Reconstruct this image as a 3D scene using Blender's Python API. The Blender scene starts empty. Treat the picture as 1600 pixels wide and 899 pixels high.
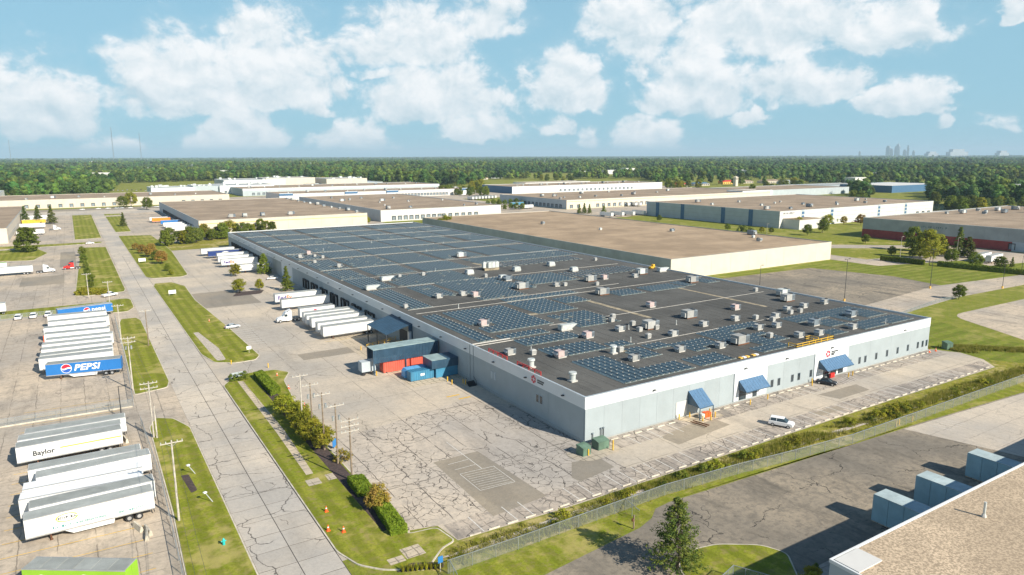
import bpy, bmesh, math, random
from mathutils import Vector, Matrix, noise
random.seed(11)
sc = bpy.context.scene
rad = math.radians

# ------------------------------------------------------------------ camera
CAM_H = 53.0
F = 1093.0
R3 = ((0.8472485, 0.1006875, -0.5215668), (-0.5311876, 0.1548599, -0.8329815), (-0.0031010, 0.9827922, 0.1846887))
cam_d = bpy.data.cameras.new('camera')
cam = bpy.data.objects.new('camera', cam_d)
sc.collection.objects.link(cam)
cam_d.sensor_width = 36.0
cam_d.lens = F / 1600.0 * 36.0
cam_d.clip_start = 1.0
cam_d.clip_end = 90000.0
cam.matrix_world = Matrix.Translation((0, 0, CAM_H)) @ Matrix(R3).to_4x4()
sc.camera = cam

# ------------------------------------------------------------------ exposure
sc.view_settings.view_transform = 'Standard'
sc.view_settings.look = 'None'
sc.view_settings.gamma = 1.0
sc.view_settings.use_curve_mapping = False
EXPO = 0.80
sc.view_settings.exposure = EXPO
sc.render.engine = 'CYCLES'
sc.cycles.use_denoising = True
sc.cycles.max_bounces = 6
sc.cycles.transparent_max_bounces = 12
sc.cycles.volume_bounces = 0
sc.cycles.sample_clamp_indirect = 6.0

# ------------------------------------------------------------------ sun
SUN_EL = 33.0
SDIR = Vector((0.31, -0.95, 0)).normalized()          # ground direction towards the sun
sun_d = bpy.data.lights.new('sun', 'SUN')
sun_d.energy = 4.4
sun_d.angle = rad(0.53)
sun_d.color = (1.0, 0.92, 0.79)
sun = bpy.data.objects.new('sun', sun_d)
sc.collection.objects.link(sun)
to_sun = Vector((SDIR.x * math.cos(rad(SUN_EL)), SDIR.y * math.cos(rad(SUN_EL)), math.sin(rad(SUN_EL))))
sun.rotation_euler = to_sun.to_track_quat('Z', 'Y').to_euler()
sun.location = (0, 0, 200)

# ------------------------------------------------------------------ world: sky with cumulus
SKY_S = 0.052
world = bpy.data.worlds.new('World')
sc.world = world
world.use_nodes = True
wt = world.node_tree
for n in list(wt.nodes):
    wt.nodes.remove(n)


class NT:
    """small helper to wire math nodes"""
    def __init__(s, t):
        s.t = t

    def node(s, kind, **kw):
        n = s.t.nodes.new(kind)
        for k, v in kw.items():
            setattr(n, k, v)
        return n

    def put(s, sock, v):
        if isinstance(v, bpy.types.NodeSocket):
            s.t.links.new(v, sock)
        else:
            sock.default_value = v

    def m(s, op, a, b=0.0, c=0.0, clamp=False):
        n = s.node('ShaderNodeMath', operation=op, use_clamp=clamp)
        s.put(n.inputs[0], a)
        s.put(n.inputs[1], b)
        s.put(n.inputs[2], c)
        return n.outputs[0]

    def step(s, v, lo, hi, a=0.0, b=1.0, smooth=True):
        n = s.node('ShaderNodeMapRange')
        n.interpolation_type = 'SMOOTHSTEP' if smooth else 'LINEAR'
        s.put(n.inputs['Value'], v)
        s.put(n.inputs['From Min'], lo)
        s.put(n.inputs['From Max'], hi)
        s.put(n.inputs['To Min'], a)
        s.put(n.inputs['To Max'], b)
        return n.outputs[0]

    def mix(s, f, a, b, mode='MIX'):
        n = s.node('ShaderNodeMix', data_type='RGBA', blend_type=mode)
        s.put(n.inputs[0], f)
        for i, v in ((6, a), (7, b)):
            if not isinstance(v, bpy.types.NodeSocket) and len(v) == 3:
                v = (*v, 1.0)
            s.put(n.inputs[i], v)
        return n.outputs[2]

    def noise(s, vec, scale, detail=3.0, rough=0.55, lac=2.0):
        n = s.node('ShaderNodeTexNoise')
        s.put(n.inputs['Vector'], vec)
        n.inputs['Scale'].default_value = scale
        n.inputs['Detail'].default_value = detail
        n.inputs['Roughness'].default_value = rough
        n.inputs['Lacunarity'].default_value = lac
        return n.outputs[0]

    def vmath(s, op, a, b=(0, 0, 0)):
        n = s.node('ShaderNodeVectorMath', operation=op)
        s.put(n.inputs[0], a)
        s.put(n.inputs[1], b)
        return n.outputs['Value'] if op in ('DOT_PRODUCT', 'LENGTH') else n.outputs[0]

    def scale(s, a, v):
        n = s.node('ShaderNodeMapping')
        s.put(n.inputs['Vector'], a)
        n.inputs['Scale'].default_value = v
        return n.outputs[0]


def pix_dir(px, py):
    v = Vector(((px - 800) / F, -(py - 449.5) / F, -1.0))
    return (Matrix(R3) @ v).normalized()


FWD = Vector((0.5215668, 0.8329815, 0)).normalized()
RGT = Vector((FWD.y, -FWD.x, 0))


def az_el(px, py):
    d = pix_dir(px, py)
    return math.degrees(math.atan2(d.dot(RGT), d.dot(FWD))), math.degrees(math.asin(d.z))


def build_world():
    k = NT(wt)
    tc = k.node('ShaderNodeTexCoord')
    d = tc.outputs['Generated']
    dr = k.vmath('DOT_PRODUCT', d, tuple(RGT))
    df = k.vmath('DOT_PRODUCT', d, tuple(FWD))
    sep = k.node('ShaderNodeSeparateXYZ')
    k.put(sep.inputs[0], d)
    dz = sep.outputs[2]
    az = k.m('MULTIPLY', k.m('ARCTAN2', dr, df), 57.29578)
    el = k.m('MULTIPLY', k.m('ARCSINE', dz), 57.29578)
    # the same cumulus field goes on all the way round the horizon
    azf = k.m('SUBTRACT', k.m('PINGPONG', k.m('ADD', az, 480.0 + 40.0), 80.0), 40.0)
    cmb = k.node('ShaderNodeCombineXYZ')
    k.put(cmb.inputs[0], az)
    k.put(cmb.inputs[1], k.m('MULTIPLY', el, 1.25))
    p = cmb.outputs[0]
    warp = k.node('ShaderNodeTexNoise')
    k.put(warp.inputs['Vector'], p)
    warp.inputs['Scale'].default_value = 0.16
    warp.inputs['Detail'].default_value = 4.0
    wv = k.vmath('SUBTRACT', warp.outputs['Color'], (0.5, 0.5, 0.5))
    ws = k.node('ShaderNodeVectorMath', operation='SCALE')
    k.put(ws.inputs[0], wv)
    ws.inputs['Scale'].default_value = 3.2
    p2 = k.vmath('ADD', p, ws.outputs[0])
    n1 = k.noise(p2, 0.33, 12.0, 0.60)
    n1b = k.noise(k.vmath('ADD', p2, (0.35, 0.95, 0)), 0.33, 8.0, 0.58)
    clouds = [  # px centre, base y, half width px, top y, weight
        (45, 205, 150, 75, 1.0), (300, 168, 165, 42, 1.0), (425, 160, 130, 8, 1.0), (480, 135, 70, 75, .8),
        (375, 236, 92, 160, .95), (160, 250, 70, 203, .9), (556, 240, 72, 180, .9), (640, 95, 125, -10, .85),
        (755, 50, 90, -40, .75), (680, 182, 150, 88, 1.0), (600, 120, 60, 100, .7), (752, 214, 85, 165, .9),
        (880, 165, 90, 66, .95), (872, 208, 38, 170, .85), (915, 225, 28, 198, .8), (985, 78, 95, -50, .85),
        (1200, 75, 220, -60, 1.05), (1400, 72, 120, -30, .95), (1080, 168, 115, 48, 1.0), (1255, 156, 125, 78, .85),
        (1415, 172, 88, 112, 1.0), (1015, 243, 80, 178, 1.0), (1163, 188, 24, 160, .8), (1470, 202, 26, 178, .62),
        (1566, 203, 28, 178, .65), (1595, 28, 60, -20, .8), (298, 246, 24, 234, .6), (500, 175, 40, 150, .5)]
    # clouds above the frame, so that the sky goes on
    extra = [(-22, 24, 9, 4), (14, 27, 10, 5), (-6, 46, 12, 6)]
    dens = None
    hgt = None
    wsep = k.node('ShaderNodeSeparateXYZ')
    w2 = k.node('ShaderNodeTexNoise')
    k.put(w2.inputs['Vector'], p)
    w2.inputs['Scale'].default_value = .38
    w2.inputs['Detail'].default_value = 6.0
    k.put(wsep.inputs[0], k.vmath('SUBTRACT', w2.outputs['Color'], (.5, .5, .5)))
    azf = k.m('ADD', azf, k.m('MULTIPLY', wsep.outputs[0], 6.0))
    ew = k.m('ADD', el, k.m('MULTIPLY', wsep.outputs[1], 2.2))
    params = []
    for (cx, by, hw, ty, w) in clouds:
        a0, e0 = az_el(cx, by)
        a1, _ = az_el(cx + hw, by)
        _, e1 = az_el(cx, ty)
        params.append((a0, e0, abs(a1 - a0) * .96, (e1 - e0) * 1.02, w))
    params += [(a, e, w, h, 0.9) for a, e, w, h in extra]
    for (a0, e0, w, h, wt_) in params:
        dx = k.m('MULTIPLY', k.m('SUBTRACT', azf, a0), 1.0 / w)
        dy = k.m('MULTIPLY', k.m('SUBTRACT', ew, e0 + 0.12 * h), 1.0 / h)
        t = k.m('MAXIMUM', dy, k.m('MULTIPLY', dy, -3.2))
        q = k.m('MULTIPLY_ADD', dx, dx, k.m('MULTIPLY', t, t))
        g = k.m('MULTIPLY', k.m('SUBTRACT', 1.0, q), wt_)
        g = k.m('MAXIMUM', g, -1.2)
        if dens is None:
            dens, hgt = g, k.m('MULTIPLY', k.m('MAXIMUM', g, 0.0), dy)
        else:
            dens = k.m('SMOOTH_MAX', dens, g, 0.12)
            hgt = k.m('ADD', hgt, k.m('MULTIPLY', k.m('MAXIMUM', g, 0.0), dy))
    body = k.m('ADD', dens, k.m('MULTIPLY', k.m('SUBTRACT', n1, 0.50), 2.3))
    mask = k.m('MULTIPLY', k.step(body, 0.06, 0.62), 0.96)
    # thin veil round the cumulus
    veil = k.m('MULTIPLY', k.step(k.m('ADD', dens, k.m('MULTIPLY', k.m('SUBTRACT', n1, 0.5), 1.6)), -0.25, 0.9), 0.30)
    mask = k.m('MAXIMUM', mask, veil)
    mask = k.m('MULTIPLY', mask, k.step(el, -0.2, 1.2))
    relief = k.m('MULTIPLY', k.m('SUBTRACT', n1, n1b), 2.6)
    lit = k.m('ADD', k.m('ADD', 0.46, relief), k.m('MULTIPLY', hgt, 0.75), clamp=True)
    sky = k.node('ShaderNodeTexSky', sky_type='NISHITA')
    sky.sun_disc = False
    sky.sun_elevation = rad(SUN_EL)
    sky.sun_rotation = math.atan2(SDIR.x, SDIR.y)
    sky.altitude = 200
    sky.air_density = 1.0
    sky.dust_density = 0.6
    sky.ozone_density = 1.6
    e = 2.0 ** EXPO * SKY_S
    white = tuple(c / e for c in (1.0, 1.01, 1.02))
    grey = tuple(c / e for c in (0.60, 0.735, 0.81))
    ccol = k.mix(lit, grey, white)
    skyc = k.mix(1.0, sky.outputs[0], (0.52, 0.94, 1.20), 'MULTIPLY')
    veilc = tuple(c / e for c in (0.355, 0.625, 0.765))                  # moist summer air low over the land
    skyc = k.mix(k.step(el, 6.0, 34.0, 0.85, 0.0), skyc, veilc)
    col = k.mix(mask, skyc, ccol)
    bg = k.node('ShaderNodeBackground')
    k.put(bg.inputs[0], col)
    bg.inputs[1].default_value = SKY_S
    out = k.node('ShaderNodeOutputWorld')
    wt.links.new(bg.outputs[0], out.inputs[0])


build_world()

# ------------------------------------------------------------------ helpers
COL = sc.collection


def P(px, py, z=0.0):
    """ground point (x, y) seen at a photograph pixel, at height z"""
    d = pix_dir(px, py)
    t = (z - CAM_H) / d.z
    return d.x * t, d.y * t


def tag(o, label=None, cat=None, group=None, kind=None):
    if label:
        o['label'] = label
    if cat:
        o['category'] = cat
    if group:
        o['group'] = group
    if kind:
        o['kind'] = kind
    return o


def empty(name, loc=(0, 0, 0), rz=0.0, label=None, cat=None, group=None):
    o = bpy.data.objects.new(name, None)
    o.empty_display_size = 0.5
    COL.objects.link(o)
    o.location = loc
    o.rotation_euler = (0, 0, rz)
    return tag(o, label, cat, group)


class MB:
    """collects faces; build() links them as one mesh object"""
    def __init__(s):
        s.v, s.f, s.mi = [], [], []

    def add(s, vs, fs, mi=0):
        b = len(s.v)
        s.v += [tuple(v) for v in vs]
        s.f += [tuple(i + b for i in f) for f in fs]
        s.mi += [mi] * len(fs)
        return s

    def box(s, x0, x1, y0, y1, z0, z1, mi=0, skip=''):
        vs = [(x0, y0, z0), (x1, y0, z0), (x1, y1, z0), (x0, y1, z0), (x0, y0, z1), (x1, y0, z1), (x1, y1, z1), (x0, y1, z1)]
        fs = {'b': (0, 3, 2, 1), 't': (4, 5, 6, 7), 's': (0, 1, 5, 4), 'e': (1, 2, 6, 5), 'n': (2, 3, 7, 6), 'w': (3, 0, 4, 7)}
        return s.add(vs, [f for k, f in fs.items() if k not in skip], mi)

    def bar(s, a, b, w, mi=0):
        """square bar from a to b"""
        a, b = Vector(a), Vector(b)
        d = (b - a).normalized()
        u = d.cross(Vector((0, 0, 1)))
        if u.length < 1e-3:
            u = Vector((1, 0, 0))
        u.normalize()
        v = d.cross(u)
        h = w / 2
        vs = [p + u * (h * i) + v * (h * j) for p in (a, b) for i, j in ((-1, -1), (1, -1), (1, 1), (-1, 1))]
        return s.add(vs, [(0, 1, 2, 3), (7, 6, 5, 4), (0, 4, 5, 1), (1, 5, 6, 2), (2, 6, 7, 3), (3, 7, 4, 0)], mi)

    def cyl(s, a, b, r0, r1=None, n=10, mi=0):
        r1 = r0 if r1 is None else r1
        a, b = Vector(a), Vector(b)
        d = (b - a).normalized()
        u = d.cross(Vector((0, 0, 1)))
        if u.length < 1e-3:
            u = Vector((1, 0, 0))
        u.normalize()
        v = d.cross(u)
        vs = []
        for p, r in ((a, r0), (b, r1)):
            vs += [p + u * (r * math.cos(2 * math.pi * i / n)) + v * (r * math.sin(2 * math.pi * i / n)) for i in range(n)]
        fs = [(i, (i + 1) % n, n + (i + 1) % n, n + i) for i in range(n)]
        fs += [tuple(range(n - 1, -1, -1)), tuple(range(n, 2 * n))]
        return s.add(vs, fs, mi)

    def prism(s, poly, z0, z1, mi=0, bottom=False):
        n = len(poly)
        vs = [(x, y, z0) for x, y in poly] + [(x, y, z1) for x, y in poly]
        fs = [tuple(range(n, 2 * n))]
        if bottom:
            fs.append(tuple(range(n - 1, -1, -1)))
        fs += [(i, (i + 1) % n, n + (i + 1) % n, n + i) for i in range(n)]
        return s.add(vs, fs, mi)

    def xprism(s, prof, y0, y1, mi=0):
        """profile of (x, z) swept along y"""
        n = len(prof)
        vs = [(x, y0, z) for x, z in prof] + [(x, y1, z) for x, z in prof]
        fs = [tuple(range(n)), tuple(range(2 * n - 1, n - 1, -1))]
        fs += [(i, n + i, n + (i + 1) % n, (i + 1) % n) for i in range(n)]
        return s.add(vs, fs, mi)

    def sheet(s, poly, z, mi=0):
        return s.add([(x, y, z) for x, y in poly], [tuple(range(len(poly)))], mi)

    def mesh(s, name, mats, smooth=False):
        me = bpy.data.meshes.new(name)
        me.from_pydata(s.v, [], s.f)
        if not isinstance(mats, (list, tuple)):
            mats = [mats]
        for m in mats:
            me.materials.append(m)
        if len(mats) > 1:
            me.polygons.foreach_set('material_index', s.mi)
        if smooth:
            me.polygons.foreach_set('use_smooth', [True] * len(s.f))
        me.update()
        return me

    def build(s, name, mats, parent=None, loc=(0, 0, 0), rz=0.0, smooth=False, fix=False):
        me = s.mesh(name, mats, smooth)
        if fix:
            bm = bmesh.new()
            bm.from_mesh(me)
            bmesh.ops.recalc_face_normals(bm, faces=bm.faces)
            bm.to_mesh(me)
            bm.free()
        return put(name, me, parent, loc, rz)


def put(name, me, parent=None, loc=(0, 0, 0), rz=0.0, mat=None, scale=None):
    o = bpy.data.objects.new(name, me)
    COL.objects.link(o)
    if parent is not None:
        o.parent = parent
    o.location = loc
    o.rotation_euler = rz if isinstance(rz, tuple) else (0, 0, rz)
    if scale is not None:
        o.scale = scale if isinstance(scale, tuple) else (scale,) * 3
    if mat is not None:
        o.material_slots[0].link = 'OBJECT'
        o.material_slots[0].material = mat
    return o


def struct(o):
    o['kind'] = 'structure'
    return o


def round_poly(pts, r, n=5):
    out = []
    N = len(pts)
    for i in range(N):
        p, a, b = Vector(pts[i]), Vector(pts[i - 1]), Vector(pts[(i + 1) % N])
        da, db = (a - p), (b - p)
        rr = min(r, da.length * .45, db.length * .45)
        s, e = p + da.normalized() * rr, p + db.normalized() * rr
        for k in range(n + 1):
            t = k / n
            q = s.lerp(p, t).lerp(p.lerp(e, t), t)
            out.append((q.x, q.y))
    return out


def area2(p):
    return sum(p[i - 1][0] * p[i][1] - p[i][0] * p[i - 1][1] for i in range(len(p)))


def ccw(p):
    return list(p) if area2(p) > 0 else list(reversed(p))


def inset(poly, d):
    poly = ccw(poly)
    out = []
    N = len(poly)
    for i in range(N):
        p, a, b = Vector(poly[i]), Vector(poly[i - 1]), Vector(poly[(i + 1) % N])
        e1, e2 = (p - a), (b - p)
        if e1.length < 1e-6 or e2.length < 1e-6:
            out.append(tuple(p))
            continue
        e1.normalize()
        e2.normalize()
        n1, n2 = Vector((-e1.y, e1.x)), Vector((-e2.y, e2.x))
        m = (n1 + n2)
        m = m / max(m.length_squared / 2, .25)
        q = p + m * d
        out.append((q.x, q.y))
    return out


def pix_poly(pts, z=0.0):
    return [P(x, y, z) for x, y in pts]


def text_mesh(body, size, mat, shear=0.0, bold=0.0, sx=1.0):
    """flat lettering as a mesh in the xz plane facing -y, starting at x = 0"""
    cu = bpy.data.curves.new('lettering', 'FONT')
    cu.body = body
    cu.size = size
    cu.shear = shear
    cu.offset = bold
    cu.resolution_u = 2
    ob = bpy.data.objects.new('lettering', cu)
    COL.objects.link(ob)
    dg = bpy.context.evaluated_depsgraph_get()
    me = bpy.data.meshes.new_from_object(ob.evaluated_get(dg))
    bpy.data.objects.remove(ob)
    bpy.data.curves.remove(cu)
    me.transform(Matrix.Scale(sx, 4, (1, 0, 0)))
    me.transform(Matrix.Rotation(math.pi / 2, 4, 'X'))
    me.materials.clear()
    me.materials.append(mat)
    return me


# ------------------------------------------------------------------ materials
def new_mat(name):
    m = bpy.data.materials.new(name)
    m.use_nodes = True
    t = m.node_tree
    b = t.nodes['Principled BSDF']
    return m, NT(t), b


def rgb(c):
    return (c[0], c[1], c[2], 1.0)


def pos(k):
    return k.node('ShaderNodeNewGeometry').outputs['Position']


def plain(name, col, rough=0.6, metal=0.0, var=0.10, scale=0.6, obj_var=0.0, spec=0.5, dirt=0.0, dirtcol=(.12, .10, .08)):
    """painted or bare surface with slight mottling and dirt"""
    m, k, b = new_mat(name)
    p = pos(k)
    n = k.noise(p, scale, 5.0, 0.6)
    c = k.mix(k.step(n, .3, .7), tuple(x * (1 - var) for x in col), tuple(min(1, x * (1 + var)) for x in col))
    if dirt:
        n2 = k.noise(k.scale(p, (1, 1, .25)), scale * 2.3, 4.0, .7)
        c = k.mix(k.m('MULTIPLY', k.step(n2, .48, .8), dirt), c, dirtcol)
    if obj_var:
        oi = k.node('ShaderNodeObjectInfo').outputs['Random']
        hsv = k.node('ShaderNodeHueSaturation')
        k.put(hsv.inputs['Color'], c)
        k.put(hsv.inputs['Value'], k.step(oi, 0, 1, 1 - obj_var, 1 + obj_var, False))
        c = hsv.outputs[0]
    k.put(b.inputs['Base Color'], c)
    b.inputs['Roughness'].default_value = rough
    b.inputs['Metallic'].default_value = metal
    b.inputs['Specular IOR Level'].default_value = spec
    return m


def paving(name, base, warm=(1.08, 1.0, .88), crack=1.0, cell=0.11, fine=0.32, joints=None, stain=0.5, rough=.9, obj_var=0.0, patch=.16, dark=(.05, .045, .04), fine_lo=.52, mottle=.35, jw=.62, wob=5.5, zoned=True):
    """weathered concrete / asphalt: mottling, wandering cracks, crazed areas, joints and stains"""
    m, k, b = new_mat(name)
    p = pos(k)
    nl = k.noise(p, 0.035, 4.0, .6)
    nm = k.noise(p, 0.28, 5.0, .65)
    nf = k.noise(p, 3.0, 4.0, .7)
    c = k.mix(k.step(nl, .32, .68), tuple(x * (1 - patch) for x in base), tuple(min(1, x * (1 + patch) * w) for x, w in zip(base, warm)))
    c = k.mix(k.m('MULTIPLY', k.step(nm, .42, .64), mottle), c, tuple(x * .55 for x in base))
    n5 = k.noise(p, .95, 6.0, .72)
    c = k.mix(k.m('MULTIPLY', k.step(n5, .46, .62), mottle), c, tuple(x * .5 for x in base))
    c = k.mix(k.m('MULTIPLY', k.step(nf, .38, .66), .22), c, tuple(x * .5 for x in base))
    if stain:
        st = k.noise(k.scale(p, (1.0, .22, 1)), .16, 6.0, .68)
        c = k.mix(k.m('MULTIPLY', k.step(st, .50, .68), stain), c, tuple(x * .42 for x in base))
        sp = k.noise(p, .9, 3.0, .5)
        c = k.mix(k.m('MULTIPLY', k.step(sp, .64, .72), stain * .7), c, tuple(x * .35 for x in base))
    # wandering cracks
    w1 = k.node('ShaderNodeTexNoise')
    k.put(w1.inputs['Vector'], p)
    w1.inputs['Scale'].default_value = .35
    w1.inputs['Detail'].default_value = 5.0
    s1 = k.node('ShaderNodeVectorMath', operation='SCALE')
    k.put(s1.inputs[0], k.vmath('SUBTRACT', w1.outputs['Color'], (.5, .5, .5)))
    s1.inputs['Scale'].default_value = wob
    pw = k.vmath('ADD', p, s1.outputs[0])
    pw = k.vmath('MULTIPLY', pw, (1, 1, 0))

    def vor(scale):
        v = k.node('ShaderNodeTexVoronoi', feature='DISTANCE_TO_EDGE', voronoi_dimensions='2D')
        k.put(v.inputs['Vector'], pw)
        v.inputs['Scale'].default_value = scale
        return v.outputs['Distance']
    d1 = k.m('DIVIDE', vor(cell), cell)            # metres to the crack
    d2 = k.m('DIVIDE', vor(fine), fine)
    wd = k.noise(p, .16, 4.0)
    l1 = k.m('MULTIPLY', k.step(d1, .025, .125, 1, 0), k.step(wd, .41, .51))
    l2 = k.m('MULTIPLY', k.step(d2, .015, .09, 1, 0), k.step(k.noise(p, .05, 3.0), fine_lo, fine_lo + .07))
    zone = 1.0 if not zoned else k.step(k.noise(k.vmath('ADD', p, (37.0, 11.0, 0)), .022, 2.0), .40, .56, .12, 1.0)
    cr = k.m('MULTIPLY', k.m('MULTIPLY', k.m('MAXIMUM', l1, l2), zone), .80 * crack, clamp=True)
    if joints:
        sp = k.node('ShaderNodeSeparateXYZ')
        k.put(sp.inputs[0], k.vmath('ADD', p, k.vmath('MULTIPLY', k.vmath('SUBTRACT', w1.outputs['Color'], (.5, .5, .5)), (.7, .7, 0))))
        jx = k.m('PINGPONG', k.m('ADD', sp.outputs[0], 1000.0), joints[0] / 2)
        jy = k.m('PINGPONG', k.m('ADD', sp.outputs[1], 1000.0), joints[1] / 2)
        j = k.m('MAXIMUM', k.step(jx, .03, .12, 1, 0), k.step(jy, .03, .12, 1, 0))
        j = k.m('MULTIPLY', j, k.m('MULTIPLY', k.step(k.noise(p, .22, 4.0), .34, .54), jw))
        cr = k.m('MAXIMUM', cr, j)
    c = k.mix(cr, c, dark)
    if obj_var:
        oi = k.node('ShaderNodeObjectInfo').outputs['Random']
        hsv = k.node('ShaderNodeHueSaturation')
        k.put(hsv.inputs['Color'], c)
        k.put(hsv.inputs['Value'], k.step(oi, 0, 1, 1 - obj_var, 1 + obj_var, False))
        c = hsv.outputs[0]
    k.put(b.inputs['Base Color'], c)
    b.inputs['Roughness'].default_value = rough
    b.inputs['Specular IOR Level'].default_value = .25
    bp = k.node('ShaderNodeBump')
    bp.inputs['Strength'].default_value = .35
    bp.inputs['Distance'].default_value = .05
    k.put(bp.inputs['Height'], k.m('SUBTRACT', nf, k.m('MULTIPLY', cr, 2.0)))
    k.t.links.new(bp.outputs[0], b.inputs['Normal'])
    return m


def grass_mat(name, a, c2, dry, stripe=None, dry_amt=.5, scale=.25):
    m, k, b = new_mat(name)
    p = pos(k)
    n1 = k.noise(p, scale, 5.0, .65)
    n2 = k.noise(p, 2.4, 4.0, .75)
    n3 = k.noise(p, .06, 4.0, .6)
    c = k.mix(k.step(n1, .35, .68), a, c2)
    c = k.mix(k.m('MULTIPLY', k.step(n2, .42, .62), .42), c, tuple(x * .42 for x in a))
    n4 = k.noise(p, .8, 5.0, .7)
    c = k.mix(k.m('MULTIPLY', k.step(n4, .49, .62), .7), c, tuple(x * .62 for x in dry))
    if stripe:
        sp = k.node('ShaderNodeSeparateXYZ')
        k.put(sp.inputs[0], p)
        w = k.m('PINGPONG', k.m('ADD', k.m('ADD', sp.outputs[stripe[0]], 500.0), k.m('MULTIPLY', n1, .6)), stripe[1])
        c = k.mix(k.m('MULTIPLY', k.step(w, stripe[1] * .35, stripe[1] * .65), .42), c, tuple(x * .55 for x in a))
    c = k.mix(k.m('MULTIPLY', k.step(k.m('ADD', n3, k.m('MULTIPLY', k.m('SUBTRACT', n1, .5), .5)), .52, .66), dry_amt), c, dry)
    k.put(b.inputs['Base Color'], c)
    b.inputs['Roughness'].default_value = .95
    b.inputs['Specular IOR Level'].default_value = .1
    bp = k.node('ShaderNodeBump')
    bp.inputs['Strength'].default_value = .6
    bp.inputs['Distance'].default_value = .12
    k.put(bp.inputs['Height'], n2)
    k.t.links.new(bp.outputs[0], b.inputs['Normal'])
    return m


def leaf_mat(name, a, c2, hue=.014, val=.28, trans=.25, patch=0.0):
    m, k, b = new_mat(name)
    p = pos(k)
    n = k.noise(p, .9, 3.0, .6)
    c = k.mix(k.step(n, .35, .65), a, c2)
    if patch:                                                  # stands of differing kinds, with cloud shadow painted in as darker patches
        pn = k.noise(p, patch, 3.0, .6)
        c = k.mix(k.step(pn, .42, .62), k.mix(1.0, c, (.6, .78, .85), 'MULTIPLY'), k.mix(1.0, c, (1.28, 1.2, .9), 'MULTIPLY'))
    oi = k.node('ShaderNodeObjectInfo').outputs['Random']
    hsv = k.node('ShaderNodeHueSaturation')
    k.put(hsv.inputs['Color'], c)
    k.put(hsv.inputs['Hue'], k.step(oi, 0, 1, .5 - hue, .5 + hue * .6, False))
    k.put(hsv.inputs['Value'], k.step(k.m('FRACT', k.m('MULTIPLY', oi, 7.31)), 0, 1, 1 - val, 1 + val, False))
    k.put(b.inputs['Base Color'], hsv.outputs[0])
    b.inputs['Roughness'].default_value = .75
    b.inputs['Specular IOR Level'].default_value = .2
    tr = k.node('ShaderNodeBsdfTranslucent')
    k.put(tr.inputs[0], hsv.outputs[0])
    ms = k.node('ShaderNodeMixShader')
    ms.inputs[0].default_value = trans
    k.t.links.new(b.outputs[0], ms.inputs[1])
    k.t.links.new(tr.outputs[0], ms.inputs[2])
    k.t.links.new(ms.outputs[0], k.t.nodes['Material Output'].inputs[0])
    return m


def striped_roof(name, base, seam, axis=0, period=3.0, amount=.5, seam_w=.12, streak=.4, gritty=.3):
    """membrane or gravel roofing with faint seams, ponding marks and grit"""
    m, k, b = new_mat(name)
    p = pos(k)
    sp = k.node('ShaderNodeSeparateXYZ')
    k.put(sp.inputs[0], p)
    nl = k.noise(p, .05, 5.0, .65)
    c = k.mix(k.step(nl, .35, .66), tuple(x * .82 for x in base), tuple(x * 1.2 for x in base))
    st = k.noise(k.scale(p, (1, .06, 1) if axis == 0 else (.06, 1, 1)), .5, 5.0, .7)
    c = k.mix(k.m('MULTIPLY', k.step(st, .5, .75), streak), c, tuple(x * .5 for x in base))
    g = k.noise(p, 3.4, 3.0, .8)
    c = k.mix(k.m('MULTIPLY', k.step(g, .42, .58), gritty), c, tuple(x * .45 for x in base))
    if amount:
        w = k.m('PINGPONG', k.m('ADD', sp.outputs[axis], 600.0), period / 2)
        s = k.m('MULTIPLY', k.step(w, seam_w * .4, seam_w, 1, 0), k.m('MULTIPLY', k.step(k.noise(p, .3, 3.0), .35, .6), amount))
        c = k.mix(s, c, seam)
    k.put(b.inputs['Base Color'], c)
    b.inputs['Roughness'].default_value = .9
    b.inputs['Specular IOR Level'].default_value = .2
    bp = k.node('ShaderNodeBump')
    bp.inputs['Strength'].default_value = .3
    bp.inputs['Distance'].default_value = .05
    k.put(bp.inputs['Height'], g)
    k.t.links.new(bp.outputs[0], b.inputs['Normal'])
    return m


MT = {}
MT['conc_lot'] = paving('concrete_lot', (.51, .46, .395), cell=.05, fine=.3, joints=(9.4, 14.1), stain=.32, crack=.75, fine_lo=.56, mottle=.24, jw=.5, wob=3.0)
MT['conc_worn'] = paving('concrete_crazed', (.50, .455, .405), cell=.085, fine=.46, joints=(4.7, 28.2), stain=.5, crack=1.15, fine_lo=.465, mottle=.3, jw=.85, wob=4.6, zoned=False)
MT['conc_stall'] = paving('concrete_stalls', (.47, .42, .37), cell=.16, fine=.5, joints=(2.9, 40.0), stain=.95, crack=1.0, fine_lo=.46, mottle=.6, jw=.7, wob=2.0, zoned=False)
MT['conc_yard'] = paving('concrete_yard', (.50, .44, .37), cell=.05, fine=.22, joints=(4.6, 4.6), stain=.55, crack=.8, fine_lo=.56, mottle=.35, jw=.5)
MT['conc_slab'] = paving('concrete_slab', (.50, .465, .42), cell=.12, fine=.3, stain=.22, crack=1.0, obj_var=.06, fine_lo=.58, mottle=.18, wob=3.0)
MT['conc_clean'] = paving('concrete_clean', (.50, .46, .41), cell=.05, fine=.2, stain=.25, crack=.5, joints=(5.0, 5.0), jw=.35, mottle=.18)
MT['conc_walk'] = paving('concrete_walk', (.52, .46, .37), cell=.1, fine=.5, stain=.25, crack=.3, joints=(1.5, 1.5), mottle=.2)
MT['asphalt'] = paving('asphalt_worn', (.295, .262, .215), cell=.065, fine=.16, stain=.9, crack=1.3, patch=.3, fine_lo=.62, mottle=.6, zoned=False)
MT['asphalt_patch'] = paving('asphalt_patch', (.31, .28, .235), cell=.05, fine=.2, stain=.25, crack=.25, mottle=.2)
MT['asphalt_dark'] = paving('asphalt_dark', (.10, .10, .10), cell=.05, fine=.2, stain=.4, crack=.4)
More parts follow.
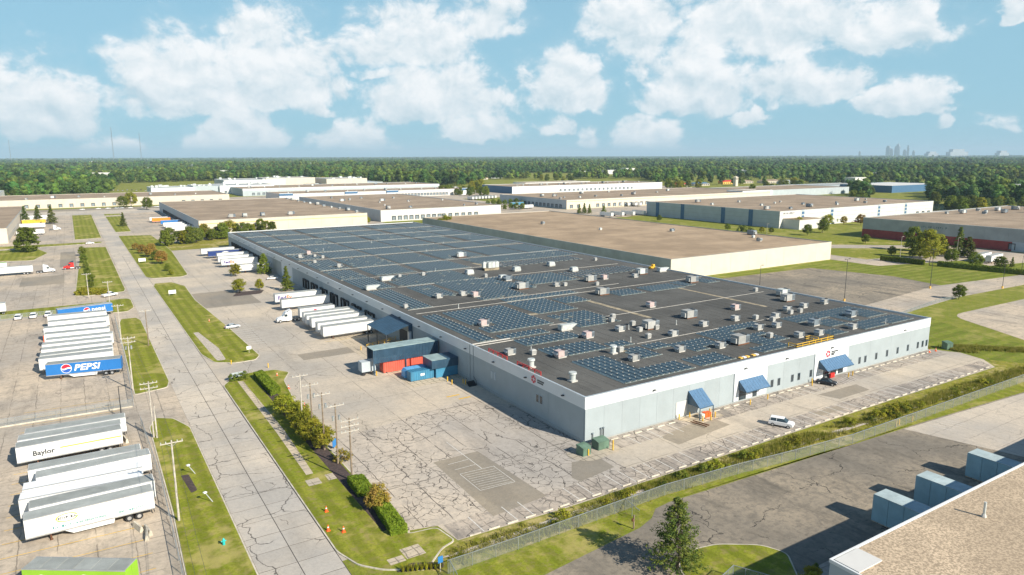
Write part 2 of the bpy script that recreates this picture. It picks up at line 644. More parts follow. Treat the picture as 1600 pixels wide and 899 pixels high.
MT['joint'] = plain('joint_filler', (.06, .055, .05), .95)
MT['kerb'] = plain('kerb_concrete', (.52, .47, .38), .9, var=.2, dirt=.35)
MT['grass'] = grass_mat('grass_field', (.18, .215, .026), (.27, .27, .045), (.38, .33, .12), dry_amt=.45)
MT['grass_mown'] = grass_mat('grass_mown', (.20, .235, .020), (.30, .30, .042), (.42, .35, .13), stripe=(0, 1.5), dry_amt=.65)
MT['grass_mown_x'] = grass_mat('grass_mown_across', (.165, .215, .022), (.25, .27, .04), (.38, .32, .12), stripe=(1, 2.4), dry_amt=.35)
MT['grass_rough'] = grass_mat('grass_rough', (.20, .205, .02), (.33, .30, .05), (.46, .37, .17), dry_amt=.75, scale=.5)
MT['mulch'] = plain('mulch', (.065, .045, .04), .95, var=.4, scale=3)
MT['gravel_bed'] = plain('gravel_bed', (.46, .40, .33), .95, var=.3, scale=3, dirt=.4)
MT['paint_white'] = plain('paint_white', (.66, .64, .59), .7, var=.15, scale=2, dirt=.8, dirtcol=(.42, .39, .35))
MT['paint_yellow'] = plain('paint_yellow', (.70, .42, .03), .6, var=.12, dirt=.25)
MT['steel'] = plain('galvanised_steel', (.42, .45, .46), .45, .6, var=.15)
MT['steel_dark'] = plain('dark_steel', (.05, .055, .06), .5, .3, var=.2)
MT['rust'] = plain('rusty_steel', (.16, .07, .035), .8, .2, var=.3)
MT['black'] = plain('black_rubber', (.02, .02, .022), .8, var=.2)
MT['wood'] = plain('pole_wood', (.22, .17, .12), .9, var=.25, scale=2)
MT['wood_pale'] = plain('pole_wood_pale', (.46, .42, .36), .9, var=.2, scale=2)
MT['glass'] = plain('window_glass', (.03, .045, .055), .08, 0, var=.3, scale=.3, spec=.8)
MT['wall_grey'] = plain('wall_panel_grey', (.325, .37, .385), .75, var=.05, scale=.25, obj_var=.035, dirt=.28, dirtcol=(.3, .32, .33))
MT['wall_white'] = plain('wall_band_white', (.66, .68, .685), .7, var=.03, scale=.2, dirt=.08, dirtcol=(.6, .6, .58))
MT['coping'] = plain('coping_metal', (.62, .66, .68), .4, .5, var=.08)
MT['roof_dark'] = striped_roof('roof_membrane', (.112, .110, .102), (.20, .20, .19), 0, 3.05, 0.0, streak=.55, gritty=.35)
MT['roof_tan'] = striped_roof('roof_gravel_tan', (.40, .295, .195), (.2, .15, .1), 1, 30, .3, .4, streak=.5, gritty=.35)
MT['roof_tan2'] = striped_roof('roof_gravel_brown', (.36, .275, .195), (.17, .13, .09), 1, 24, .4, .5, streak=.6, gritty=.35)
MT['roof_gravel'] = striped_roof('roof_pea_gravel', (.60, .47, .33), (.2, .15, .1), 0, 30, 0, streak=.12, gritty=.85)
MT['cream'] = plain('wall_cream', (.60, .535, .44), .8, var=.05, scale=.2, dirt=.12, dirtcol=(.5, .45, .38))
MT['pale'] = plain('wall_pale', (.60, .59, .56), .8, var=.05, scale=.2, dirt=.1, dirtcol=(.5, .48, .44))
MT['pale_grey'] = plain('wall_pale_grey', (.40, .45, .475), .8, var=.05, scale=.2)
MT['tilt_grey'] = plain('wall_tilt_up', (.33, .355, .35), .85, var=.12, scale=.15, dirt=.3, dirtcol=(.3, .3, .28))
MT['red_wall'] = plain('wall_red', (.28, .045, .04), .8, var=.15)
MT['navy'] = plain('navy_metal', (.03, .075, .125), .45, .1, var=.15, dirt=.15, dirtcol=(.2, .24, .28))
MT['blue_pier'] = plain('pier_blue', (.05, .13, .24), .7, var=.1)
MT['awning'] = plain('awning_blue', (.07, .155, .27), .6, var=.12, scale=1.5, dirt=.2, dirtcol=(.2, .28, .36))
MT['orange_stripe'] = plain('stripe_orange', (.85, .50, .10), .8, var=.1)
MT['red'] = plain('paint_red', (.55, .025, .02), .45, var=.15)
MT['cone'] = plain('cone_orange', (.85, .12, .02), .6, var=.1)
MT['white'] = plain('paint_trailer_white', (.82, .82, .80), .4, var=.04, scale=.4, obj_var=.05, dirt=.18, dirtcol=(.5, .47, .42))
m, k, b = new_mat('trailer_side_white')
tco = k.node('ShaderNodeTexCoord').outputs['Object']
sx_ = k.node('ShaderNodeSeparateXYZ')
k.put(sx_.inputs[0], tco)
nz = k.noise(k.scale(tco, (1.0, 1, .22)), 1.3, 5.0, .7)
c = k.mix(k.m('MULTIPLY', k.step(nz, .48, .72), .35), (.80, .80, .78), (.56, .53, .47))
c = k.mix(k.m('MULTIPLY', k.step(sx_.outputs[2], 1.2, 1.9, 1, 0), k.m('MULTIPLY', k.step(nz, .35, .6), .5)), c, (.45, .41, .35))
sm_ = k.step(k.m('PINGPONG', sx_.outputs[0], .61), .012, .03, 1, 0)
c = k.mix(k.m('MULTIPLY', sm_, .35), c, (.4, .4, .4))
hs = k.node('ShaderNodeHueSaturation')
k.put(hs.inputs['Color'], c)
k.put(hs.inputs['Value'], k.step(k.node('ShaderNodeObjectInfo').outputs['Random'], 0, 1, .88, 1.04, False))
k.put(b.inputs['Base Color'], hs.outputs[0])
b.inputs['Roughness'].default_value = .45
MT['trailer_white'] = m
MT['trailer_roof'] = plain('trailer_roof', (.34, .355, .33), .6, .1, var=.12, scale=.5, obj_var=.15, dirt=.35, dirtcol=(.3, .29, .27))
MT['alu'] = plain('aluminium', (.6, .61, .62), .4, .7, var=.1)
MT['trailer_blue'] = plain('trailer_blue', (.02, .16, .45), .4, var=.05)
MT['trailer_navy'] = plain('trailer_navy', (.015, .04, .17), .4, var=.05)
MT['trailer_orange'] = plain('trailer_orange', (.80, .22, .01), .45, var=.05)
MT['trailer_green'] = plain('trailer_green', (.26, .50, .03), .45, var=.05)
MT['ink_purple'] = plain('ink_purple', (.05, .015, .20), .5, var=.02)
MT['ink_orange'] = plain('ink_orange', (.80, .13, .01), .5, var=.02)
MT['ink_dark'] = plain('ink_dark', (.04, .045, .05), .5, var=.05)
MT['ink_white'] = plain('ink_white', (.85, .85, .85), .5, var=.02)
MT['ink_red'] = plain('ink_red', (.62, .02, .05), .5, var=.02)
MT['ink_blue'] = plain('ink_blue', (.02, .10, .42), .5, var=.02)
MT['ink_teal'] = plain('ink_teal', (.05, .25, .25), .5, var=.05)
MT['container_blue'] = plain('container_blue', (.05, .22, .36), .5, var=.12, dirt=.25)
MT['container_pale'] = plain('container_pale_blue', (.12, .38, .68), .5, var=.1, dirt=.2)
MT['container_red'] = plain('container_red', (.62, .11, .07), .55, var=.1)
MT['transformer'] = plain('transformer_green', (.10, .17, .12), .6, var=.15, obj_var=.1)
MT['hvac_grey'] = plain('hvac_grey', (.38, .38, .36), .6, .1, var=.12, scale=1.5, obj_var=.14, dirt=.25)
MT['hvac_dark'] = plain('hvac_dark', (.20, .24, .27), .6, .1, var=.15, scale=1.5, obj_var=.12)
MT['hvac_pink'] = plain('hvac_pink', (.50, .39, .37), .65, var=.12, scale=1.5, dirt=.2)
MT['hvac_pale'] = plain('hvac_pale', (.52, .55, .53), .55, .1, var=.1, scale=1.5, obj_var=.08, dirt=.2)
MT['grille'] = plain('dark_grille', (.045, .045, .05), .7, var=.3, scale=4)
MT['panel_pv'] = plain('photovoltaic_cells', (.010, .032, .056), .42, var=.25, scale=.4, obj_var=.25, spec=.05)
MT['panel_brown'] = plain('brown_modules', (.085, .05, .045), .5, var=.25, scale=.6)
MT['deflector'] = plain('rack_metal', (.30, .37, .37), .5, .3, var=.2, scale=2)
MT['ballast'] = plain('ballast_block', (.50, .48, .44), .9, var=.2, scale=2)
MT['leaf_a'] = leaf_mat('leaves_green', (.11, .16, .018), (.19, .23, .03), trans=.35)
MT['leaf_b'] = leaf_mat('leaves_lime', (.21, .24, .018), (.36, .34, .035), trans=.35)
MT['leaf_h'] = leaf_mat('hedge_leaves', (.13, .21, .015), (.21, .29, .025), hue=.01, val=.1, trans=.3)
MT['leaf_y'] = leaf_mat('leaves_turning', (.22, .18, .025), (.32, .20, .05), hue=.05)
MT['leaf_c'] = leaf_mat('needles', (.075, .125, .025), (.18, .20, .035), hue=.02)
MT['leaf_far'] = leaf_mat('far_leaves', (.042, .09, .018), (.115, .165, .028), hue=.045, val=.6, trans=.15, patch=.0035)
MT['bark'] = plain('bark', (.10, .075, .055), .95, var=.3, scale=3)
MT['reed'] = leaf_mat('reeds', (.21, .23, .02), (.42, .37, .09), hue=.03)
MT['hydrant'] = plain('hydrant_teal', (.02, .42, .40), .5, var=.1)
MT['sign_blue'] = plain('sign_blue', (.03, .18, .45), .5, var=.05)
MT['pond'] = plain('pond_water', (.03, .05, .045), .12, var=.2, spec=.6)
MT['tower_grey'] = plain('tower_concrete', (.40, .43, .46), .7, var=.1, scale=.02)

# ------------------------------------------------------------------ ground, roads, lots
struct(MB().sheet([(-32000, -6000), (36000, -6000), (36000, 36000), (-32000, 36000)], 0.0).build('ground', MT['grass']))


def paved(name, poly, mat, z=.02):
    return struct(MB().sheet(ccw(poly), z).build(name, MT[mat]))


def rect(x0, x1, y0, y1):
    return [(x0, y0), (x1, y0), (x1, y1), (x0, y1)]


paved('west_yard_pavement', rect(-190, 15.7, 30, 770), 'conc_yard')
main_lot_poly = [(25.9, 64), (36.2, 85), (36.6, 86.4), (40.5, 85.4), (41.2, 80.3), (60, 79.6), (150, 80.0), (194.3, 79.6), (199.2, 84.5), (201, 91), (197.5, 97.6), (197.5, 110),
                 (90, 110), (90, 430), (72.5, 443), (40, 443), (25.9, 440)]
paved('main_lot_pavement', [(25.75, 84), (36, 85), (36.6, 86.4), (40.5, 85.4), (41.2, 80.3), (60, 79.6), (150, 80.0), (194.3, 79.6), (199.2, 84.5), (201, 91), (197.5, 97.6), (197.5, 110),
                            (90, 110), (90, 430), (72.5, 443), (25.75, 443)], 'conc_lot')
paved('north_lot_pavement', [(25.75, 478), (73.5, 490), (73.5, 770), (25.75, 770)], 'conc_yard')
paved('cross_street', rect(-320, 150, 770, 832), 'conc_clean', .021)
paved('far_street', rect(-320, 170, 833, 866), 'asphalt_patch', .02)
# right of the main building
paved('rear_lot_pavement', [(200, 128), (236, 130.5), (281, 134.2), (420, 130), (420, 138.5), (354, 138.6), (300, 143.8), (305.7, 169.7), (296, 204.3), (237, 207), (200, 208)], 'asphalt', .02)
paved('rear_drive', [(200, 122), (236, 126), (281, 130.2), (420, 126), (420, 140), (354, 141), (296, 147), (240, 141), (200, 138)], 'conc_yard', .03)
paved('loop_lot_pavement', round_poly([(238, 101), (246, 116), (310, 115), (430, 112), (430, 60), (226, 60), (226, 80)], 9), 'conc_yard')
paved('east_drive', [(329, 190), (420, 168), (436, 168), (436, 185), (345, 206), (345, 300), (329, 300)], 'conc_yard', .022)
paved('red_building_street', [(345, 262), (360, 250), (424, 205), (424, 140), (434, 140), (434, 215), (372, 262), (356, 310), (345, 310)], 'conc_yard', .024)
paved('red_building_yard', [(374, 161), (438, 150), (438, 200), (402, 205), (385, 182)], 'conc_yard', .026)
# yards between the far warehouses
paved('mid_yard_pavement', rect(330, 420, 470, 840), 'conc_yard', .02)
paved('mid_yard_pavement', rect(196, 214, 520, 860), 'conc_yard', .02)
paved('mid_yard_pavement', rect(160, 900, 790, 1000), 'conc_yard', .018)
paved('mid_yard_pavement', rect(420, 760, 475, 568), 'conc_yard', .018)
paved('mid_yard_pavement', rect(650, 720, 330, 470), 'conc_yard', .016)
# lower right lots
se_edge = [(35.9, 60), (40, 64.5), (46.7, 67), (65.1, 69.2), (68.4, 70.3), (70.9, 72.1), (74.1, 72.5), (96.4, 71.4), (132.5, 69.6), (139, 69.4), (179.3, 66.8), (260, 62)]
paved('east_asphalt_lot', se_edge + [(260, 20), (20, 20), (25.9, 50)], 'asphalt')
paved('east_concrete_lot', [(134.2, 69.3), (179.3, 66.4), (260, 61.5), (260, 44), (141, 44), (138.3, 54.4)], 'conc_clean', .026)
paved('dock_apron', [(67, 42), (141, 42), (141, 49.5), (67, 49.5)], 'conc_yard', .026)

# the road, slab by slab
road = struct(MB().sheet(rect(15.7, 25.8, 20, 800), .022).build('road', MT['joint']))
slab_me = MB().box(0, 4.93, 0, 4.44, -.02, 0.0, skip='b').mesh('slab', MT['conc_slab'])
n_sl = 0
yy = 46.0
while yy < 430:
    for ix in range(2):
        o = put('slab', slab_me, road, (15.72 + ix * 5.04, yy + (0.0 if ix else .02), .045 + random.uniform(-.004, .004)), 0)
        n_sl += 1
    yy += 4.56
MB().sheet(rect(15.72, 25.76, yy, 800), .045).build('far_road_surface', MT['conc_slab'], road)


def verge(poly, r=1.5, mat='grass_mown', kerb=True, name='grass_verge', z=.0):
    """raised lawn with a concrete kerb round it"""
    poly = round_poly(ccw(poly), r)
    o = struct(MB().sheet(inset(poly, .2 if kerb else 0), .155 + z).build(name, MT[mat]))
    if kerb:
        MB().prism(poly, 0.0, .145).build('kerb', MT['kerb'], o)
    else:
        MB().prism(poly, 0.0, .15).build('edge', MT['grass_rough'], o)
    return o


v1 = verge([(25.8, 86.5), (27.2, 81.8), (29.6, 79.0), (34.5, 76.0), (38.5, 79.6), (40.9, 80.3), (40.2, 85.0), (35.9, 85.6), (35.8, 130), (37.2, 148), (39.2, 166), (42.0, 172), (39.5, 176),
             (33.4, 176.8), (29.3, 175.3), (25.9, 169.5)], .9)
v2 = verge([(25.8, 201), (27.5, 191), (32, 187.6), (37.3, 187.8), (39.2, 191.6), (38.2, 230), (35.9, 282), (36.8, 316), (33.2, 329), (26.5, 329), (25.4, 322)], 1.0)
v3 = verge([(24.9, 350), (27, 344.5), (39, 342), (42, 347), (46, 440), (46, 478), (44.5, 540), (30, 546), (24.8, 546)], 1.5)
verge([(24.8, 576), (34.8, 576), (37.5, 733), (24.8, 733)], 1.5)
verge([(24.8, 745), (38.8, 750), (38.8, 768), (24.8, 768)], 1.2)
vl1 = verge([(6.6, 40), (15.6, 40), (15.65, 146), (13.4, 153), (10.2, 155.4), (8.6, 150), (8.2, 110), (7.2, 80)], 1.0)
vl2 = verge([(7.7, 173.6), (14.8, 175.5), (15.7, 180), (15.65, 256), (14.6, 261), (10, 261.3), (8.6, 250)], 1.0)
verge([(7.2, 299.5), (7.2, 274), (13, 273.5), (15.4, 280), (15.5, 296), (14.5, 299.8)], 1.5)
verge([(-2.5, 316), (1.3, 313.8), (14.5, 316), (15.2, 322), (15.0, 484), (2, 487)], 1.2)
verge([(-.6, 538), (14.8, 540), (14.8, 768), (-.8, 768)], 1.2)
verge([(-190, 284.5), (5, 283), (6.4, 284), (6.4, 296.5), (-190, 298)], .8, kerb=False)
verge([(-60, 500), (13, 508), (14.5, 513), (13, 517), (-60, 520)], 1.0)
verge([(-42, 497), (-36, 445), (-20, 440), (-14, 470), (-20, 498)], 2.0)
# lawn north of the main building, right-hand lawns
paved('north_lawn', [(46, 444), (200, 444), (200, 527), (73.5, 527), (73.5, 489.5), (47, 478.5)], 'grass_rough', .03)
paved('south_east_lawn', [(201.2, 92), (226, 98), (238, 120), (236, 125.8), (201, 121.6), (197.6, 118), (197.6, 98)], 'grass_mown_x', .012)
paved('south_east_field', [(199.5, 84), (195, 79), (205, 60), (225.5, 60), (225.5, 98), (201.2, 91)], 'grass_mown_x', .014)
paved('rear_lawn', [(306, 170), (300.2, 144), (354, 139), (419, 139), (419, 168), (329, 190), (329, 215), (236, 215), (236, 208), (297, 205.5)], 'grass_mown_x', .016)
paved('east_lawn', [(346, 206), (436, 186), (438, 262), (356, 312), (340, 330), (330, 470), (330, 216)], 'grass_mown', .010)
# strip between fence and asphalt
paved('fence_strip', [(36.2, 73.6), (47, 73), (75, 73.8), (95, 72.6), (120, 70.2), (190, 69.6), (260, 66), (260, 62.5), (179.3, 67.2), (139, 69.8), (132.5, 70.0), (96.4, 71.8), (74.1, 72.9), (70.7, 72.5), (68, 70.7), (65, 69.6),
                      (46.7, 67.4), (40, 64.9), (36.0, 61)], 'grass_mown', .03)
se_island = verge([(61.5, 57.3), (63.5, 60.2), (67.3, 61.0), (71, 60.2), (76, 56.8), (77.4, 53.5), (72, 47), (60, 47)], 1.2, 'grass_mown')
# ditch bed
paved('ditch_bank', [(41.2, 80.0), (38, 79.0), (35, 75.6), (36.4, 74.0), (75, 74.2), (95, 73.2), (120, 70.6), (190, 70.2), (205, 60.5), (215, 60.5), (200, 83.5), (194.3, 79.2), (150, 79.7), (60, 79.2)], 'grass_rough', .016)
paved('ditch_bed', [(36, 77.5), (44, 76.2), (60, 76.8), (85, 76.2), (110, 75.0), (150, 74.2), (190, 73.6), (190, 74.7), (150, 75.3), (110, 76.2), (85, 77.4), (60, 78.0), (44, 77.6)], 'gravel_bed', .168)

# footpaths, patches and paint
def strip_path(name, a, b, w, mat, z, parent=None):
    a, b = Vector(a), Vector(b)
    d = (b - a).normalized()
    n = Vector((-d.y, d.x)) * (w / 2)
    o = MB().sheet(ccw([tuple(a + n), tuple(a - n), tuple(b - n), tuple(b + n)]), z).build(name, MT[mat], parent)
    return o


walk = struct(MB().sheet(ccw([(29.4, 171), (30.6, 170.6), (31.0, 134), (30.2, 112), (29.0, 112), (29.4, 134)]), .16).build('footpath', MT['conc_walk']))
for (x0, x1, y0, y1) in [(28.2, 30.4, 107.6, 110), (31.6, 34.6, 108, 110.4), (33.2, 36.0, 79.6, 82.3), (30.8, 33, 79.4, 80.9)]:
    struct(MB().sheet(rect(x0, x1, y0, y1), .162).build('footpath', MT['conc_walk']))
paved('mulch_bed', [(33.3, 168), (35.3, 168), (35.4, 88), (33.1, 88), (32.9, 130)], 'mulch', .164)
paved('mulch_bed', round_poly([(30.8, 77.6), (36.4, 75.2), (37.0, 76.4), (33.2, 78.6)], .5), 'mulch', .164)
paved('dirt_strip', round_poly([(28.4, 192), (30.6, 192), (31.0, 205), (29.0, 228), (27.6, 228)], 1.0), 'gravel_bed', .163)
paved('dirt_strip', round_poly([(11.0, 123.2), (12.2, 123.0), (12.6, 116.0), (11.6, 115.4)], .4), 'mulch', .163)
paved('crazed_pavement', [(36.3, 86.6), (40.8, 85.6), (41.6, 85.2), (76.6, 85.2), (76.6, 122), (70, 131), (52, 127), (36.4, 124)], 'conc_worn', .0235)
paved('stall_strip', [(41.3, 80.5), (60, 79.9), (150, 80.3), (193.8, 79.9), (197.5, 84.4), (120, 85.1), (41.3, 85.1)], 'conc_stall', .0235)
paved('stall_strip', [(81.3, 92.2), (197.0, 92.2), (197.2, 97.2), (81.3, 97.2)], 'conc_stall', .0235)
paved('asphalt_patch', [(49.4, 105.2), (58.3, 105.2), (59.2, 84.4), (48.8, 83.4)], 'asphalt_patch', .026)
paved('asphalt_patch', [(70.0, 92.2), (75.3, 91), (75.1, 86.7), (66.7, 85.4), (66.4, 87.4)], 'asphalt_patch', .026)
paved('asphalt_patch', [(91, 92), (99.5, 93.6), (107, 93.4), (107.2, 89.2), (91.4, 87.6)], 'asphalt_patch', .026)
paved('asphalt_patch', [(138, 90.8), (152, 90.5), (151, 86.5), (139.5, 86.5)], 'asphalt_patch', .026)
paved('asphalt_patch', [(127, 84.4), (135, 84.2), (134.6, 82.2), (127, 82.4)], 'asphalt_patch', .027)
paved('asphalt_patch', rect(34, 56, 264, 296), 'asphalt_patch', .026)
paved('asphalt_patch', rect(48, 62, 180.5, 187), 'asphalt_patch', .026)
paved('asphalt_patch', [(-22, 352), (-6, 352), (-6, 378), (-22, 378)], 'asphalt_patch', .026)
paved('asphalt_patch', rect(-8, -1, 404, 470), 'asphalt_patch', .026)
paved('dock_slab', rect(63, 76.7, 144.5, 164), 'conc_walk', .027)
paved('dock_slab', rect(62, 76.7, 171, 199), 'conc_walk', .027)
paved('transformer_pad', round_poly([(70.9, 95.6), (70.9, 92.4), (73.5, 90.4), (81.2, 91.6), (81.2, 97.2), (76.8, 97.2)], 1.2), 'conc_walk', .06)
paved('door_slab', [(100, 97.2), (110.5, 97.2), (110.2, 93.2), (102, 92.6)], 'conc_walk', .06)


def line(mb, a, b, w=.14, z=.034):
    a, b = Vector(a), Vector(b)
    d = (b - a).normalized()
    n = Vector((-d.y, d.x)) * (w / 2)
    mb.sheet(ccw([tuple(a + n), tuple(a - n), tuple(b - n), tuple(b + n)]), z)


lm = MB()
for x in [45.5 + i * 2.9 for i in range(50)]:                 # bays along the ditch kerb
    if random.random() < .8 and x < 192:
        line(lm, (x, 80.4), (x, 85.2), .13)
for x in [83 + i * 2.75 for i in range(41)]:                  # bays along the front wall
    if not (99 < x < 112 or 118 < x < 128 or 146 < x < 160) and random.random() < .75:
        line(lm, (x, 91.6), (x, 96.2), .12)
line(lm, (55.4, 98.5), (55.4, 112), .12)
for y in (100.5, 103.0):
    line(lm, (51.2, y), (55.2, y), .1)
for i in range(8):                                            # hatched bay
    line(lm, (51.6, 92.2 + i * .8), (57.2, 91.6 + i * .8), .07)
line(lm, (51.2, 91.6), (57.6, 91.2), .09)
line(lm, (51.2, 98.6), (57.6, 98.2), .09)
line(lm, (51.2, 91.6), (51.2, 98.6), .09)
line(lm, (57.6, 91.2), (57.6, 98.2), .09)
for i in range(12):                                           # bays by the parked saloon
    y = 205 + i * 2.75
    line(lm, (39.0, y), (44.2, y), .16)
for i in range(6):
    x = 150.4 + i * 1.0
    line(lm, (x, 92.0), (x + 1.2, 95.4), .1)
struct(lm.build('painted_bay_lines', MT['paint_white']))
lm = MB()
for i in range(9):
    line(lm, (58.4, 196 + i * 4.2), (76, 196 + i * 4.2), .14)
line(lm, (68.5, 131.8), (71.5, 131.8), .5)
line(lm, (66.8, 134.4), (70, 134.4), .5)
struct(lm.build('painted_dock_lines', MT['paint_yellow']))
lm = MB()
for i in range(26):
    y = 66 + i * 4.3
    line(lm, (-13, y), (4.6, y - .6), .12)
struct(lm.build('painted_yard_lines', MT['paint_yellow']))
lm = MB()
for i in range(5):
    line(lm, (141.5 + i * 1.4, 64.0), (140.2 + i * 1.5, 67.6), .1)
struct(lm.build('painted_hatching', MT['paint_white']))

# ------------------------------------------------------------------ main building
MX0, MX1, MY0, MY1, MH = 76.8, 196.3, 97.3, 440.0, 9.1
RZ = MH - .35
main = empty('distribution_building', (MX0, MY0, 0), 0, 'long grey and white warehouse with solar panels on its dark roof', 'warehouse')


def child(mb, name, mat, parent, **kw):
    """mesh given in world coordinates, parented to an unrotated empty"""
    o = mb.build(name, mat, parent, **kw)
    p = parent
    off = Vector((0, 0, 0))
    while p is not None:
        off += Vector(p.location)
        p = p.parent
    o.location = -off
    return o


def wl(o, x, y, z):
    """place a child of an unrotated empty by world position"""
    o.location = Vector((x, y, z)) - Vector(o.parent.location)
    return o


child(MB().box(MX0 + .12, MX1 - .12, MY0 + .12, MY1 - .12, 0, RZ - .05, skip='b'), 'wall_core', MT['wall_grey'], main)
MT['roof_seam'] = plain('roof_seam', (.32, .31, .29), .9, var=.3)
rf = child(MB().sheet(rect(MX0 + .3, MX1 - .3, MY0 + .3, MY1 - .3), RZ - .03), 'roof', MT['roof_seam'], main)
nst = 39
sw = (MX1 - MX0 - .8) / nst
strip_me = MB().box(0, sw - .09, 0, MY1 - MY0 - .8, -.02, 0, skip='b').mesh('membrane_strip', MT['roof_dark'])
strip_b = plain('roof_membrane_tone', (.085, .082, .076), .9, var=.2, scale=.15, obj_var=.14)
MT['roof_dark_b'] = strip_b
for i in range(nst):
    o = put('membrane_strip', strip_me, rf)
    o.location = (MX0 + .4 + i * sw, MY0 + .4, RZ + (.008 if i % 2 else 0))
# band, parapet inside and coping
band = MB()
band.box(MX0, MX1, MY0, MY0 + .3, 6.75, MH).box(MX0, MX0 + .3, MY0 + .3, MY1, 6.75, MH)
band.box(MX0 + .3, MX1, MY1 - .3, MY1, 0, MH).box(MX1 - .3, MX1, MY0 + .3, MY1 - .3, 0, MH)
child(band, 'parapet_band', MT['wall_white'], main)
cp = MB()
cp.box(MX0 - .06, MX1 + .06, MY0 - .06, MY0 + .36, MH, MH + .07).box(MX0 - .06, MX0 + .36, MY0 + .36, MY1, MH, MH + .07)
cp.box(MX1 - .36, MX1 + .06, MY0 + .36, MY1, MH, MH + .07).box(MX0 + .36, MX1 - .36, MY1 - .36, MY1 + .06, MH, MH + .07)
child(cp, 'coping', MT['coping'], main)
child(MB().box(MX0 - .05, MX0 + .11, MY0, MY1, 0, .55).box(MX0 - .05, MX1, MY0 - .05, MY0 + .11, 0, .3), 'base_course', MT['tilt_grey'], main)
# tilt-up panels, shaded long wall
pw = 11.4
npan = int((MY1 - MY0 - .3) / pw)
pan_w = MB().box(0, .1, 0.02, pw - .02, .55, 6.74).mesh('wall_panel', MT['wall_grey'])
for i in range(npan):
    o = put('wall_panel', pan_w, main)
    wl(o, MX0 + .02, MY0 + .3 + i * pw, 0)
child(MB().box(MX0 + .02, MX0 + .12, MY0 + .3 + npan * pw, MY1, .55, 6.74), 'wall_panel', MT['wall_grey'], main)


def front_panels(x0, x1, z1, mat, w=4.7):
    n = max(1, round((x1 - x0) / w))
    s = (x1 - x0) / n
    me = MB().box(0.012, s - .012, 0, .1, .3, z1).mesh('wall_panel', MT[mat])
    for i in range(n):
        o = put('wall_panel', me, main)
        wl(o, x0 + i * s, MY0 + .02, 0)


front_panels(76.9, 117.5, 6.74, 'wall_grey')
front_panels(117.5, 128.5, 6.74, 'wall_white', 5.5)
front_panels(128.5, 145.5, 6.74, 'wall_grey', 5.7)
front_panels(145.5, 159, 6.74, 'wall_white', 6.7)
front_panels(159, 196.3, 6.74, 'wall_grey', 9.3)
for x in (117.4, 145.4):
    child(MB().box(x, x + .15, MY0 - .1, MY0 + .02, .3, 6.7), 'downpipe', MT['hvac_dark'], main)
# windows in the sunlit wall
win_me = MB().box(-.5, .5, 0, .06, 1.3, 3.1).mesh('window', MT['hvac_dark'])
pane_me = MB().box(-.42, -.03, -.02, .0, 1.38, 3.02).box(.03, .42, -.02, 0, 1.38, 3.02).mesh('pane', MT['glass'])
for x in (130.3, 132.7, 137.5, 139.9, 144.4, 160.0, 164.0, 166.5, 171.3, 176.2, 181.1, 186.0, 190.9, 193.3, 195.3):
    o = put('window', win_me, main)
    wl(o, x, MY0 - .02, 0)
    put('pane', pane_me, o, (0, 0, 0))
# windows in the shaded wall
winl_me = MB().box(-.05, .02, -.48, .48, 3.4, 5.2).mesh('window', MT['pale_grey'])
for i, y in enumerate((131.3, 130.1, 112.9, 111.6)):
    o = put('window', winl_me, main)
    wl(o, MX0, y, 0)
    put('pane', MB().box(-.08, -.05, -.4, .4, 3.5, 5.1).mesh('pane', MT['pale_grey'] if i < 2 else MT['glass']), o)
# wall lights
for x in (94, 120.9, 134.9, 151.9, 183.6):
    child(MB().box(x - .3, x + .3, MY0 - .45, MY0, 7.35, 7.5), 'wall_light', MT['steel_dark'], main)
y = 104.0
while y < 430:
    child(MB().box(MX0 - .5, MX0, y - .25, y + .25, 7.5, 7.68), 'wall_light', MT['steel_dark'], main)
    y += 13.2
for (x, y) in ((MX0 - .12, 141.6), (MX0 - .12, 139.9)):
    child(MB().box(x, x + .12, y - .09, y + .09, .3, 9.25), 'downpipe', MT['wall_grey'], main)
child(MB().box(MX0 - .12, 88, 141.5, 141.72, RZ + .1, RZ + .32).box(MX0 - .12, 88, 139.9, 140.05, RZ + .1, RZ + .25), 'gas_pipe', MT['ballast'], main)
# recessed bay in the long wall
child(MB().box(MX0 - .03, MX0 + .02, 299, 317, .55, 6.7), 'bay_wall', MT['wall_white'], main)
child(MB().box(MX0 - .05, MX0 + .02, 317.2, 333, .55, 6.7), 'bay_wall', MT['tilt_grey'], main)
# dock doors with black seals and bumpers
dock_me = MB().box(-.5, 0, -1.7, -1.35, 1.0, 4.4).box(-.5, 0, 1.35, 1.7, 1.0, 4.4).box(-.55, 0, -1.7, 1.7, 4.1, 4.6).mesh('dock_seal', MT['black'])
ddoor_me = MB().box(-.06, 0, -1.3, 1.3, 1.15, 4.05).mesh('dock_door', MT['hvac_dark'])
bump_me = MB().box(-.25, 0, -.15, .15, .7, 1.1).mesh('dock_bumper', MT['black'])
docks = [205.2, 209.6, 216.8, 222.0, 228.9, 233.3, 240.7, 245.2, 252.5, 257.3, 264.6, 269.1, 276.1, 280.2] + [346 + i * 5.4 for i in range(16)]
for y in docks:
    o = put('dock_door', ddoor_me, main)
    wl(o, MX0 - .03, y, 0)
    put('dock_seal', dock_me, o)
    put('dock_bumper', bump_me, o, (0, -1.15, 0))
    put('dock_bumper', bump_me, o, (0, 1.15, 0))
# entrance door and glazing under the front awnings
child(MB().box(100.3, 103.3, MY0 - .06, MY0, .3, 3.5), 'overhead_door', MT['pale'], main)
for x0, x1 in ((119.3, 121.6), (123.8, 125.2), (149.2, 151.4), (152.2, 154.4), (155.2, 157.2)):
    child(MB().box(x0, x1, MY0 - .05, MY0, .35, 2.7), 'entrance_glazing', MT['glass'], main)
child(MB().box(151.0, 152.6, MY0 - .9, MY0 - .5, .1, 1.2), 'entrance_mat_bin', MT['red'], main)


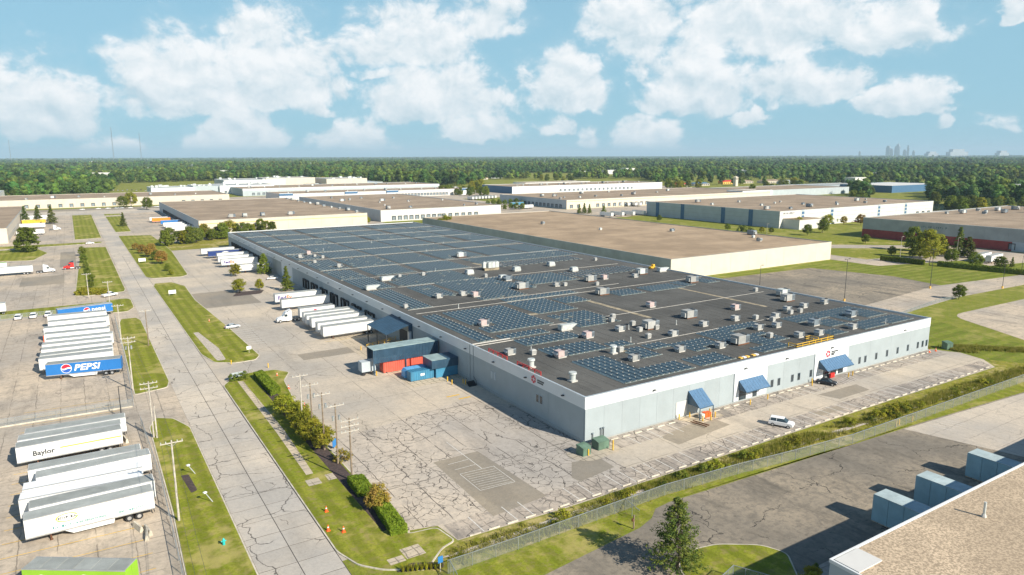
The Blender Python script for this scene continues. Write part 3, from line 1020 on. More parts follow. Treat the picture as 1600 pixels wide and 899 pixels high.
def ring(mb, cx, cz, r0, r1, y, n=20, a0=0.0, a1=2 * math.pi):
    vs, fs = [], []
    for i in range(n + 1):
        a = a0 + (a1 - a0) * i / n
        vs += [(cx + r0 * math.cos(a), y, cz + r0 * math.sin(a)), (cx + r1 * math.cos(a), y, cz + r1 * math.sin(a))]
    for i in range(n):
        fs.append((2 * i, 2 * i + 1, 2 * i + 3, 2 * i + 2))
    mb.add(vs, fs)


mb = MB()
for a in range(5):
    ring(mb, 150.6, 6.0, .35 + .0 * a, .85, MY0 - .03, 6, a * 1.2566 + .15, a * 1.2566 + 1.1)
child(mb, 'emblem', MT['ink_red'], main)
mb = MB()
for zz, x1 in ((6.32, 154.2), (5.9, 153.4), (5.55, 153.0)):          # lettering too worn and small to read
    x = 151.9
    while x < x1:
        w = random.uniform(.16, .34)
        mb.box(x, x + w, MY0 - .05, MY0 - .01, zz - .14, zz + .14)
        x += w + .1
child(mb, 'sign_lettering', MT['ink_dark'], main)
mb = MB()
for a in range(6):
    vs = []
    ring(mb, 0, 7.95, .3, .85, 0, 5, a * 1.0472 + .1, a * 1.0472 + .92)
o = mb.build('emblem', MT['ink_red'], main)
o.rotation_euler = (0, 0, -math.pi / 2)
wl(o, MX0 - .03, 114.4, 0)
mb = MB()
for zz, x1 in ((8.15, 2.4), (7.7, 2.0)):
    x = 0.0
    while x < x1:
        w = random.uniform(.18, .36)
        mb.box(x, x + w, 0, .03, zz - .16, zz + .16)
        x += w + .09
o = mb.build('sign_lettering', MT['ink_dark'], main)
o.rotation_euler = (0, 0, -math.pi / 2)
wl(o, MX0 - .04, 113.0, 0)


def awning(label, x0, x1, z_top, z_bot, out, legs=False, sides=True):
    e = empty('awning', (x0, MY0, 0), 0, label, 'awning')
    n = int((x1 - x0) / .42)
    s = (x1 - x0) / n
    dz, L = z_top - z_bot, out
    rib = MB()
    rib.add([(0, -.08, z_top), (s - .04, -.08, z_top), (s - .04, -L, z_bot), (0, -L, z_bot), (0, -.08, z_top - .06), (s - .04, -.08, z_top - .06), (s - .04, -L, z_bot - .06), (0, -L, z_bot - .06)],
            [(0, 3, 2, 1), (4, 5, 6, 7), (0, 1, 5, 4), (1, 2, 6, 5), (2, 3, 7, 6), (3, 0, 4, 7)])
    me = rib.mesh('metal_sheet', MT['awning'])
    for i in range(n):
        put('metal_sheet', me, e, (i * s, 0, .03 * (i % 2)))
    if sides:
        w = x1 - x0
        for x in (0.03, w - .03):
            sd = MB()
            sd.add([(x - .02, -.05, z_top - .08), (x - .02, -L, z_bot - .08), (x - .02, -.05, z_bot - .08), (x + .02, -.05, z_top - .08), (x + .02, -L, z_bot - .08), (x + .02, -.05, z_bot - .08)],
                   [(0, 1, 2), (5, 4, 3), (0, 3, 4, 1), (1, 4, 5, 2), (2, 5, 3, 0)])
            sd.build('side_panel', MT['navy'], e)
    fr = MB()
    w = x1 - x0
    fr.bar((0, -L, z_bot - .12), (w, -L, z_bot - .12), .1)
    fr.build('front_rail', MT['navy'], e)
    if legs:
        for x in (.08, w - .08):
            MB().bar((x, -L + .05, .05), (x, -L + .05, z_bot - .15), .14).build('leg', MT['navy'], e)
    else:
        for x in (.3, w - .3):
            MB().bar((x, -L + .1, z_bot - .1), (x, -.05, z_bot - 1.0), .06).build('brace', MT['navy'], e)
    return e


awning('steep blue metal awning on two legs over the ramp door', 103.6, 107.6, 5.4, 2.7, 3.4, legs=True)
awning('blue metal awning on the white bay beside the ramp door', 119.0, 126.8, 4.9, 2.9, 2.3)
awning('wide blue metal awning over the main entrance under the red emblem', 147.2, 157.6, 4.9, 2.9, 2.5)

# canopies on the shaded dock wall
c1 = empty('dock_canopy', (MX0, 175, 0), 0, 'navy sloped canopy over the ramp dock on the shaded wall', 'canopy')
n = 22
s = 14.6 / n
me = MB().add([(0, 0, 7.3), (0, s - .05, 7.3), (-7.8, s - .05, 5.2), (-7.8, 0, 5.2), (0, 0, 7.22), (0, s - .05, 7.22), (-7.8, s - .05, 5.12), (-7.8, 0, 5.12)],
              [(0, 1, 2, 3), (7, 6, 5, 4), (0, 3, 7, 4), (1, 5, 6, 2), (3, 2, 6, 7), (0, 4, 5, 1)]).mesh('metal_sheet', MT['navy'])
for i in range(n):
    put('metal_sheet', me, c1, (0, i * s, .035 * (i % 2)))
MB().box(-.3, 0, -.15, -.05, 3.2, 7.3).box(-1.2, -.3, -.15, -.05, 5.4, 7.15).build('end_panel', MT['navy'], c1)
for yq in (.2, 7.3, 14.4):
    MB().bar((-7.6, yq, 0), (-7.6, yq, 5.1), .22).build('leg', MT['steel_dark'], c1)
MB().box(-.9, -.1, .1, 1.3, 0.05, 5.0).build('return_wall', MT['wall_white'], c1)
MB().box(-.08, 0, 3, 9, .1, 4.4).build('doorway', MT['grille'], c1)
rp = empty('dock_ramp', (66, 178, 0), 0, 'concrete ramp with yellow guard rails under the navy canopy', 'ramp')
MB().add([(0, 0, 0), (9.5, 0, 0), (9.5, 0, 1.2), (0, 5, 0), (9.5, 5, 0), (9.5, 5, 1.2)], [(0, 1, 2), (5, 4, 3), (0, 2, 5, 3), (1, 4, 5, 2), (0, 3, 4, 1)]).build('ramp_deck', MT['conc_walk'], rp)
for yq in (.1, 4.9):
    rl = MB()
    for z in (.55, 1.05):
        rl.bar((.2, yq, z + .02), (9.2, yq, z + 1.15), .09)
    rl.build('guard_rail', MT['paint_yellow'], rp)
    for i in range(6):
        x = .3 + i * 1.75
        MB().bar((x, yq, x * .126), (x, yq, x * .126 + 1.1), .1).build('rail_post', MT['paint_yellow'], rp)
st = empty('service_stair', (73.5, 136.6, 0), 0, 'dark steel stair with handrails against the shaded wall', 'stair')
for i in range(5):
    MB().box(.9, 2.9, 1.2 + i * .3, 1.52 + i * .3, .18 * i, .18 * i + .2).build('step', MT['steel_dark'], st)
MB().bar((.9, 1.2, .1), (.9, 1.2, 1.0), .06).bar((.9, 1.2, 1.0), (.9, 2.7, 1.9), .06).bar((.9, 2.7, .9), (.9, 2.7, 1.9), .06).bar((2.9, 1.2, .1), (2.9, 1.2, 1.0), .06).bar((2.9, 1.2, 1.0), (2.9, 2.7, 1.9), .06).build('handrail', MT['steel_dark'], st)

c2 = empty('compactor_canopy', (58.8, 158.0, 0), 0, 'long navy metal canopy on posts above the red compactor container', 'canopy')
MT['canopy_top'] = plain('canopy_top', (.27, .36, .36), .6, var=.15, dirt=.2)
MB().box(0, 17.6, 0, 4.3, 6.35, 6.5).build('roof', MT['canopy_top'], c2)
mb = MB()
for i in range(44):
    mb.box(i * .4, i * .4 + .33, -.06 - .03 * (i % 2), 0.0, 3.0, 6.35)
mb.build('side_cladding', MT['navy'], c2)
MB().box(0, 17.6, 4.3, 4.36, 3.0, 6.35).build('back_cladding', MT['navy'], c2)
for x, yq in ((.15, .15), (.15, 4.15), (8.6, .15), (8.6, 4.15), (17.2, .15)):
    MB().bar((x, yq, 0), (x, yq, 6.3), .28).build('post', MT['navy'], c2)


def ribbed_box(name, mat, L, W, H, ribs, lid=True):
    mb = MB().box(0, L, 0, W, .15, H)
    for i in range(ribs):
        x = (i + .5) * L / ribs
        mb.box(x - .07, x + .07, -.09, 0, .2, H - .05).box(x - .07, x + .07, W, W + .09, .2, H - .05)
        if lid:
            mb.box(x - .06, x + .06, 0, W, H, H + .08)
    mb.box(-.06, L + .06, -.1, W + .1, H - .12, H - .02)
    return mb


e = empty('roll_off_container', (64.4, 148.4, 0), 0, 'ribbed blue roll-off container beside the compactor canopy', 'container')
ribbed_box('body', 'container_blue', 6.0, 2.4, 2.4, 10).build('body', MT['container_blue'], e)
MB().box(2.5, 2.95, -.12, -.1, 1.15, 1.75).box(3.05, 3.5, -.12, -.1, 1.2, 1.75).build('white_mark', MT['ink_white'], e)
for x in (.6, 5.4):
    MB().cyl((x, .2, .18), (x, .5, .18), .18).cyl((x, 1.9, .18), (x, 2.2, .18), .18).build('roller', MT['steel_dark'], e)
e = empty('roll_off_container', (64.2, 151.4, 0), 0, 'pale blue rounded compactor container next to the ribbed blue one', 'container')
prof = [(0, .2), (6.0, .2), (6.0, 2.3), (.5, 2.3), (0, 1.7)]
MB().xprism(prof, 0, 2.2).build('body', MT['container_pale'], e)
for x in (.4, 2.9, 5.6):
    MB().box(x, x + .12, -.06, 2.26, .25, 2.34 if x > .5 else 1.9).build('rib', MT['container_pale'], e)
e = empty('compactor_container', (61.5, 158.4, 0), 0, 'red ribbed compactor container under the long navy canopy', 'container')
ribbed_box('body', 'container_red', 7.0, 2.6, 2.9, 12).build('front_body', MT['container_red'], e)
o = ribbed_box('body', 'container_red', 5.6, 2.6, 2.9, 10).build('rear_body', MT['container_red'], e)
o.location = (7.4, 0, 0)
for x in (.8, 6.2, 8.2, 12.2):
    MB().cyl((x, -.05, .2), (x, .25, .2), .2).build('wheel', MT['black'], e)
e = empty('dock_housing', (69.6, 147.6, 0), 0, 'navy box housing with grey flat top joined to the blue containers', 'housing')
MB().box(0, 7.1, 0, 5.2, 2.5, 4.6).build('upper_body', MT['navy'], e)
MB().box(-.05, 4.0, -.05, 5.25, 4.6, 4.68).build('top', MT['canopy_top'], e)
MB().box(1.2, 7.1, .3, 4.9, .1, 2.5).build('lower_body', MT['container_blue'], e)
e = empty('parked_box_trailer', (56.2, 159.2, 0), 0, 'pale box trailer end showing under the near end of the navy canopy', 'trailer')
MB().box(0, 3.6, 0, 2.5, .9, 3.4).build('body', MT['pale_grey'], e)
for x in (.5, 3.0):
    MB().cyl((x, -.02, .45), (x, .25, .45), .45, n=14).build('wheel', MT['black'], e)
e = empty('dumpster', (67.4, 175.6, 0), -.3, 'small blue dumpster beside the yellow ramp rails', 'dumpster')
MB().xprism([(0, .1), (2.6, .1), (2.8, 1.5), (-.1, 1.4)], 0, 1.7).build('body', MT['container_blue'], e, fix=True)
MB().box(-.12, 2.8, -.05, .83, 1.5, 1.6).build('lid', MT['navy'], e)
MB().box(-.12, 2.8, .87, 1.75, 1.5, 1.6).build('lid', MT['navy'], e)

# ------------------------------------------------------------------ roof furniture
hv = []                                                       # footprints kept clear of panels


def louvres(mb, x0, x1, y, z0, z1, n):
    for i in range(n):
        z = z0 + (i + .5) * (z1 - z0) / n
        mb.box(x0, x1, y - .06, y, z - .03, z + .03)


def hv_meshes():
    D = {}
    # packaged unit: body, curb, condenser section with louvres, fan cowls, hood
    D['unit'] = dict(curb=MB().box(-.95, .95, -.65, .65, 0, .3), body=MB().box(-1.1, .35, -.75, .75, .3, 1.45), coil=MB().box(.37, 1.1, -.72, .72, .32, 1.4),
                     fan_cowl=MB().cyl((.72, 0, 1.4), (.72, 0, 1.58), .48, n=12), hood=MB().add([(-1.1, -.6, 1.3), (-1.1, .6, 1.3), (-1.55, .6, .8), (-1.55, -.6, .8), (-1.1, -.6, .8), (-1.1, .6, .8)],
                                                                                              [(0, 1, 2, 3), (0, 3, 4), (1, 5, 2), (3, 2, 5, 4)]))
    g = MB()
    louvres(g, .4, 1.08, -.73, .45, 1.3, 5)
    D['unit']['grille'] = g
    D['small'] = dict(curb=MB().box(-.55, .55, -.5, .5, 0, .25), body=MB().box(-.62, .62, -.56, .56, .25, 1.0), lid=MB().add(
        [(-.7, -.64, 1.0), (.7, -.64, 1.0), (.7, .64, 1.0), (-.7, .64, 1.0), (-.4, -.35, 1.25), (.4, -.35, 1.25), (.4, .35, 1.25), (-.4, .35, 1.25)],
        [(4, 5, 6, 7), (0, 1, 5, 4), (1, 2, 6, 5), (2, 3, 7, 6), (3, 0, 4, 7), (3, 2, 1, 0)]))
    big = dict(rail=MB().box(-1.9, 1.9, -1.1, -.9, 0, .35).box(-1.9, 1.9, .9, 1.1, 0, .35), body=MB().box(-2.0, .5, -1.2, 1.2, .35, 2.3), coil=MB().box(.52, 1.95, -1.15, 1.15, .38, 2.2))
    g = MB()
    louvres(g, .6, 1.2, -1.17, .6, 2.05, 7)
    louvres(g, 1.3, 1.9, -1.17, .6, 2.05, 7)
    big['grille'] = g
    big['fan_cowl'] = MB().cyl((.9, -.55, 2.2), (.9, -.55, 2.42), .45, n=12).cyl((1.5, .5, 2.2), (1.5, .5, 2.42), .45, n=12)
    big['duct'] = MB().box(-2.5, -2.0, -.8, .8, .5, 1.7)
    D['big'] = big
    D['wedge'] = dict(curb=MB().box(-1.3, 1.3, -.8, .8, 0, .3), body=MB().xprism([(-1.4, .3), (1.4, .3), (1.0, 1.7), (-1.4, 1.7)], -.9, .9), hood=MB().xprism([(-1.9, .7), (-1.4, .7), (-1.4, 1.5)], -.7, .7))
    D['duct'] = dict(curb=MB().box(-1.8, 1.6, -.7, .7, 0, .3), body=MB().xprism([(-2, .3), (1.0, .3), (3.0, 1.5), (-1.7, 1.6)], -.8, .8), flange=MB().box(-2.08, -1.98, -.85, .85, .3, 1.62))
    D['cylinder'] = dict(curb=MB().box(-.75, .75, -.75, .75, 0, .3), body=MB().cyl((0, 0, .3), (0, 0, 1.6), .62, n=16), cap=MB().cyl((0, 0, 1.6), (0, 0, 1.95), .85, .78, n=16))
    D['pipe'] = dict(flashing=MB().cyl((0, 0, 0), (0, 0, .25), .22, .14, n=8), stack=MB().cyl((0, 0, .2), (0, 0, 1.3), .11, n=8))
    D['bank'] = dict(frame=MB().box(-3.3, 3.3, -1.2, -1.0, .0, .9).box(-3.3, 3.3, 1.0, 1.2, 0, .9).box(-3.3, 3.3, -1.2, 1.2, .8, .95))
    return D


MT['roof_dust'] = plain('roof_dust', (.30, .25, .17), .95, var=.4, scale=.7)
hvp = hv_meshes()
hv_mat = {'curb': 'ballast', 'rail': 'rust', 'coil': 'hvac_dark', 'grille': 'grille', 'fan_cowl': 'steel_dark', 'hood': 'hvac_dark', 'flashing': 'ballast', 'frame': 'roof_dust'}
for kind in hvp:
    for pn in hvp[kind]:
        hvp[kind][pn] = hvp[kind][pn].mesh(pn, MT[hv_mat.get(pn, 'hvac_grey')])
hv_names = {'unit': 'air_conditioner', 'small': 'roof_vent', 'big': 'air_handler', 'wedge': 'intake_hood', 'duct': 'duct_unit', 'cylinder': 'exhaust_fan', 'pipe': 'vent_pipe'}
hv_cat = {'unit': 'air conditioner', 'small': 'roof vent', 'big': 'air handler', 'wedge': 'intake hood', 'duct': 'duct', 'cylinder': 'exhaust fan', 'pipe': 'vent pipe'}


def hvac(kind, x, y, rz=0.0, mat='hvac_grey', z=RZ + .02, scale=1.0, label=None, keep=True, group=None):
    e = empty(hv_names[kind], (x, y, z), rz, label, hv_cat[kind], group)
    e.scale = (scale,) * 3
    for pn, me in hvp[kind].items():
        m = MT[mat] if pn in ('body', 'lid', 'cap', 'stack', 'flange') else None
        put(pn, me, e, mat=m)
    if keep:
        r = {'unit': 2.6, 'small': 1.7, 'big': 4.2, 'wedge': 2.8, 'duct': 3.3, 'cylinder': 2.0, 'pipe': .9}[kind] * scale
        hv.append((x, y, r))
    return e


main_units = []


def mu(kind, mat, pts, rz=0.0, s=1.0):
    for p in pts:
        main_units.append((kind, mat, p[0], p[1], rz, s))


mu('unit', 'hvac_pink', [(105, 132.2), (89.2, 122), (89.6, 157.2), (106.8, 192.4), (142.8, 150.2), (161, 134.3), (90.6, 320.6), (162, 195)], s=1.15)
mu('unit', 'hvac_grey', [(116, 133), (124, 122.2), (101.2, 111.2), (115, 111), (150, 125), (162, 121.2), (172, 125), (180, 125.3), (190, 125.4), (147, 115), (153, 114), (155.3, 103.2), (149, 104.4), (168.2, 102.4),
                         (104.4, 196.4), (96, 197), (138, 125.2), (139, 193), (125.2, 108.2), (80.9, 130), (84.2, 312), (90, 276), (174, 192)])
mu('unit', 'hvac_dark', [(163, 110), (181, 111), (131, 212)], s=1.25)
mu('big', 'hvac_grey', [(124.4, 122.8 + 8), (142, 134.2), (132, 108.2), (143, 173), (184, 173.2), (126.6, 195.6), (155, 194.4), (184.2, 134)])
mu('big', 'hvac_pale', [(145, 274), (181, 196), (190, 140)])
mu('small', 'hvac_grey', [(123, 136.2), (120, 130.2), (125.2, 129.6), (117.2, 124), (103.4, 118.4), (169.6, 122.2), (173.6, 122), (156, 123.2), (143, 108.4), (85.2, 127.2), (124, 145.4), (121, 142.3), (142, 192.2), (81, 189),
                          (128, 223), (84.8, 293), (90.2, 311), (92, 305), (188.5, 233.5), (189, 150), (152, 187.2), (158, 119.2), (110, 239), (100.6, 239.6)])
mu('wedge', 'hvac_pale', [(145, 228), (163.6, 231), (163.2, 215), (130.4, 212 + 2.4), (126, 231.5)], s=1.05)
mu('duct', 'hvac_pale', [(105, 142.6 - 1.2), (94, 236), (193 - 1.5, 196), (83, 222)])
mu('cylinder', 'hvac_pale', [(81.2, 107), (79.4, 119.2), (101, 118)])
mu('pipe', 'hvac_pale', [(111, 123.4), (119, 133.2), (126, 133.4), (133, 130.2), (181, 101.2), (94, 180), (86, 129.2), (152, 187), (118, 245), (140, 300), (100, 330), (130, 345), (160, 322)])
main_units.sort(key=lambda u: u[3])
ORD = ['first', 'second', 'third', 'fourth', 'fifth', 'sixth', 'seventh', 'eighth', 'ninth', 'tenth', '11th', '12th', '13th', '14th', '15th', '16th', '17th', '18th', '19th', '20th'] + ['%dth' % i for i in range(21, 90)]
look = {('unit', 'hvac_pink'): 'pinkish rooftop air conditioner', ('unit', 'hvac_grey'): 'grey rooftop air conditioner', ('unit', 'hvac_dark'): 'large dark grey rooftop air conditioner', ('big', 'hvac_grey'): 'big grey rooftop air handler',
        ('big', 'hvac_pale'): 'big pale rooftop air handler', ('small', 'hvac_grey'): 'small hooded roof vent', ('wedge', 'hvac_pale'): 'pale wedge-shaped intake hood', ('duct', 'hvac_pale'): 'pale tapering duct unit',
        ('cylinder', 'hvac_pale'): 'round white exhaust fan', ('pipe', 'hvac_pale'): 'thin white vent pipe'}
cnt = {}
for (kind, mat, x, y, rz, s) in main_units:
    c = cnt[(kind, mat)] = cnt.get((kind, mat), 0) + 1
    lab = '%s, %s of its kind back from the front parapet' % (look[(kind, mat)], ORD[c - 1])
    hvac(kind, x, y, rz + random.choice((0, 0, math.pi / 2)) * (kind in ('small',)), mat, scale=s, label=lab, group='units on the solar roof')
# chiller bank on its yellow frame
e = empty('chiller_bank', (138, 236.4, RZ), 0, 'row of tall white chillers on a yellow frame on the roof', 'chiller')
hv.append((138, 236.4, 6.5))
put('frame', hvp['bank']['frame'], e)
for iy in range(2):
    for ix in range(4):
        if iy or ix > 0:
            c = MB().box(-3.2 + ix * 1.65, -1.7 + ix * 1.65, -1.2 + iy * 1.25, -.05 + iy * 1.25, .95, 3.1).build('chiller_module', MT['hvac_pale'], e)
            MB().cyl((-2.45 + ix * 1.65, -.62 + iy * 1.25, 3.1), (-2.45 + ix * 1.65, -.62 + iy * 1.25, 3.35), .5, n=10).build('fan_cowl', MT['hvac_pale'], c)
# rooftop guard rails
def guard(label, pts, mat, z=RZ, h=1.1):
    e = empty('roof_guard_rail', (pts[0][0], pts[0][1], z), 0, label, 'guard rail')
    o = Vector((pts[0][0], pts[0][1]))
    for a, b in zip(pts, pts[1:]):
        a, b = Vector(a) - o, Vector(b) - o
        mb = MB()
        for q in (.55, h):
            mb.bar((a.x, a.y, q), (b.x, b.y, q), .12)
        mb.build('rail', MT[mat], e)
        n = max(1, round((b - a).length / 2.2))
        for i in range(n + 1):
            c = a.lerp(b, i / n)
            MB().bar((c.x, c.y, 0), (c.x, c.y, h + .05), .13).build('post', MT[mat], e)
    return e


guard('yellow guard rail along the front roof edge above the entrance', [(139.2, 100.2), (139.2, 98.1), (153.4, 98.1), (153.4, 99.6)], 'paint_yellow')
guard('small yellow rail round the roof hatch behind the front guard rail', [(147.2, 99.2), (147.2, 101.4), (149.0, 101.4), (149.0, 99.2)], 'paint_yellow')
guard('red folding guard rail on the roof edge above the downpipes', [(77.9, 134.6), (77.9, 126.6)], 'red', h=.85)
guard('red folding guard rail on the roof edge beside the round fan', [(77.9, 122.4), (77.9, 113.4)], 'red', h=.85)
e = empty('roof_lift', (193.2, 203.6, RZ), .2, 'small yellow lift standing near the far roof edge', 'lift')
MB().box(-1.4, 1.4, -.6, .6, .2, .9).build('chassis', MT['paint_yellow'], e)
MB().box(.2, 1.3, -.5, .5, .9, 1.7).build('cab', MT['paint_yellow'], e)
for x in (-.9, .9):
    MB().cyl((x, -.7, .3), (x, .7, .3), .3, n=12).build('wheel', MT['black'], e)

# ------------------------------------------------------------------ solar arrays
TILT = rad(10)
PW, PL, ROWP = 1.16, 1.92, 1.52                                 # panel depth, length along the row, row pitch
cx, sz = PW * math.cos(TILT), PW * math.sin(TILT)


def panel_geo(mb, x, y, z, pmi=0, fmi=1):
    """one tilted module with a pale rim"""
    za, zb = z + .12 + sz, z + .12
    vs = [(x, y, za), (x + cx, y, zb), (x + cx, y + PL - .03, zb), (x, y + PL - .03, za)]
    lo = [(a, b, c - .04) for a, b, c in vs]
    mb.add(vs + lo, [(0, 1, 2, 3)], pmi)
    b = len(mb.v) - 8
    mb.f += [tuple(i + b for i in f) for f in ((0, 4, 5, 1), (1, 5, 6, 2), (2, 6, 7, 3), (3, 7, 4, 0))]
    mb.mi += [fmi] * 4


def rack_geo(mb, x, y, z, n, mi=0, bmi=1):
    """wind deflector behind a row of n modules and ballast blocks"""
    L = n * PL
    mb.add([(x - .02, y, z + .12 + sz), (x - .02, y + L - .05, z + .12 + sz), (x - .22, y + L - .05, z + .03), (x - .22, y, z + .03)], [(0, 1, 2, 3)], mi)
    for i in range(n + 1):
        yy = y + min(i * PL, L) - .03
        mb.box(x + .05, x + cx + .35, yy - .05, yy + .02, z, z + .08, mi, skip='b')
        mb.box(x + cx + .04, x + cx + .24, yy - .11, yy + .11, z + .08, z + .17, bmi, skip='b')
        mb.box(x - .03, x + .03, yy - .035, yy + .0, z + .05, z + .18 + sz, mi, skip='b')


one = MB()
panel_geo(one, 0, 0, 0)
panel_me = one.mesh('solar_panel', [MT['panel_pv'], MT['deflector']])


def free(x, y):
    for hx, hy, r in hv:
        if abs(x + .5 - hx) < r * .85 and abs(y + .95 - hy) < r * .85:
            return False
    return True


def array(x0, x1, y0, y1, label, near=False, holes=0.0, mats=('panel_pv',), pitch=ROWP):
    z = RZ + .03
    e = empty('solar_array', (x0, y0, z), 0, label, 'solar array', 'solar arrays on the dark roof')
    rack, far = MB(), MB()
    x = x0
    np_ = 0
    while x + 1.0 < x1:
        y = y0
        run = 0
        ystart = y
        while y + PL <= y1 + .01:
            ok = free(x, y) and random.random() > holes
            if ok:
                if run == 0:
                    ystart = y
                run += 1
                if near:
                    put('solar_panel', panel_me, e, (x - x0, y - y0, 0))
                else:
                    panel_geo(far, x - x0, y - y0, 0)
                np_ += 1
            if run and (not ok or y + 2 * PL > y1 + .01):
                rack_geo(rack, x - x0, ystart - y0, 0, run)
                run = 0
            y += PL
        x += pitch
    if far.v:
        o = far.build('solar_panels', [MT[mats[0]], MT['deflector']], e)
        o['kind'] = 'stuff'
    if rack.v:
        o = rack.build('mounting_rack', [MT['deflector'], MT['ballast']], e)
        o['kind'] = 'stuff'
    return np_


near_arrays = [
    (89, 98, 100.2, 119, 'solar panel block closest to the front corner of the roof'),
    (98, 109.4, 100.2, 107.6, 'solar panel block along the front parapet beside the corner block'),
    (103.8, 110, 111.4, 120, 'small solar block behind the front blocks next to bare brown roof'),
    (88.4, 104, 122, 130, 'solar strip behind the corner block beside the pinkish unit'),
    (104.6, 110.4, 121.6, 126, 'short solar strip continuing the one behind the corner block'),
    (111, 118, 115.6, 121.2, 'small solar block at the middle of the front roof, set back'),
    (116.6, 128.4, 109, 118, 'solar block at mid front roof before the big air handler'),
    (110.6, 122, 100.2, 106.6, 'solar block along the front parapet left of the orange covers'),
    (130.4, 139.4, 111, 121, 'solar block right of the big air handler'),
    (139.4, 153, 117.6, 121.6, 'thin solar strip running right behind the big air handler'),
    (130.4, 142, 100.2, 106.4, 'solar block behind the yellow front guard rail'),
    (134, 146, 105, 114, 'solar block between the yellow guard rail and the thin strip'),
    (162, 176, 114, 121, 'solar block at the back left of the far front corner group'),
    (164, 173.4, 106.6, 113.8, 'solar block in the middle left of the far front corner group'),
    (176, 193.6, 107.6, 120.6, 'large solar block at the far front corner of the roof'),
    (170, 193.6, 100.2, 107.4, 'solar block along the front parapet at the far corner'),
    (158, 164.2, 101, 105, 'tiny solar block between two grey units by the front parapet'),
    (88, 105.2, 133.8, 139.6, 'solar strip just in front of the twin pale roof pipes'),
    (86.6, 100.2, 141.9, 145.8, 'solar strip just behind the twin pale roof pipes'),
    (80.4, 84.6, 143, 177.2, 'long lone solar rows parallel to the shaded roof edge')]
npn = 0
for a in near_arrays:
    npn += array(*a, near=True)
far_arrays = [(87, 107.4, 149.4, 178, 0), (109.8, 123.4, 160.6, 178.4, 0), (110, 123.2, 141.6, 158, .04), (111, 139, 180, 184.2, 0), (125, 134, 168, 177, .03), (146.4, 158, 168, 177, 0), (160, 175, 168, 177, 0), (176.6, 193, 169, 178, .03),
              (81, 89.2, 186, 219, 0), (94.6, 104.4, 197.5, 219.5, .03), (106, 122.6, 186.5, 222, .02), (122.8, 134, 195, 220, .05), (134.6, 155, 200, 218.5, .06), (94, 124, 221.8, 243, .05),
              (81, 92.6, 222, 246, .02)]
ylanes = [(246, 268), (270.5, 299), (302, 322), (325, 352), (355.5, 379), (382, 405), (408.5, 433)]
xlanes = [(80.6, 93), (95, 113), (115, 134.6), (136.4, 157), (159, 177), (179, 194)]
random.seed(5)
for j, (a, b) in enumerate(ylanes):
    for i, (c, d) in enumerate(xlanes):
        if j == 0 and i > 2:
            continue
        far_arrays.append((c, d - random.choice((0, 0, 1.8)), a + random.choice((0, 0, 2)), b, random.choice((0, .01, .04, .08))))
far_arrays += [(142, 194, 252.5, 268, .05)]
far_arrays.sort(key=lambda r: (round(r[2] / 12), r[0]))
rowc, last, colc = 0, None, 0
for (a, b, c, d, h) in far_arrays:
    if round(c / 12) != last:
        last = round(c / 12)
        rowc += 1
        colc = 0
    colc += 1
    array(a, b, c, d, 'dark blue solar block, %s from the shaded eave in row %s behind the roof pipes' % (ORD[colc - 1], ORD[rowc - 1]), holes=h)
array(146, 188.4, 240, 250.4, 'brownish tilted module strip behind the white chillers', mats=('panel_brown',), pitch=2.6)
array(155.6, 189, 203.4, 216, 'brownish tilted module block near the far edge of the solar roof', mats=('panel_brown',), pitch=2.6, holes=.05)
print('near panels', npn)
# pipe runs and walkway lines on the roof
mb = MB()
for yq, a, b in ((121.2, 111, 160), (147.6, 104, 190), (179.2, 80, 195), (185.0, 80, 160), (220.6, 92, 190), (244.6, 80, 150), (269.2, 80, 195), (300.4, 80, 195), (323.5, 80, 195), (353.7, 80, 194), (380.6, 80, 194), (406.8, 80, 194)):
    mb.box(a, b, yq - .05, yq + .05, RZ + .1, RZ + .18)
child(mb, 'roof_conduit', MT['ballast'], main)
for (x, y, w, l) in ((133, 155, 1.6, 30), (172, 150, 1.4, 36), (141, 250, 2, 12), (106, 118, 5, 1.2), (108, 161.5, 6, 2), (140, 205, 5, 2.5)):
    child(MB().sheet(round_poly(rect(x - w / 2, x + w / 2, y - l / 2, y + l / 2), .7), RZ + .022), 'dusty_patch', MT['roof_dust'], main)

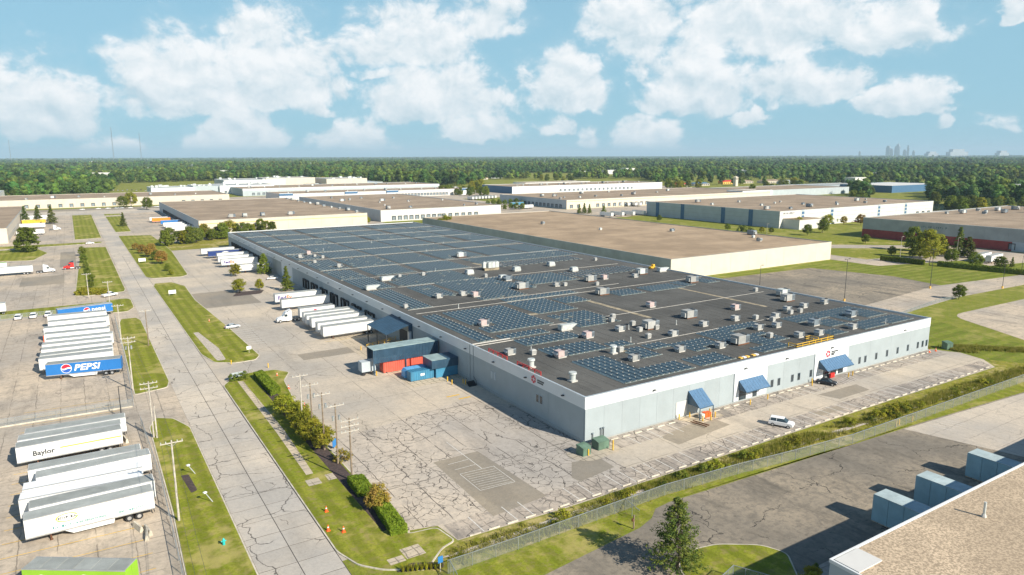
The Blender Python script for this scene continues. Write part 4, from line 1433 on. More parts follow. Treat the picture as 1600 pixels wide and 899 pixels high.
# ------------------------------------------------------------------ other warehouses
def warehouse(name, label, x0, x1, y0, y1, h, wall='cream', roof='roof_tan', band=None, west=None, south_docks=(), west_docks=(), piers_s=(), piers_w=(), pier_mat='blue_pier', joints=12.0, lower=None, lips=()):
    e = empty(name, (x0, y0, 0), 0, label, 'warehouse')
    W, L = x1 - x0, y1 - y0
    w = MT[wall]
    ww = MT[west or wall]

    def panels(n_, s_, mk, mat):
        me = mk.mesh('wall_panel', mat)
        return me
    # south and west walls panel by panel, the others plain
    ns = max(1, round(W / joints))
    s_ = W / ns
    me = MB().box(.03, s_ - .03, 0, .3, 0, h).mesh('wall_panel', w)
    for i in range(ns):
        put('wall_panel', me, e, (i * s_, 0, 0))
    nw = max(1, round((L - .3) / joints))
    s_ = (L - .3) / nw
    me = MB().box(0, .3, .03, s_ - .03, 0, h).mesh('wall_panel', ww)
    for i in range(nw):
        put('wall_panel', me, e, (0, .3 + i * s_, 0))
    MB().box(.33, W, L - .3, L, 0, h).box(W - .3, W, .3, L - .32, 0, h).box(.31, W - .31, .31, .34, 0, h - .05).box(.31, .34, .35, L - .31, 0, h - .05).build('rear_wall', w, e)
    MB().sheet(rect(.3, W - .3, .3, L - .3), h - .3).build('roof', MT[roof], e)
    c = MB()
    c.box(-.08, W + .08, -.08, .38, h, h + .12).box(-.08, .38, .38, L, h, h + .12).box(W - .38, W + .08, .38, L, h, h + .12).box(.38, W - .38, L - .38, L + .08, h, h + .12)
    c.build('coping', MT['coping'] if wall != 'cream' else MT['tilt_grey'], e)
    if band:
        for (mat, z0, z1) in band:
            MB().box(-.04, W, -.05, -.01, z0, z1).build('wall_band', MT[mat], e)
    for (mat, z0, z1) in (lower or ()):
        MB().box(-.05, -.01, 0, L, z0, z1).build('wall_band', MT[mat], e)
    dm = MB().box(-1.4, 1.4, -.06, 0, 1.0, 4.0).mesh('dock_door', MT['hvac_dark'])
    sm = MB().box(-1.7, -1.4, -.35, 0, .9, 4.3).box(1.4, 1.7, -.35, 0, .9, 4.3).box(-1.7, 1.7, -.4, 0, 4.0, 4.4).mesh('dock_seal', MT['black'])
    for x in south_docks:
        o = put('dock_door', dm, e, (x - x0, -.03, 0))
        put('dock_seal', sm, o)
    for y in west_docks:
        o = put('dock_door', dm, e, (-.03, y - y0, 0), -math.pi / 2)
        put('dock_seal', sm, o)
    for x in piers_s:
        o = MB().box(x - x0 - 1.8, x - x0 + 1.8, -.12, -.02, 0, h).build('pier', MT['pale_grey'], e)
        for q in range(4):
            z = .8 + q * (h - 1) / 4
            MB().box(x - x0 - 1.5, x - x0 + 1.5, -.18, -.12, z, z + (h - 1) / 4 * .62).build('window', MT[pier_mat], o)
    for y in piers_w:
        MB().box(-.12, -.02, y - y0 - 2, y - y0 + 2, 0, h).build('pier', MT[pier_mat], e)
    for (z0, z1) in lips:
        MB().box(-.06, W, -.07, -.01, z0, z1).box(-.07, -.01, 0, L, z0, z1).build('string_course', MT['tilt_grey'], e)
    return e


def rr(a, b, n):
    return [a + (b - a) * i / (n - 1) for i in range(n)]


warehouse('warehouse_building', 'cream warehouse with plain tan roof right behind the solar roof', 216, 329.3, 216, 468, 9.1, 'cream', 'roof_tan', west='tilt_grey')
e3 = warehouse('warehouse_building', 'cream warehouse with yellow stripe and tan roof beyond the far end of the solar roof', 73.5, 196, 527, 776, 9.5, 'cream', 'roof_tan2', band=[('orange_stripe', 7.0, 7.35)], west='pale_grey', west_docks=rr(560, 740, 22))
warehouse('warehouse_building', 'white fronted warehouse with dark dock doors and brown roof behind the striped one', 214.5, 330, 545.5, 787, 9.5, 'pale', 'roof_tan2', west='pale_grey', south_docks=rr(226, 268, 9) + rr(272, 304, 6))
warehouse('warehouse_building', 'cream warehouse with yellow stripe and round dock seals in the middle distance', 422, 735, 570, 700, 9.3, 'cream', 'roof_tan2', band=[('orange_stripe', 7.4, 7.7)], west='pale_grey', south_docks=rr(428, 437, 2) + rr(462, 545, 12), west_docks=rr(580, 660, 12))
e6 = warehouse('warehouse_building', 'tall white warehouse with blue window piers and navy wall strips', 439, 650, 331, 472, 12.5, 'pale', 'roof_tan2', west='pale_grey', piers_s=(466, 502, 566, 606), piers_w=(357, 384, 428, 458), lips=((3.0, 3.18), (6.2, 6.38), (9.3, 9.48)), south_docks=(625, 634, 643))
MB().box(4, 30, -14, 0, 0, 7.0).build('office_wing', MT['pale'], e6)
MB().box(3.8, 30.2, -14.2, .0, 7.0, 7.2).build('office_roof', MT['roof_tan2'], e6)

e7 = warehouse('warehouse_building', 'beige warehouse with dark red lower wall at the right edge', 441, 640, 60, 268, 12.5, 'tilt_grey', 'roof_tan2', lower=[('red_wall', 0, 5.2)], west_docks=(180, 171, 162, 153))
MB().box(-.2, -.06, 268 - 60 - 96, 268 - 60 - 88, 0, 5.3).build('pale_bay', MT['pale_grey'], e7)
warehouse('warehouse_building', 'warehouse with long pale dock side at the left edge of the picture', -92, -36, 539, 783, 9.5, 'cream', 'roof_tan2', west_docks=())
e9 = [o for o in bpy.data.objects if o.get('label', '').startswith('warehouse with long pale')][0]
dm = MB().box(0, .06, -1.4, 1.4, 1.0, 4.0).mesh('dock_door', MT['hvac_dark'])
for y in rr(550, 770, 24):
    put('dock_door', dm, e9, (56.01, y - 539, 0))
MB().box(44, 50, -.08, -.02, 1.5, 4.5).build('window', MT['glass'], e9)
warehouse('warehouse_building', 'very long low cream warehouse closing the end of the road', -330, 160, 889, 1005, 9.5, 'cream', 'roof_tan2', south_docks=rr(-40, 40, 9) + rr(110, 150, 5))
warehouse('warehouse_building', 'small pale flat building on the far left above the long cream warehouse', -330, -70, 1008, 1090, 12.5, 'pale', 'tilt_grey')
e11 = warehouse('warehouse_building', 'long pale grey warehouse with white band and thin brown roof far behind', 200, 498, 1012, 1120, 10, 'pale_grey', 'roof_tan2', band=[('wall_white', 7.6, 10)], south_docks=rr(214, 290, 12))
e12 = warehouse('warehouse_building', 'low white warehouse with blue corner entrances in front of the pale grey one', 214, 482, 872, 940, 8.6, 'pale', 'roof_tan2', south_docks=rr(370, 440, 16))
for x in (214, 296, 352, 462):
    MB().box(x - 214, x - 214 + 16, -1.2, 0, 0, 9.4).build('entrance_block', MT['wall_white'], e12)
    MB().box(x - 214 - .3, x - 214 + 16.3, -1.5, .2, 6.4, 8.9).build('blue_fascia', MT['blue_pier'], e12)
warehouse('warehouse_building', 'white panelled warehouse with grey joints far behind on the right', 535, 826, 853, 940, 10, 'wall_white', 'roof_tan2', west='blue_pier', joints=50, south_docks=rr(620, 760, 18))
warehouse('warehouse_building', 'wide low brown roofed building behind the blue pier warehouse', 745, 930, 590, 680, 9, 'pale_grey', 'roof_tan2')
e = warehouse('office_building', 'small white two storey office in front of the wide brown roof', 690, 745, 575, 600, 10.5, 'wall_white', 'roof_tan2')
for i in range(9):
    for j in range(2):
        MB().box(3 + i * 5.6, 6.2 + i * 5.6, -.06, -.02, 1.4 + j * 4.6, 3.6 + j * 4.6).build('window', MT['glass'], e)
warehouse('warehouse_building', 'blue grey low building behind trees right of the blue pier warehouse', 985, 1120, 560, 640, 10, 'blue_pier', 'pale')
warehouse('warehouse_building', 'low teal fronted building far behind the blue pier warehouse', 900, 1080, 640, 700, 8, 'pale_grey', 'tilt_grey')
warehouse('warehouse_building', 'pale shed half hidden by trees at the right', 1180, 1250, 470, 520, 8, 'wall_white', 'pale')
warehouse('warehouse_building', 'pale building with bluish roof behind the long grey warehouse', 330, 470, 1180, 1260, 9, 'pale_grey', 'pale_grey')
warehouse('warehouse_building', 'small pale building between trees behind the white panelled warehouse', 660, 800, 1010, 1050, 8, 'pale', 'roof_tan2')
# light industrial complex at the upper left
for i, (x0, x1, y0, y1, h, wl_, lab) in enumerate([
        (95, 150, 1090, 1150, 11, 'wall_white', 'white shed at the left end of the far industrial complex'),
        (150, 185, 1100, 1160, 12, 'pale_grey', 'blue grey shed second from the left in the far complex'),
        (185, 262, 1095, 1170, 12, 'wall_white', 'long white shed with small openings in the far complex'),
        (205, 300, 1175, 1260, 17, 'pale', 'taller pale block behind the long white shed'),
        (270, 350, 1180, 1240, 19, 'cream', 'tall cream block of the far industrial complex'),
        (360, 430, 1150, 1230, 17, 'cream', 'tall cream box with plain wall at the right of the far complex')]):
    e = warehouse('industrial_building', lab, x0, x1, y0, y1, h, wl_, 'tilt_grey', south_docks=rr(x0 + 8, x1 - 8, 6) if i == 2 else ())
    rng = random.Random(i)
    for q in range(9):
        a, b = rng.uniform(3, x1 - x0 - 6), rng.uniform(3, y1 - y0 - 6)
        MB().box(a, a + rng.uniform(2, 5), b, b + rng.uniform(2, 5), h - .3, h + rng.uniform(.8, 3)).build('roof_unit', MT['hvac_pale'], e)
# roadside shops
for i, (px, py, w, d, h, wl_, rf_, lab) in enumerate([
        (1058, 292, 30, 14, 6, 'pale', 'red', 'shop with red gabled roof among trees'), (1085, 291, 36, 16, 6, 'cream', 'awning', 'low shop with teal roof next to the red gabled one'),
        (1130, 288, 28, 14, 7, 'orange_stripe', 'red', 'bright red and yellow restaurant far away'), (1160, 287, 30, 14, 6, 'cream', 'roof_tan2', 'cream shop beside the bright red restaurant'),
        (1196, 287, 46, 20, 7, 'cream', 'roof_tan2', 'wide cream shop row right of the square tower'), (1225, 288, 50, 16, 7, 'pale_grey', 'tilt_grey', 'grey strip shop at the right of the shop row'),
        (1300, 296, 60, 20, 8, 'orange_stripe', 'roof_tan2', 'orange banded store behind the teal building'), (1420, 296, 26, 12, 6, 'cream', 'red', 'small red roofed house right of the blue grey building'),
        (742, 281, 34, 16, 6, 'cream', 'rust', 'brown roofed house between trees in the middle distance'), (768, 279, 30, 14, 6, 'wall_white', 'pale', 'white house beside the brown roofed one'),
        (985, 273, 60, 20, 8, 'wall_white', 'pale', 'white building glimpsed through the far trees'), (1010, 279, 24, 12, 7, 'wall_white', 'hvac_dark', 'white house with dark roof in the far trees')]):
    x, y = P(px, py)
    e = empty('shop_building', (x, y, 0), random.uniform(-.1, .1), lab, 'shop')
    MB().box(0, w, 0, d, 0, h * .65).build('wall', MT[wl_], e)
    MB().add([(-.6, -.6, h * .65), (w + .6, -.6, h * .65), (w + .6, d + .6, h * .65), (-.6, d + .6, h * .65), (3, d / 2, h), (w - 3, d / 2, h)], [(0, 1, 5, 4), (2, 3, 4, 5), (1, 2, 5), (3, 0, 4), (3, 2, 1, 0)]).build('roof', MT[rf_], e)
    for q in range(int(w / 5)):
        MB().box(1.5 + q * 5, 4.4 + q * 5, -.05, -.01, .8, 2.9).build('window', MT['glass'], e)
x, y = P(1149, 291)
e = empty('square_tower', (x, y, 0), 0, 'pale square tower with a cap between the far shops', 'tower')
MB().box(-3, 3, -3, 3, 0, 15).build('shaft', MT['cream'], e)
MB().add([(-3.6, -3.6, 15), (3.6, -3.6, 15), (3.6, 3.6, 15), (-3.6, 3.6, 15), (0, 0, 17.5)], [(0, 1, 4), (1, 2, 4), (2, 3, 4), (3, 0, 4), (3, 2, 1, 0)]).build('cap', MT['cream'], e)
for x_ in (-1.5, 1.5):
    MB().box(x_ - .6, x_ + .6, -3.06, -3.01, 11, 14).build('opening', MT['glass'], e)
# units on the other roofs
k_ = 0
other = [('behind the solar roof', 9.1 - .28, [(313, 252), (324, 262), (303, 240), (270, 330), (262, 380), (300, 300)]),
         ('on the yellow striped warehouse', 9.5 - .28, [(99, 545), (108, 546), (121, 547), (142, 545)] + [(192, 540 + i * 21) for i in range(11)]),
         ('on the white fronted warehouse', 9.5 - .28, [(227, 560), (249, 563), (240, 600), (251, 640), (262, 660), (281, 640), (228, 680), (242, 700), (300, 560), (316, 566), (290, 700), (318, 640), (262, 720), (236, 740)]),
         ('on the roof with round dock seals', 9.3 - .28, [(430, 592), (447, 608), (462, 600), (488, 606), (520, 600), (548, 612), (575, 640), (602, 630), (470, 660), (510, 660), (640, 650), (440, 640), (450, 630), (560, 670)]),
         ('on the blue pier warehouse', 12.5 - .28, [(451, 352), (470, 345), (455, 410), (470, 440), (500, 350), (520, 370), (540, 352), (512, 392), (560, 366), (580, 352), (600, 372), (606, 350), (480, 380), (620, 376), (530, 400), (500, 420)]),
         ('on the red walled warehouse', 12.5 - .28, [(520, 255), (532, 250), (545, 258), (556, 246), (566, 256), (578, 248), (590, 254), (600, 246), (540, 240), (560, 236)]),
         ('on the white panelled warehouse', 10 - .28, [(560 + i * 15.5, 880 + (i * 7) % 17) for i in range(17)]),
         ('on the long pale grey warehouse', 10 - .28, [(215 + i * 24, 1040 + (i * 13) % 31) for i in range(12)]),
         ('on the low white warehouse', 8.6 - .28, [(230 + i * 26, 890 + (i * 9) % 20) for i in range(10)]),
         ('on the long cream warehouse', 9.5 - .28, [(-40 + i * 24, 905 + (i * 11) % 30) for i in range(8)])]
for where, z, pts in other:
    for i, (x, y) in enumerate(sorted(pts)):
        kd = ('unit', 'small', 'unit', 'big')[(i * 7 + int(x)) % 4]
        hvac(kd, x, y, random.choice((0, 1.57)), ('hvac_grey', 'hvac_pale', 'hvac_dark')[i % 3], z, 1.15, 'roof unit %s, %s from its left side' % (where, ORD[i]), keep=False, group='roof units ' + where)
x, y = 575, 225
hvac('duct', x, y, 1.2, 'hvac_dark', 12.2, 2.0, 'large teal duct unit on the red walled warehouse roof', keep=False)

MT['encl_roof'] = plain('enclosure_roof', (.38, .46, .47), .7, var=.12, obj_var=.08)
# gravel roofed building in the lower right corner
e8 = empty('gravel_roof_building', (67, 41, 0), 0, 'building with pea gravel roof and white edge in the lower right corner', 'warehouse')
G8 = 9.2
MB().box(0, 120, -60, 0, 0, G8 - .3).build('wall', MT['pale_grey'], e8)
MB().sheet([(.25, -60), (120, -60), (120, -.25), (.25, -.25)], G8 - .15).build('roof', MT['roof_gravel'], e8)
MB().box(-.08, 120, -.16, .08, G8 - .4, G8).build('coping', MT['wall_white'], e8)
MB().box(-.08, .16, -60, -.16, G8 - .4, G8).build('coping', MT['wall_white'], e8)
MB().box(.3, 4.6, -3.2, -.3, G8 - .12, G8 + .02).build('corner_plate', MT['pale'], e8)
hvac('pipe', 91.5, 36.6, 0, 'hvac_pale', G8 - .13, 1.5, 'white vent pipe on the gravel roof', keep=False)
hvac('cylinder', 112.5, 37.5, 0, 'hvac_grey', G8 - .13, .45, 'small mushroom vent on the gravel roof', keep=False)
for i, (x, lab) in enumerate(((95.2, 'blue grey dock enclosure at the left of the three beside the gravel roof'), (106.6, 'middle blue grey dock enclosure beside the gravel roof'), (122.3, 'blue grey dock enclosure at the right of the three beside the gravel roof'))):
    e = empty('dock_enclosure', (x, 41.2, 0), 0, lab, 'dock enclosure')
    for q in range(5):
        MB().box(-.06, 0, q * 2.25, q * 2.25 + 2.2, .2, 4.2).build('side_panel', MT['encl'] if 'encl' in MT else MT.setdefault('encl', plain('enclosure_blue', (.27, .43, .49), .6, var=.08, obj_var=.05)), e)
        MB().box(2.9, 2.96, q * 2.25, q * 2.25 + 2.2, .2, 4.2).build('side_panel', MT['encl'], e)
        MB().box(-.1, 3.0, q * 2.25, q * 2.25 + 2.2, 4.2, 4.3).build('roof_panel', MT['encl_roof'], e)
    MB().box(-.06, 2.96, 11.2, 11.26, .2, 4.2).build('end_panel', MT['encl'], e)
    MB().box(0, 2.9, 0, 11.2, 0, .2).build('floor', MT['conc_walk'], e)

def worn_text(parent, x0, x1, z, h, mat, y=-.05, gap=.35, seed=1):
    """a line of lettering too small or faded to read: separate upright strokes"""
    rg = random.Random(seed)
    mb = MB()
    x = x0
    while x < x1:
        w = h * rg.uniform(.35, .75)
        mb.box(x, x + w * .3, y, y + .02, z, z + h)
        mb.box(x + w * .3, x + w, y, y + .02, z + h * rg.choice((0, .4, .8)), z + h * rg.choice((.2, .6, 1.0)) + .001)
        x += w + h * (gap if rg.random() < .85 else 1.0)
    return mb.build('worn_lettering', MT[mat], parent, fix=True)


MT['ink_faded'] = plain('ink_faded', (.15, .21, .21), .8, var=.3)
worn_text(e6, 4, 16, 10.2, 1.1, 'ink_dark', -.12)
o = worn_text(e7, 0, 16, 9.0, 1.3, 'ink_faded', 0)
o.rotation_euler = (0, 0, -math.pi / 2)
o.location = (-.1, 170, 0)


# ------------------------------------------------------------------ trailers
TL, TW = 16.0, 2.6
tr = {}
tr['body'] = MB().box(0, TL, 0, TW, 1.2, 4.02)
tr['roof'] = MB().box(.06, TL - .06, .08, TW - .08, 4.02, 4.06)
tr['side_rail'] = MB().box(-.02, TL + .02, -.03, 0, 1.12, 1.3).box(-.02, TL + .02, TW, TW + .03, 1.12, 1.3).box(-.02, TL + .02, -.03, .05, 3.94, 4.08).box(-.02, TL + .02, TW - .05, TW + .03, 3.94, 4.08)
d = MB()
for q in (0.04, TW / 2 + .02):
    d.box(TL, TL + .05, q, q + TW / 2 - .06, 1.25, 3.95)
tr['rear_door'] = d
tr['chassis'] = MB().box(.6, TL, .75, 1.0, .95, 1.2).box(.6, TL, 1.6, 1.85, .95, 1.2).box(TL - .1, TL, .2, TW - .2, .5, .62).box(TL - .1, TL - .02, .5, .6, .6, 1.0).box(TL - .1, TL - .02, 2.0, 2.1, .6, 1.0)
tr['landing_leg'] = MB().box(2.8, 3.0, .45, .65, .05, 1.15).box(2.7, 3.1, .35, .75, .02, .08)
tr['landing_leg_b'] = MB().box(2.8, 3.0, 1.95, 2.15, .05, 1.15).box(2.7, 3.1, 1.85, 2.25, .02, .08)
tr['skirt'] = MB().add([(4.4, .12, 1.14), (10.8, .12, 1.14), (10.6, .12, .4), (5.6, .12, .4)], [(3, 2, 1, 0)]).add([(4.4, TW - .12, 1.14), (10.8, TW - .12, 1.14), (10.6, TW - .12, .4), (5.6, TW - .12, .4)], [(0, 1, 2, 3)])
whl = MB().cyl((0, 0, 0), (0, .55, 0), .52, n=16).mesh('wheel', MT['black'])
rim = MB().cyl((0, -.02, 0), (0, .05, 0), .28, n=12).mesh('rim', MT['alu'])
tr_m = {'body': 'trailer_white', 'roof': 'trailer_roof', 'side_rail': 'alu', 'rear_door': 'white', 'chassis': 'steel_dark', 'landing_leg': 'rust', 'landing_leg_b': 'rust', 'skirt': 'white'}
tr = {k_: v.mesh('landing_leg' if k_ == 'landing_leg_b' else k_, MT[tr_m[k_]]) for k_, v in tr.items()}


def trailer(x, y, rz, label, group=None, body='white', roof=None, skirt=False, scale=1.0, flip=False):
    """front end at (x, y); rear doors 16 m along +x"""
    e = empty('semi_trailer', (x, y, .02), rz, label, 'trailer', group)
    e.scale = (scale, 1, 1)
    for pn, me in tr.items():
        if pn == 'skirt' and not skirt:
            continue
        m = MT['trailer_white' if body == 'white' and pn == 'body' else body] if pn in ('body', 'rear_door') else (MT[roof] if pn == 'roof' and roof else None)
        put(me.name.split('.')[0], me, e, mat=m)
    for wx in (12.6, 13.9):
        for wy in (.02, TW - .57):
            o = put('wheel', whl, e, (wx, wy, .52))
            put('rim', rim, o, (0, 0 if wy < 1 else .52, 0))
    return e


def deg(a, b):
    return math.atan2(b[1] - a[1], b[0] - a[0])


# yard with the blue drinks trailers (left)
pep = trailer(-9.3, 196.6, deg((-9.3, 199.1), (6.4, 196.1)), 'blue trailer with big white italic lettering and round emblem, front of its row', body='trailer_blue', skirt=True)


def globe(parent, cx_, cz, r, y=-.035):
    """round emblem: red top, white wave, blue bottom"""
    def cap(mat, lo, hi, rr_, dy, nm):
        vs = []
        n = 24
        top = [(cx_ + rr_ * math.cos(t), cz + rr_ * math.sin(t)) for t in [math.pi * i / n for i in range(n + 1)]]
        pts = [(a, max(b, cz + lo * rr_ + .14 * rr_ * math.sin(3.1 * (a - cx_) / rr_))) for a, b in top] if lo is not None else top
        base = [(cx_ + rr_ * (1 - 2 * i / n), 0) for i in range(n + 1)]
        vs = [(a, y + dy, b) for a, b in pts]
        low = [(a, y + dy, cz + (lo or 0) * rr_ + .14 * rr_ * math.sin(3.1 * (a - cx_) / rr_)) for a, _ in pts]
        k0 = len(vs)
        mb = MB().add(vs + low, [(i, i + k0, i + k0 + 1, i + 1) for i in range(n)])
        mb.build(nm, MT[mat], parent)
    mb = MB()
    ring(mb, cx_, cz, 0.001, r, y, 28)
    mb.build('emblem_disc', MT['ink_white'], parent)
    cap('ink_red', .12, None, r * .9, -.01, 'emblem_top')
    mb = MB()
    n = 24
    rr_ = r * .9
    pts = [(cx_ + rr_ * math.cos(math.pi + math.pi * i / n), cz + rr_ * math.sin(math.pi + math.pi * i / n)) for i in range(n + 1)]
    low = [(a, cz - .2 * rr_ + .14 * rr_ * math.sin(3.1 * (a - cx_) / rr_)) for a, _ in pts]
    vs = [(a, y - .01, min(b, l[1])) for (a, b), l in zip(pts, low)] + [(a, y - .01, b) for a, b in low]
    mb.add(vs, [(i, i + n + 1, i + n + 2, i + 1) for i in range(n)])
    mb.build('emblem_bottom', MT['ink_blue'], parent)


globe(pep, 4.3, 2.65, 1.15)
put('lettering', text_mesh('PEPSI', 2.15, MT['ink_white'], shear=.25, bold=.05, sx=1.15), pep, (5.8, -.04, 1.95))
lots = [(-10.8, 203.2, -.10), (-10.6, 206.8, -.05), (-10.5, 213.2, -.12), (-10.5, 219.0, -.14), (-9.8, 224.4, -.14), (-10.3, 232.0, -.14), (-10.6, 240.4, -.08), (-9.7, 249.0, -.06), (-10.0, 258.6, -.10)]
for i, (x, y, a) in enumerate(lots):
    trailer(x, y, a * .6, 'white trailer in the blue trailer yard, %s behind the big lettered blue one' % ORD[i], 'trailers in the far left yard', roof=None)
MB().box(-.25, -.02, .2, 2.4, 1.6, 3.6).build('cooling_unit', MT['cone'], [o for o in bpy.data.objects if o.get('label', '').endswith('sixth behind the big lettered blue one')][0])
b2 = trailer(-7.4, 268.6, .17, 'blue trailer with small lettering and emblem at the far end of its yard', body='trailer_blue')
globe(b2, 8.3, 2.6, .95)
put('lettering', text_mesh('pepsi', 2.0, MT['ink_white'], bold=.02), b2, (9.7, -.04, 2.1))
# lower left yard
low = [(-10.0, 110.6, .02, 'white trailer with dark lettering and yellow green oval, front of the lower left row'), (-9.5, 114.3, .02, 'white trailer second in the lower left row behind the lettered one'),
       (-10.9, 118.0, -.06, 'all white roofed trailer third in the lower left row'), (-10.6, 121.5, -.04, 'all white roofed trailer fourth in the lower left row'), (-9.0, 125.4, .03, 'white trailer fifth in the lower left row'),
       (-10.2, 129.2, -.02, 'white trailer sixth in the lower left row beside the gap'), (-12.4, 140.9, .01, 'white trailer with dark name and gold stripe beyond the gap'), (-12.3, 144.6, -.04, 'white trailer with blue side behind the gold striped one'),
       (-11.4, 147.8, -.03, 'white trailer last of the lower left group by the fence')]
for i, (x, y, a, lab) in enumerate(low):
    t = trailer(x, y, a, lab, roof='white' if i in (2, 3) else None, skirt=i in (0,), body='white')
    if i == 0:
        mb = MB()
        ring(mb, 5.0, 3.0, .86, 1.0, 0, 24, .3, 3.4)
        o = mb.build('oval_mark', MT['paint_yellow'], t, (0, -.04, 0))
        o.scale = (1.35, 1, .62)
        o.location = (-1.75, -.04, 1.2)
        mb = MB()
        ring(mb, 5.0, 3.0, .86, 1.0, 0, 24, 3.5, 6.2)
        o = mb.build('oval_mark', MT['trailer_green'], t)
        o.scale = (1.35, 1, .62)
        o.location = (-1.75, -.04, 1.2)
        worn_text(t, 3.95, 6.1, 2.88, .36, 'ink_dark', -.045, .2, 3)
        worn_text(t, 3.2, 5.8, 1.75, .34, 'ink_teal', -.045, .3, 4)
        put('lettering', text_mesh('& INTERNATIONAL', .46, MT['ink_teal'], bold=.008, sx=.95), t, (6.0, -.04, 1.75))
        put('lettering', text_mesh('1 800', .46, MT['ink_teal'], bold=.008), t, (11.0, -.04, 1.75))
        worn_text(t, 12.7, 14.6, 1.75, .34, 'ink_teal', -.045, .3, 6)
    if i == 6:
        put('lettering', text_mesh('Baylor', 1.25, MT['ink_dark'], bold=.03), t, (2.3, -.04, 2.0))
        MB().box(6.4, 15.9, -.035, -.02, 2.55, 2.75).build('gold_stripe', MT['paint_yellow'], t)
    if i == 7:
        MB().box(.1, 15.9, -.035, -.02, 2.6, 3.8).build('blue_stripe', MT['pale_grey'], t)
# green liveried box truck at the bottom edge
g = trailer(-9.6, 96.8, deg((-10.2, 97.0), (.3, 89.9)), 'bright green liveried trailer with grey roof at the bottom left edge', body='trailer_green', scale=.8)
for i in range(6):
    MB().box(i * 2.66 + .1, i * 2.66 + 2.55, .1, TW - .1, 4.07, 4.1).build('roof_panel', MT['trailer_roof'], g)
mb = MB()
for cx_, cz in ((3.0, 2.6), (6.2, 2.4), (9.6, 2.7)):
    n = 12
    up = [(cx_ - 1.2 + 2.4 * i / n, cz + .75 * math.sin(math.pi * i / n)) for i in range(n + 1)]
    dn = [(cx_ - 1.2 + 2.4 * i / n, cz - .45 * math.sin(math.pi * i / n)) for i in range(n + 1)]
    mb = MB().add([(a, -.035, b) for a, b in up] + [(a, -.035, b) for a, b in dn], [(i, i + n + 1, i + n + 2, i + 1) for i in range(n)])
    mb.build('leaf_mark', MT['ink_white'], g)
# dock trailers on the shaded wall
fedex = []
dk = [(58.6, 197.6, .02, 'plain white trailer docked closest to the navy canopy', 0), (58.7, 203.2, .0, 'plain white docked trailer second from the navy canopy', 0), (59.0, 210.4, 0, 'plain white docked trailer third from the navy canopy', 0), (58.8, 214.9, 0, 'plain white docked trailer fourth from the navy canopy', 0),
      (59.1, 219.2, 0, 'white docked trailer with red lettering strip', 2), (59.9, 226.6, 0, 'white docked trailer beside the white tractor', 3), (58.5, 244.4, 0, 'plain white docked trailer next to the purple and orange lettered one', 0),
      (59.0, 255.6, 0, 'white trailer with purple and orange lettering docked near the conifer', 1), (62.3, 337.0, 0, 'plain white docked trailer behind the dark round tree', 0), (58.8, 359.6, 0, 'white trailer with purple and orange lettering docked at the far end', 1),
      (59.4, 371.6, 0, 'plain white trailer between the far lettered one and the navy one', 0), (61.0, 384, 0, 'plain white trailer next to the navy docked one', 0), (58.6, 396, 0, 'navy trailer with white mark docked at the far end', 4), (57.0, 408, 0, 'plain white trailer last along the shaded wall', 0)]
for (x, y, a, lab, kd) in dk:
    t = trailer(x, y, a, lab, body='trailer_navy' if kd == 4 else 'white', scale=1.06 if kd != 3 else .72)
    if kd == 1:
        put('lettering', text_mesh('Fed', 1.9, MT['ink_purple'], bold=.06), t, (.9, -.04, 2.0))
        put('lettering', text_mesh('Ex', 1.9, MT['ink_orange'], bold=.06), t, (3.75, -.04, 2.0))
    if kd == 2:
        MB().box(.9, 8.0, -.035, -.02, 2.9, 3.15).build('red_strip', MT['ink_red'], t)
        worn_text(t, 8.6, 10.6, 2.75, .6, 'ink_dark', -.045, .3, 9)
        MB().box(11.0, 15.2, -.035, -.02, 2.9, 3.1).build('brown_strip', MT['rust'], t)
    if kd == 3:
        MB().box(6.4, 7.6, -.035, -.02, 2.6, 3.4).build('red_mark', MT['ink_red'], t)
        MB().box(.8, 5.6, -.035, -.02, 2.9, 3.05).build('red_stripe', MT['ink_red'], t)
    if kd == 4:
        mb = MB()
        ring(mb, 8, 2.6, .3, 1.0, 0, 16)
        o = mb.build('white_mark', MT['ink_white'], t, (0, -.04, 0))
        o.scale = (1.9, 1, .8)
        o.location = (-7.2, -.04, .5)
# trailers elsewhere
for i, (x, y, a, b, lab) in enumerate([(53.5, 650, 0, 'white', 'white trailer behind the orange one at the striped warehouse'), (54.5, 641, 0, 'trailer_orange', 'orange trailer docked at the striped warehouse'), (58.0, 612, 0, 'trailer_blue', 'blue trailer docked at the striped warehouse'),
                                       (57.6, 590, 0, 'white', 'white trailer next to the blue one at the striped warehouse'), (57.8, 578, 0, 'white', 'middle white trailer docked at the striped warehouse'), (59.4, 566, 0, 'white', 'white trailer second from the trees at the striped warehouse'),
                                       (61.0, 552, 0, 'white', 'white trailer closest to the trees at the striped warehouse')]):
    trailer(x, y, a, lab, body=b, scale=.85)
for i, (x, y, b, lab) in enumerate([(-35, 728, 'white', 'white trailer farthest along the left edge warehouse'), (-35, 706, 'white', 'white trailer second farthest along the left edge warehouse'), (-35, 680, 'paint_yellow', 'yellow striped trailer along the left edge warehouse'),
                                    (-34.6, 640, 'white', 'white trailer in the middle of the left edge warehouse'), (-34, 585, 'white', 'white trailer behind the large round tree')]):
    t = trailer(x, y, 0, lab, body=b)
trailer(-34.2, 388, .03, 'white trailer with a white tractor in the left yard')
trailer(-45, 405, .02, 'pale green topped trailer at the left edge', roof='trailer_green')
trailer(-47, 366, 0, 'blue open container at the left edge', body='trailer_blue', scale=.9)
t = trailer(-27.5, 291, math.pi / 2 * 0, 'short white trailer standing by the yard fence', scale=.3)
trailer(381, 168.9, .1, 'white trailer with red mark parked before the red walled warehouse', scale=.95)
trailer(380, 163.2, .1, 'plain white trailer parked before the red walled warehouse', scale=.95)
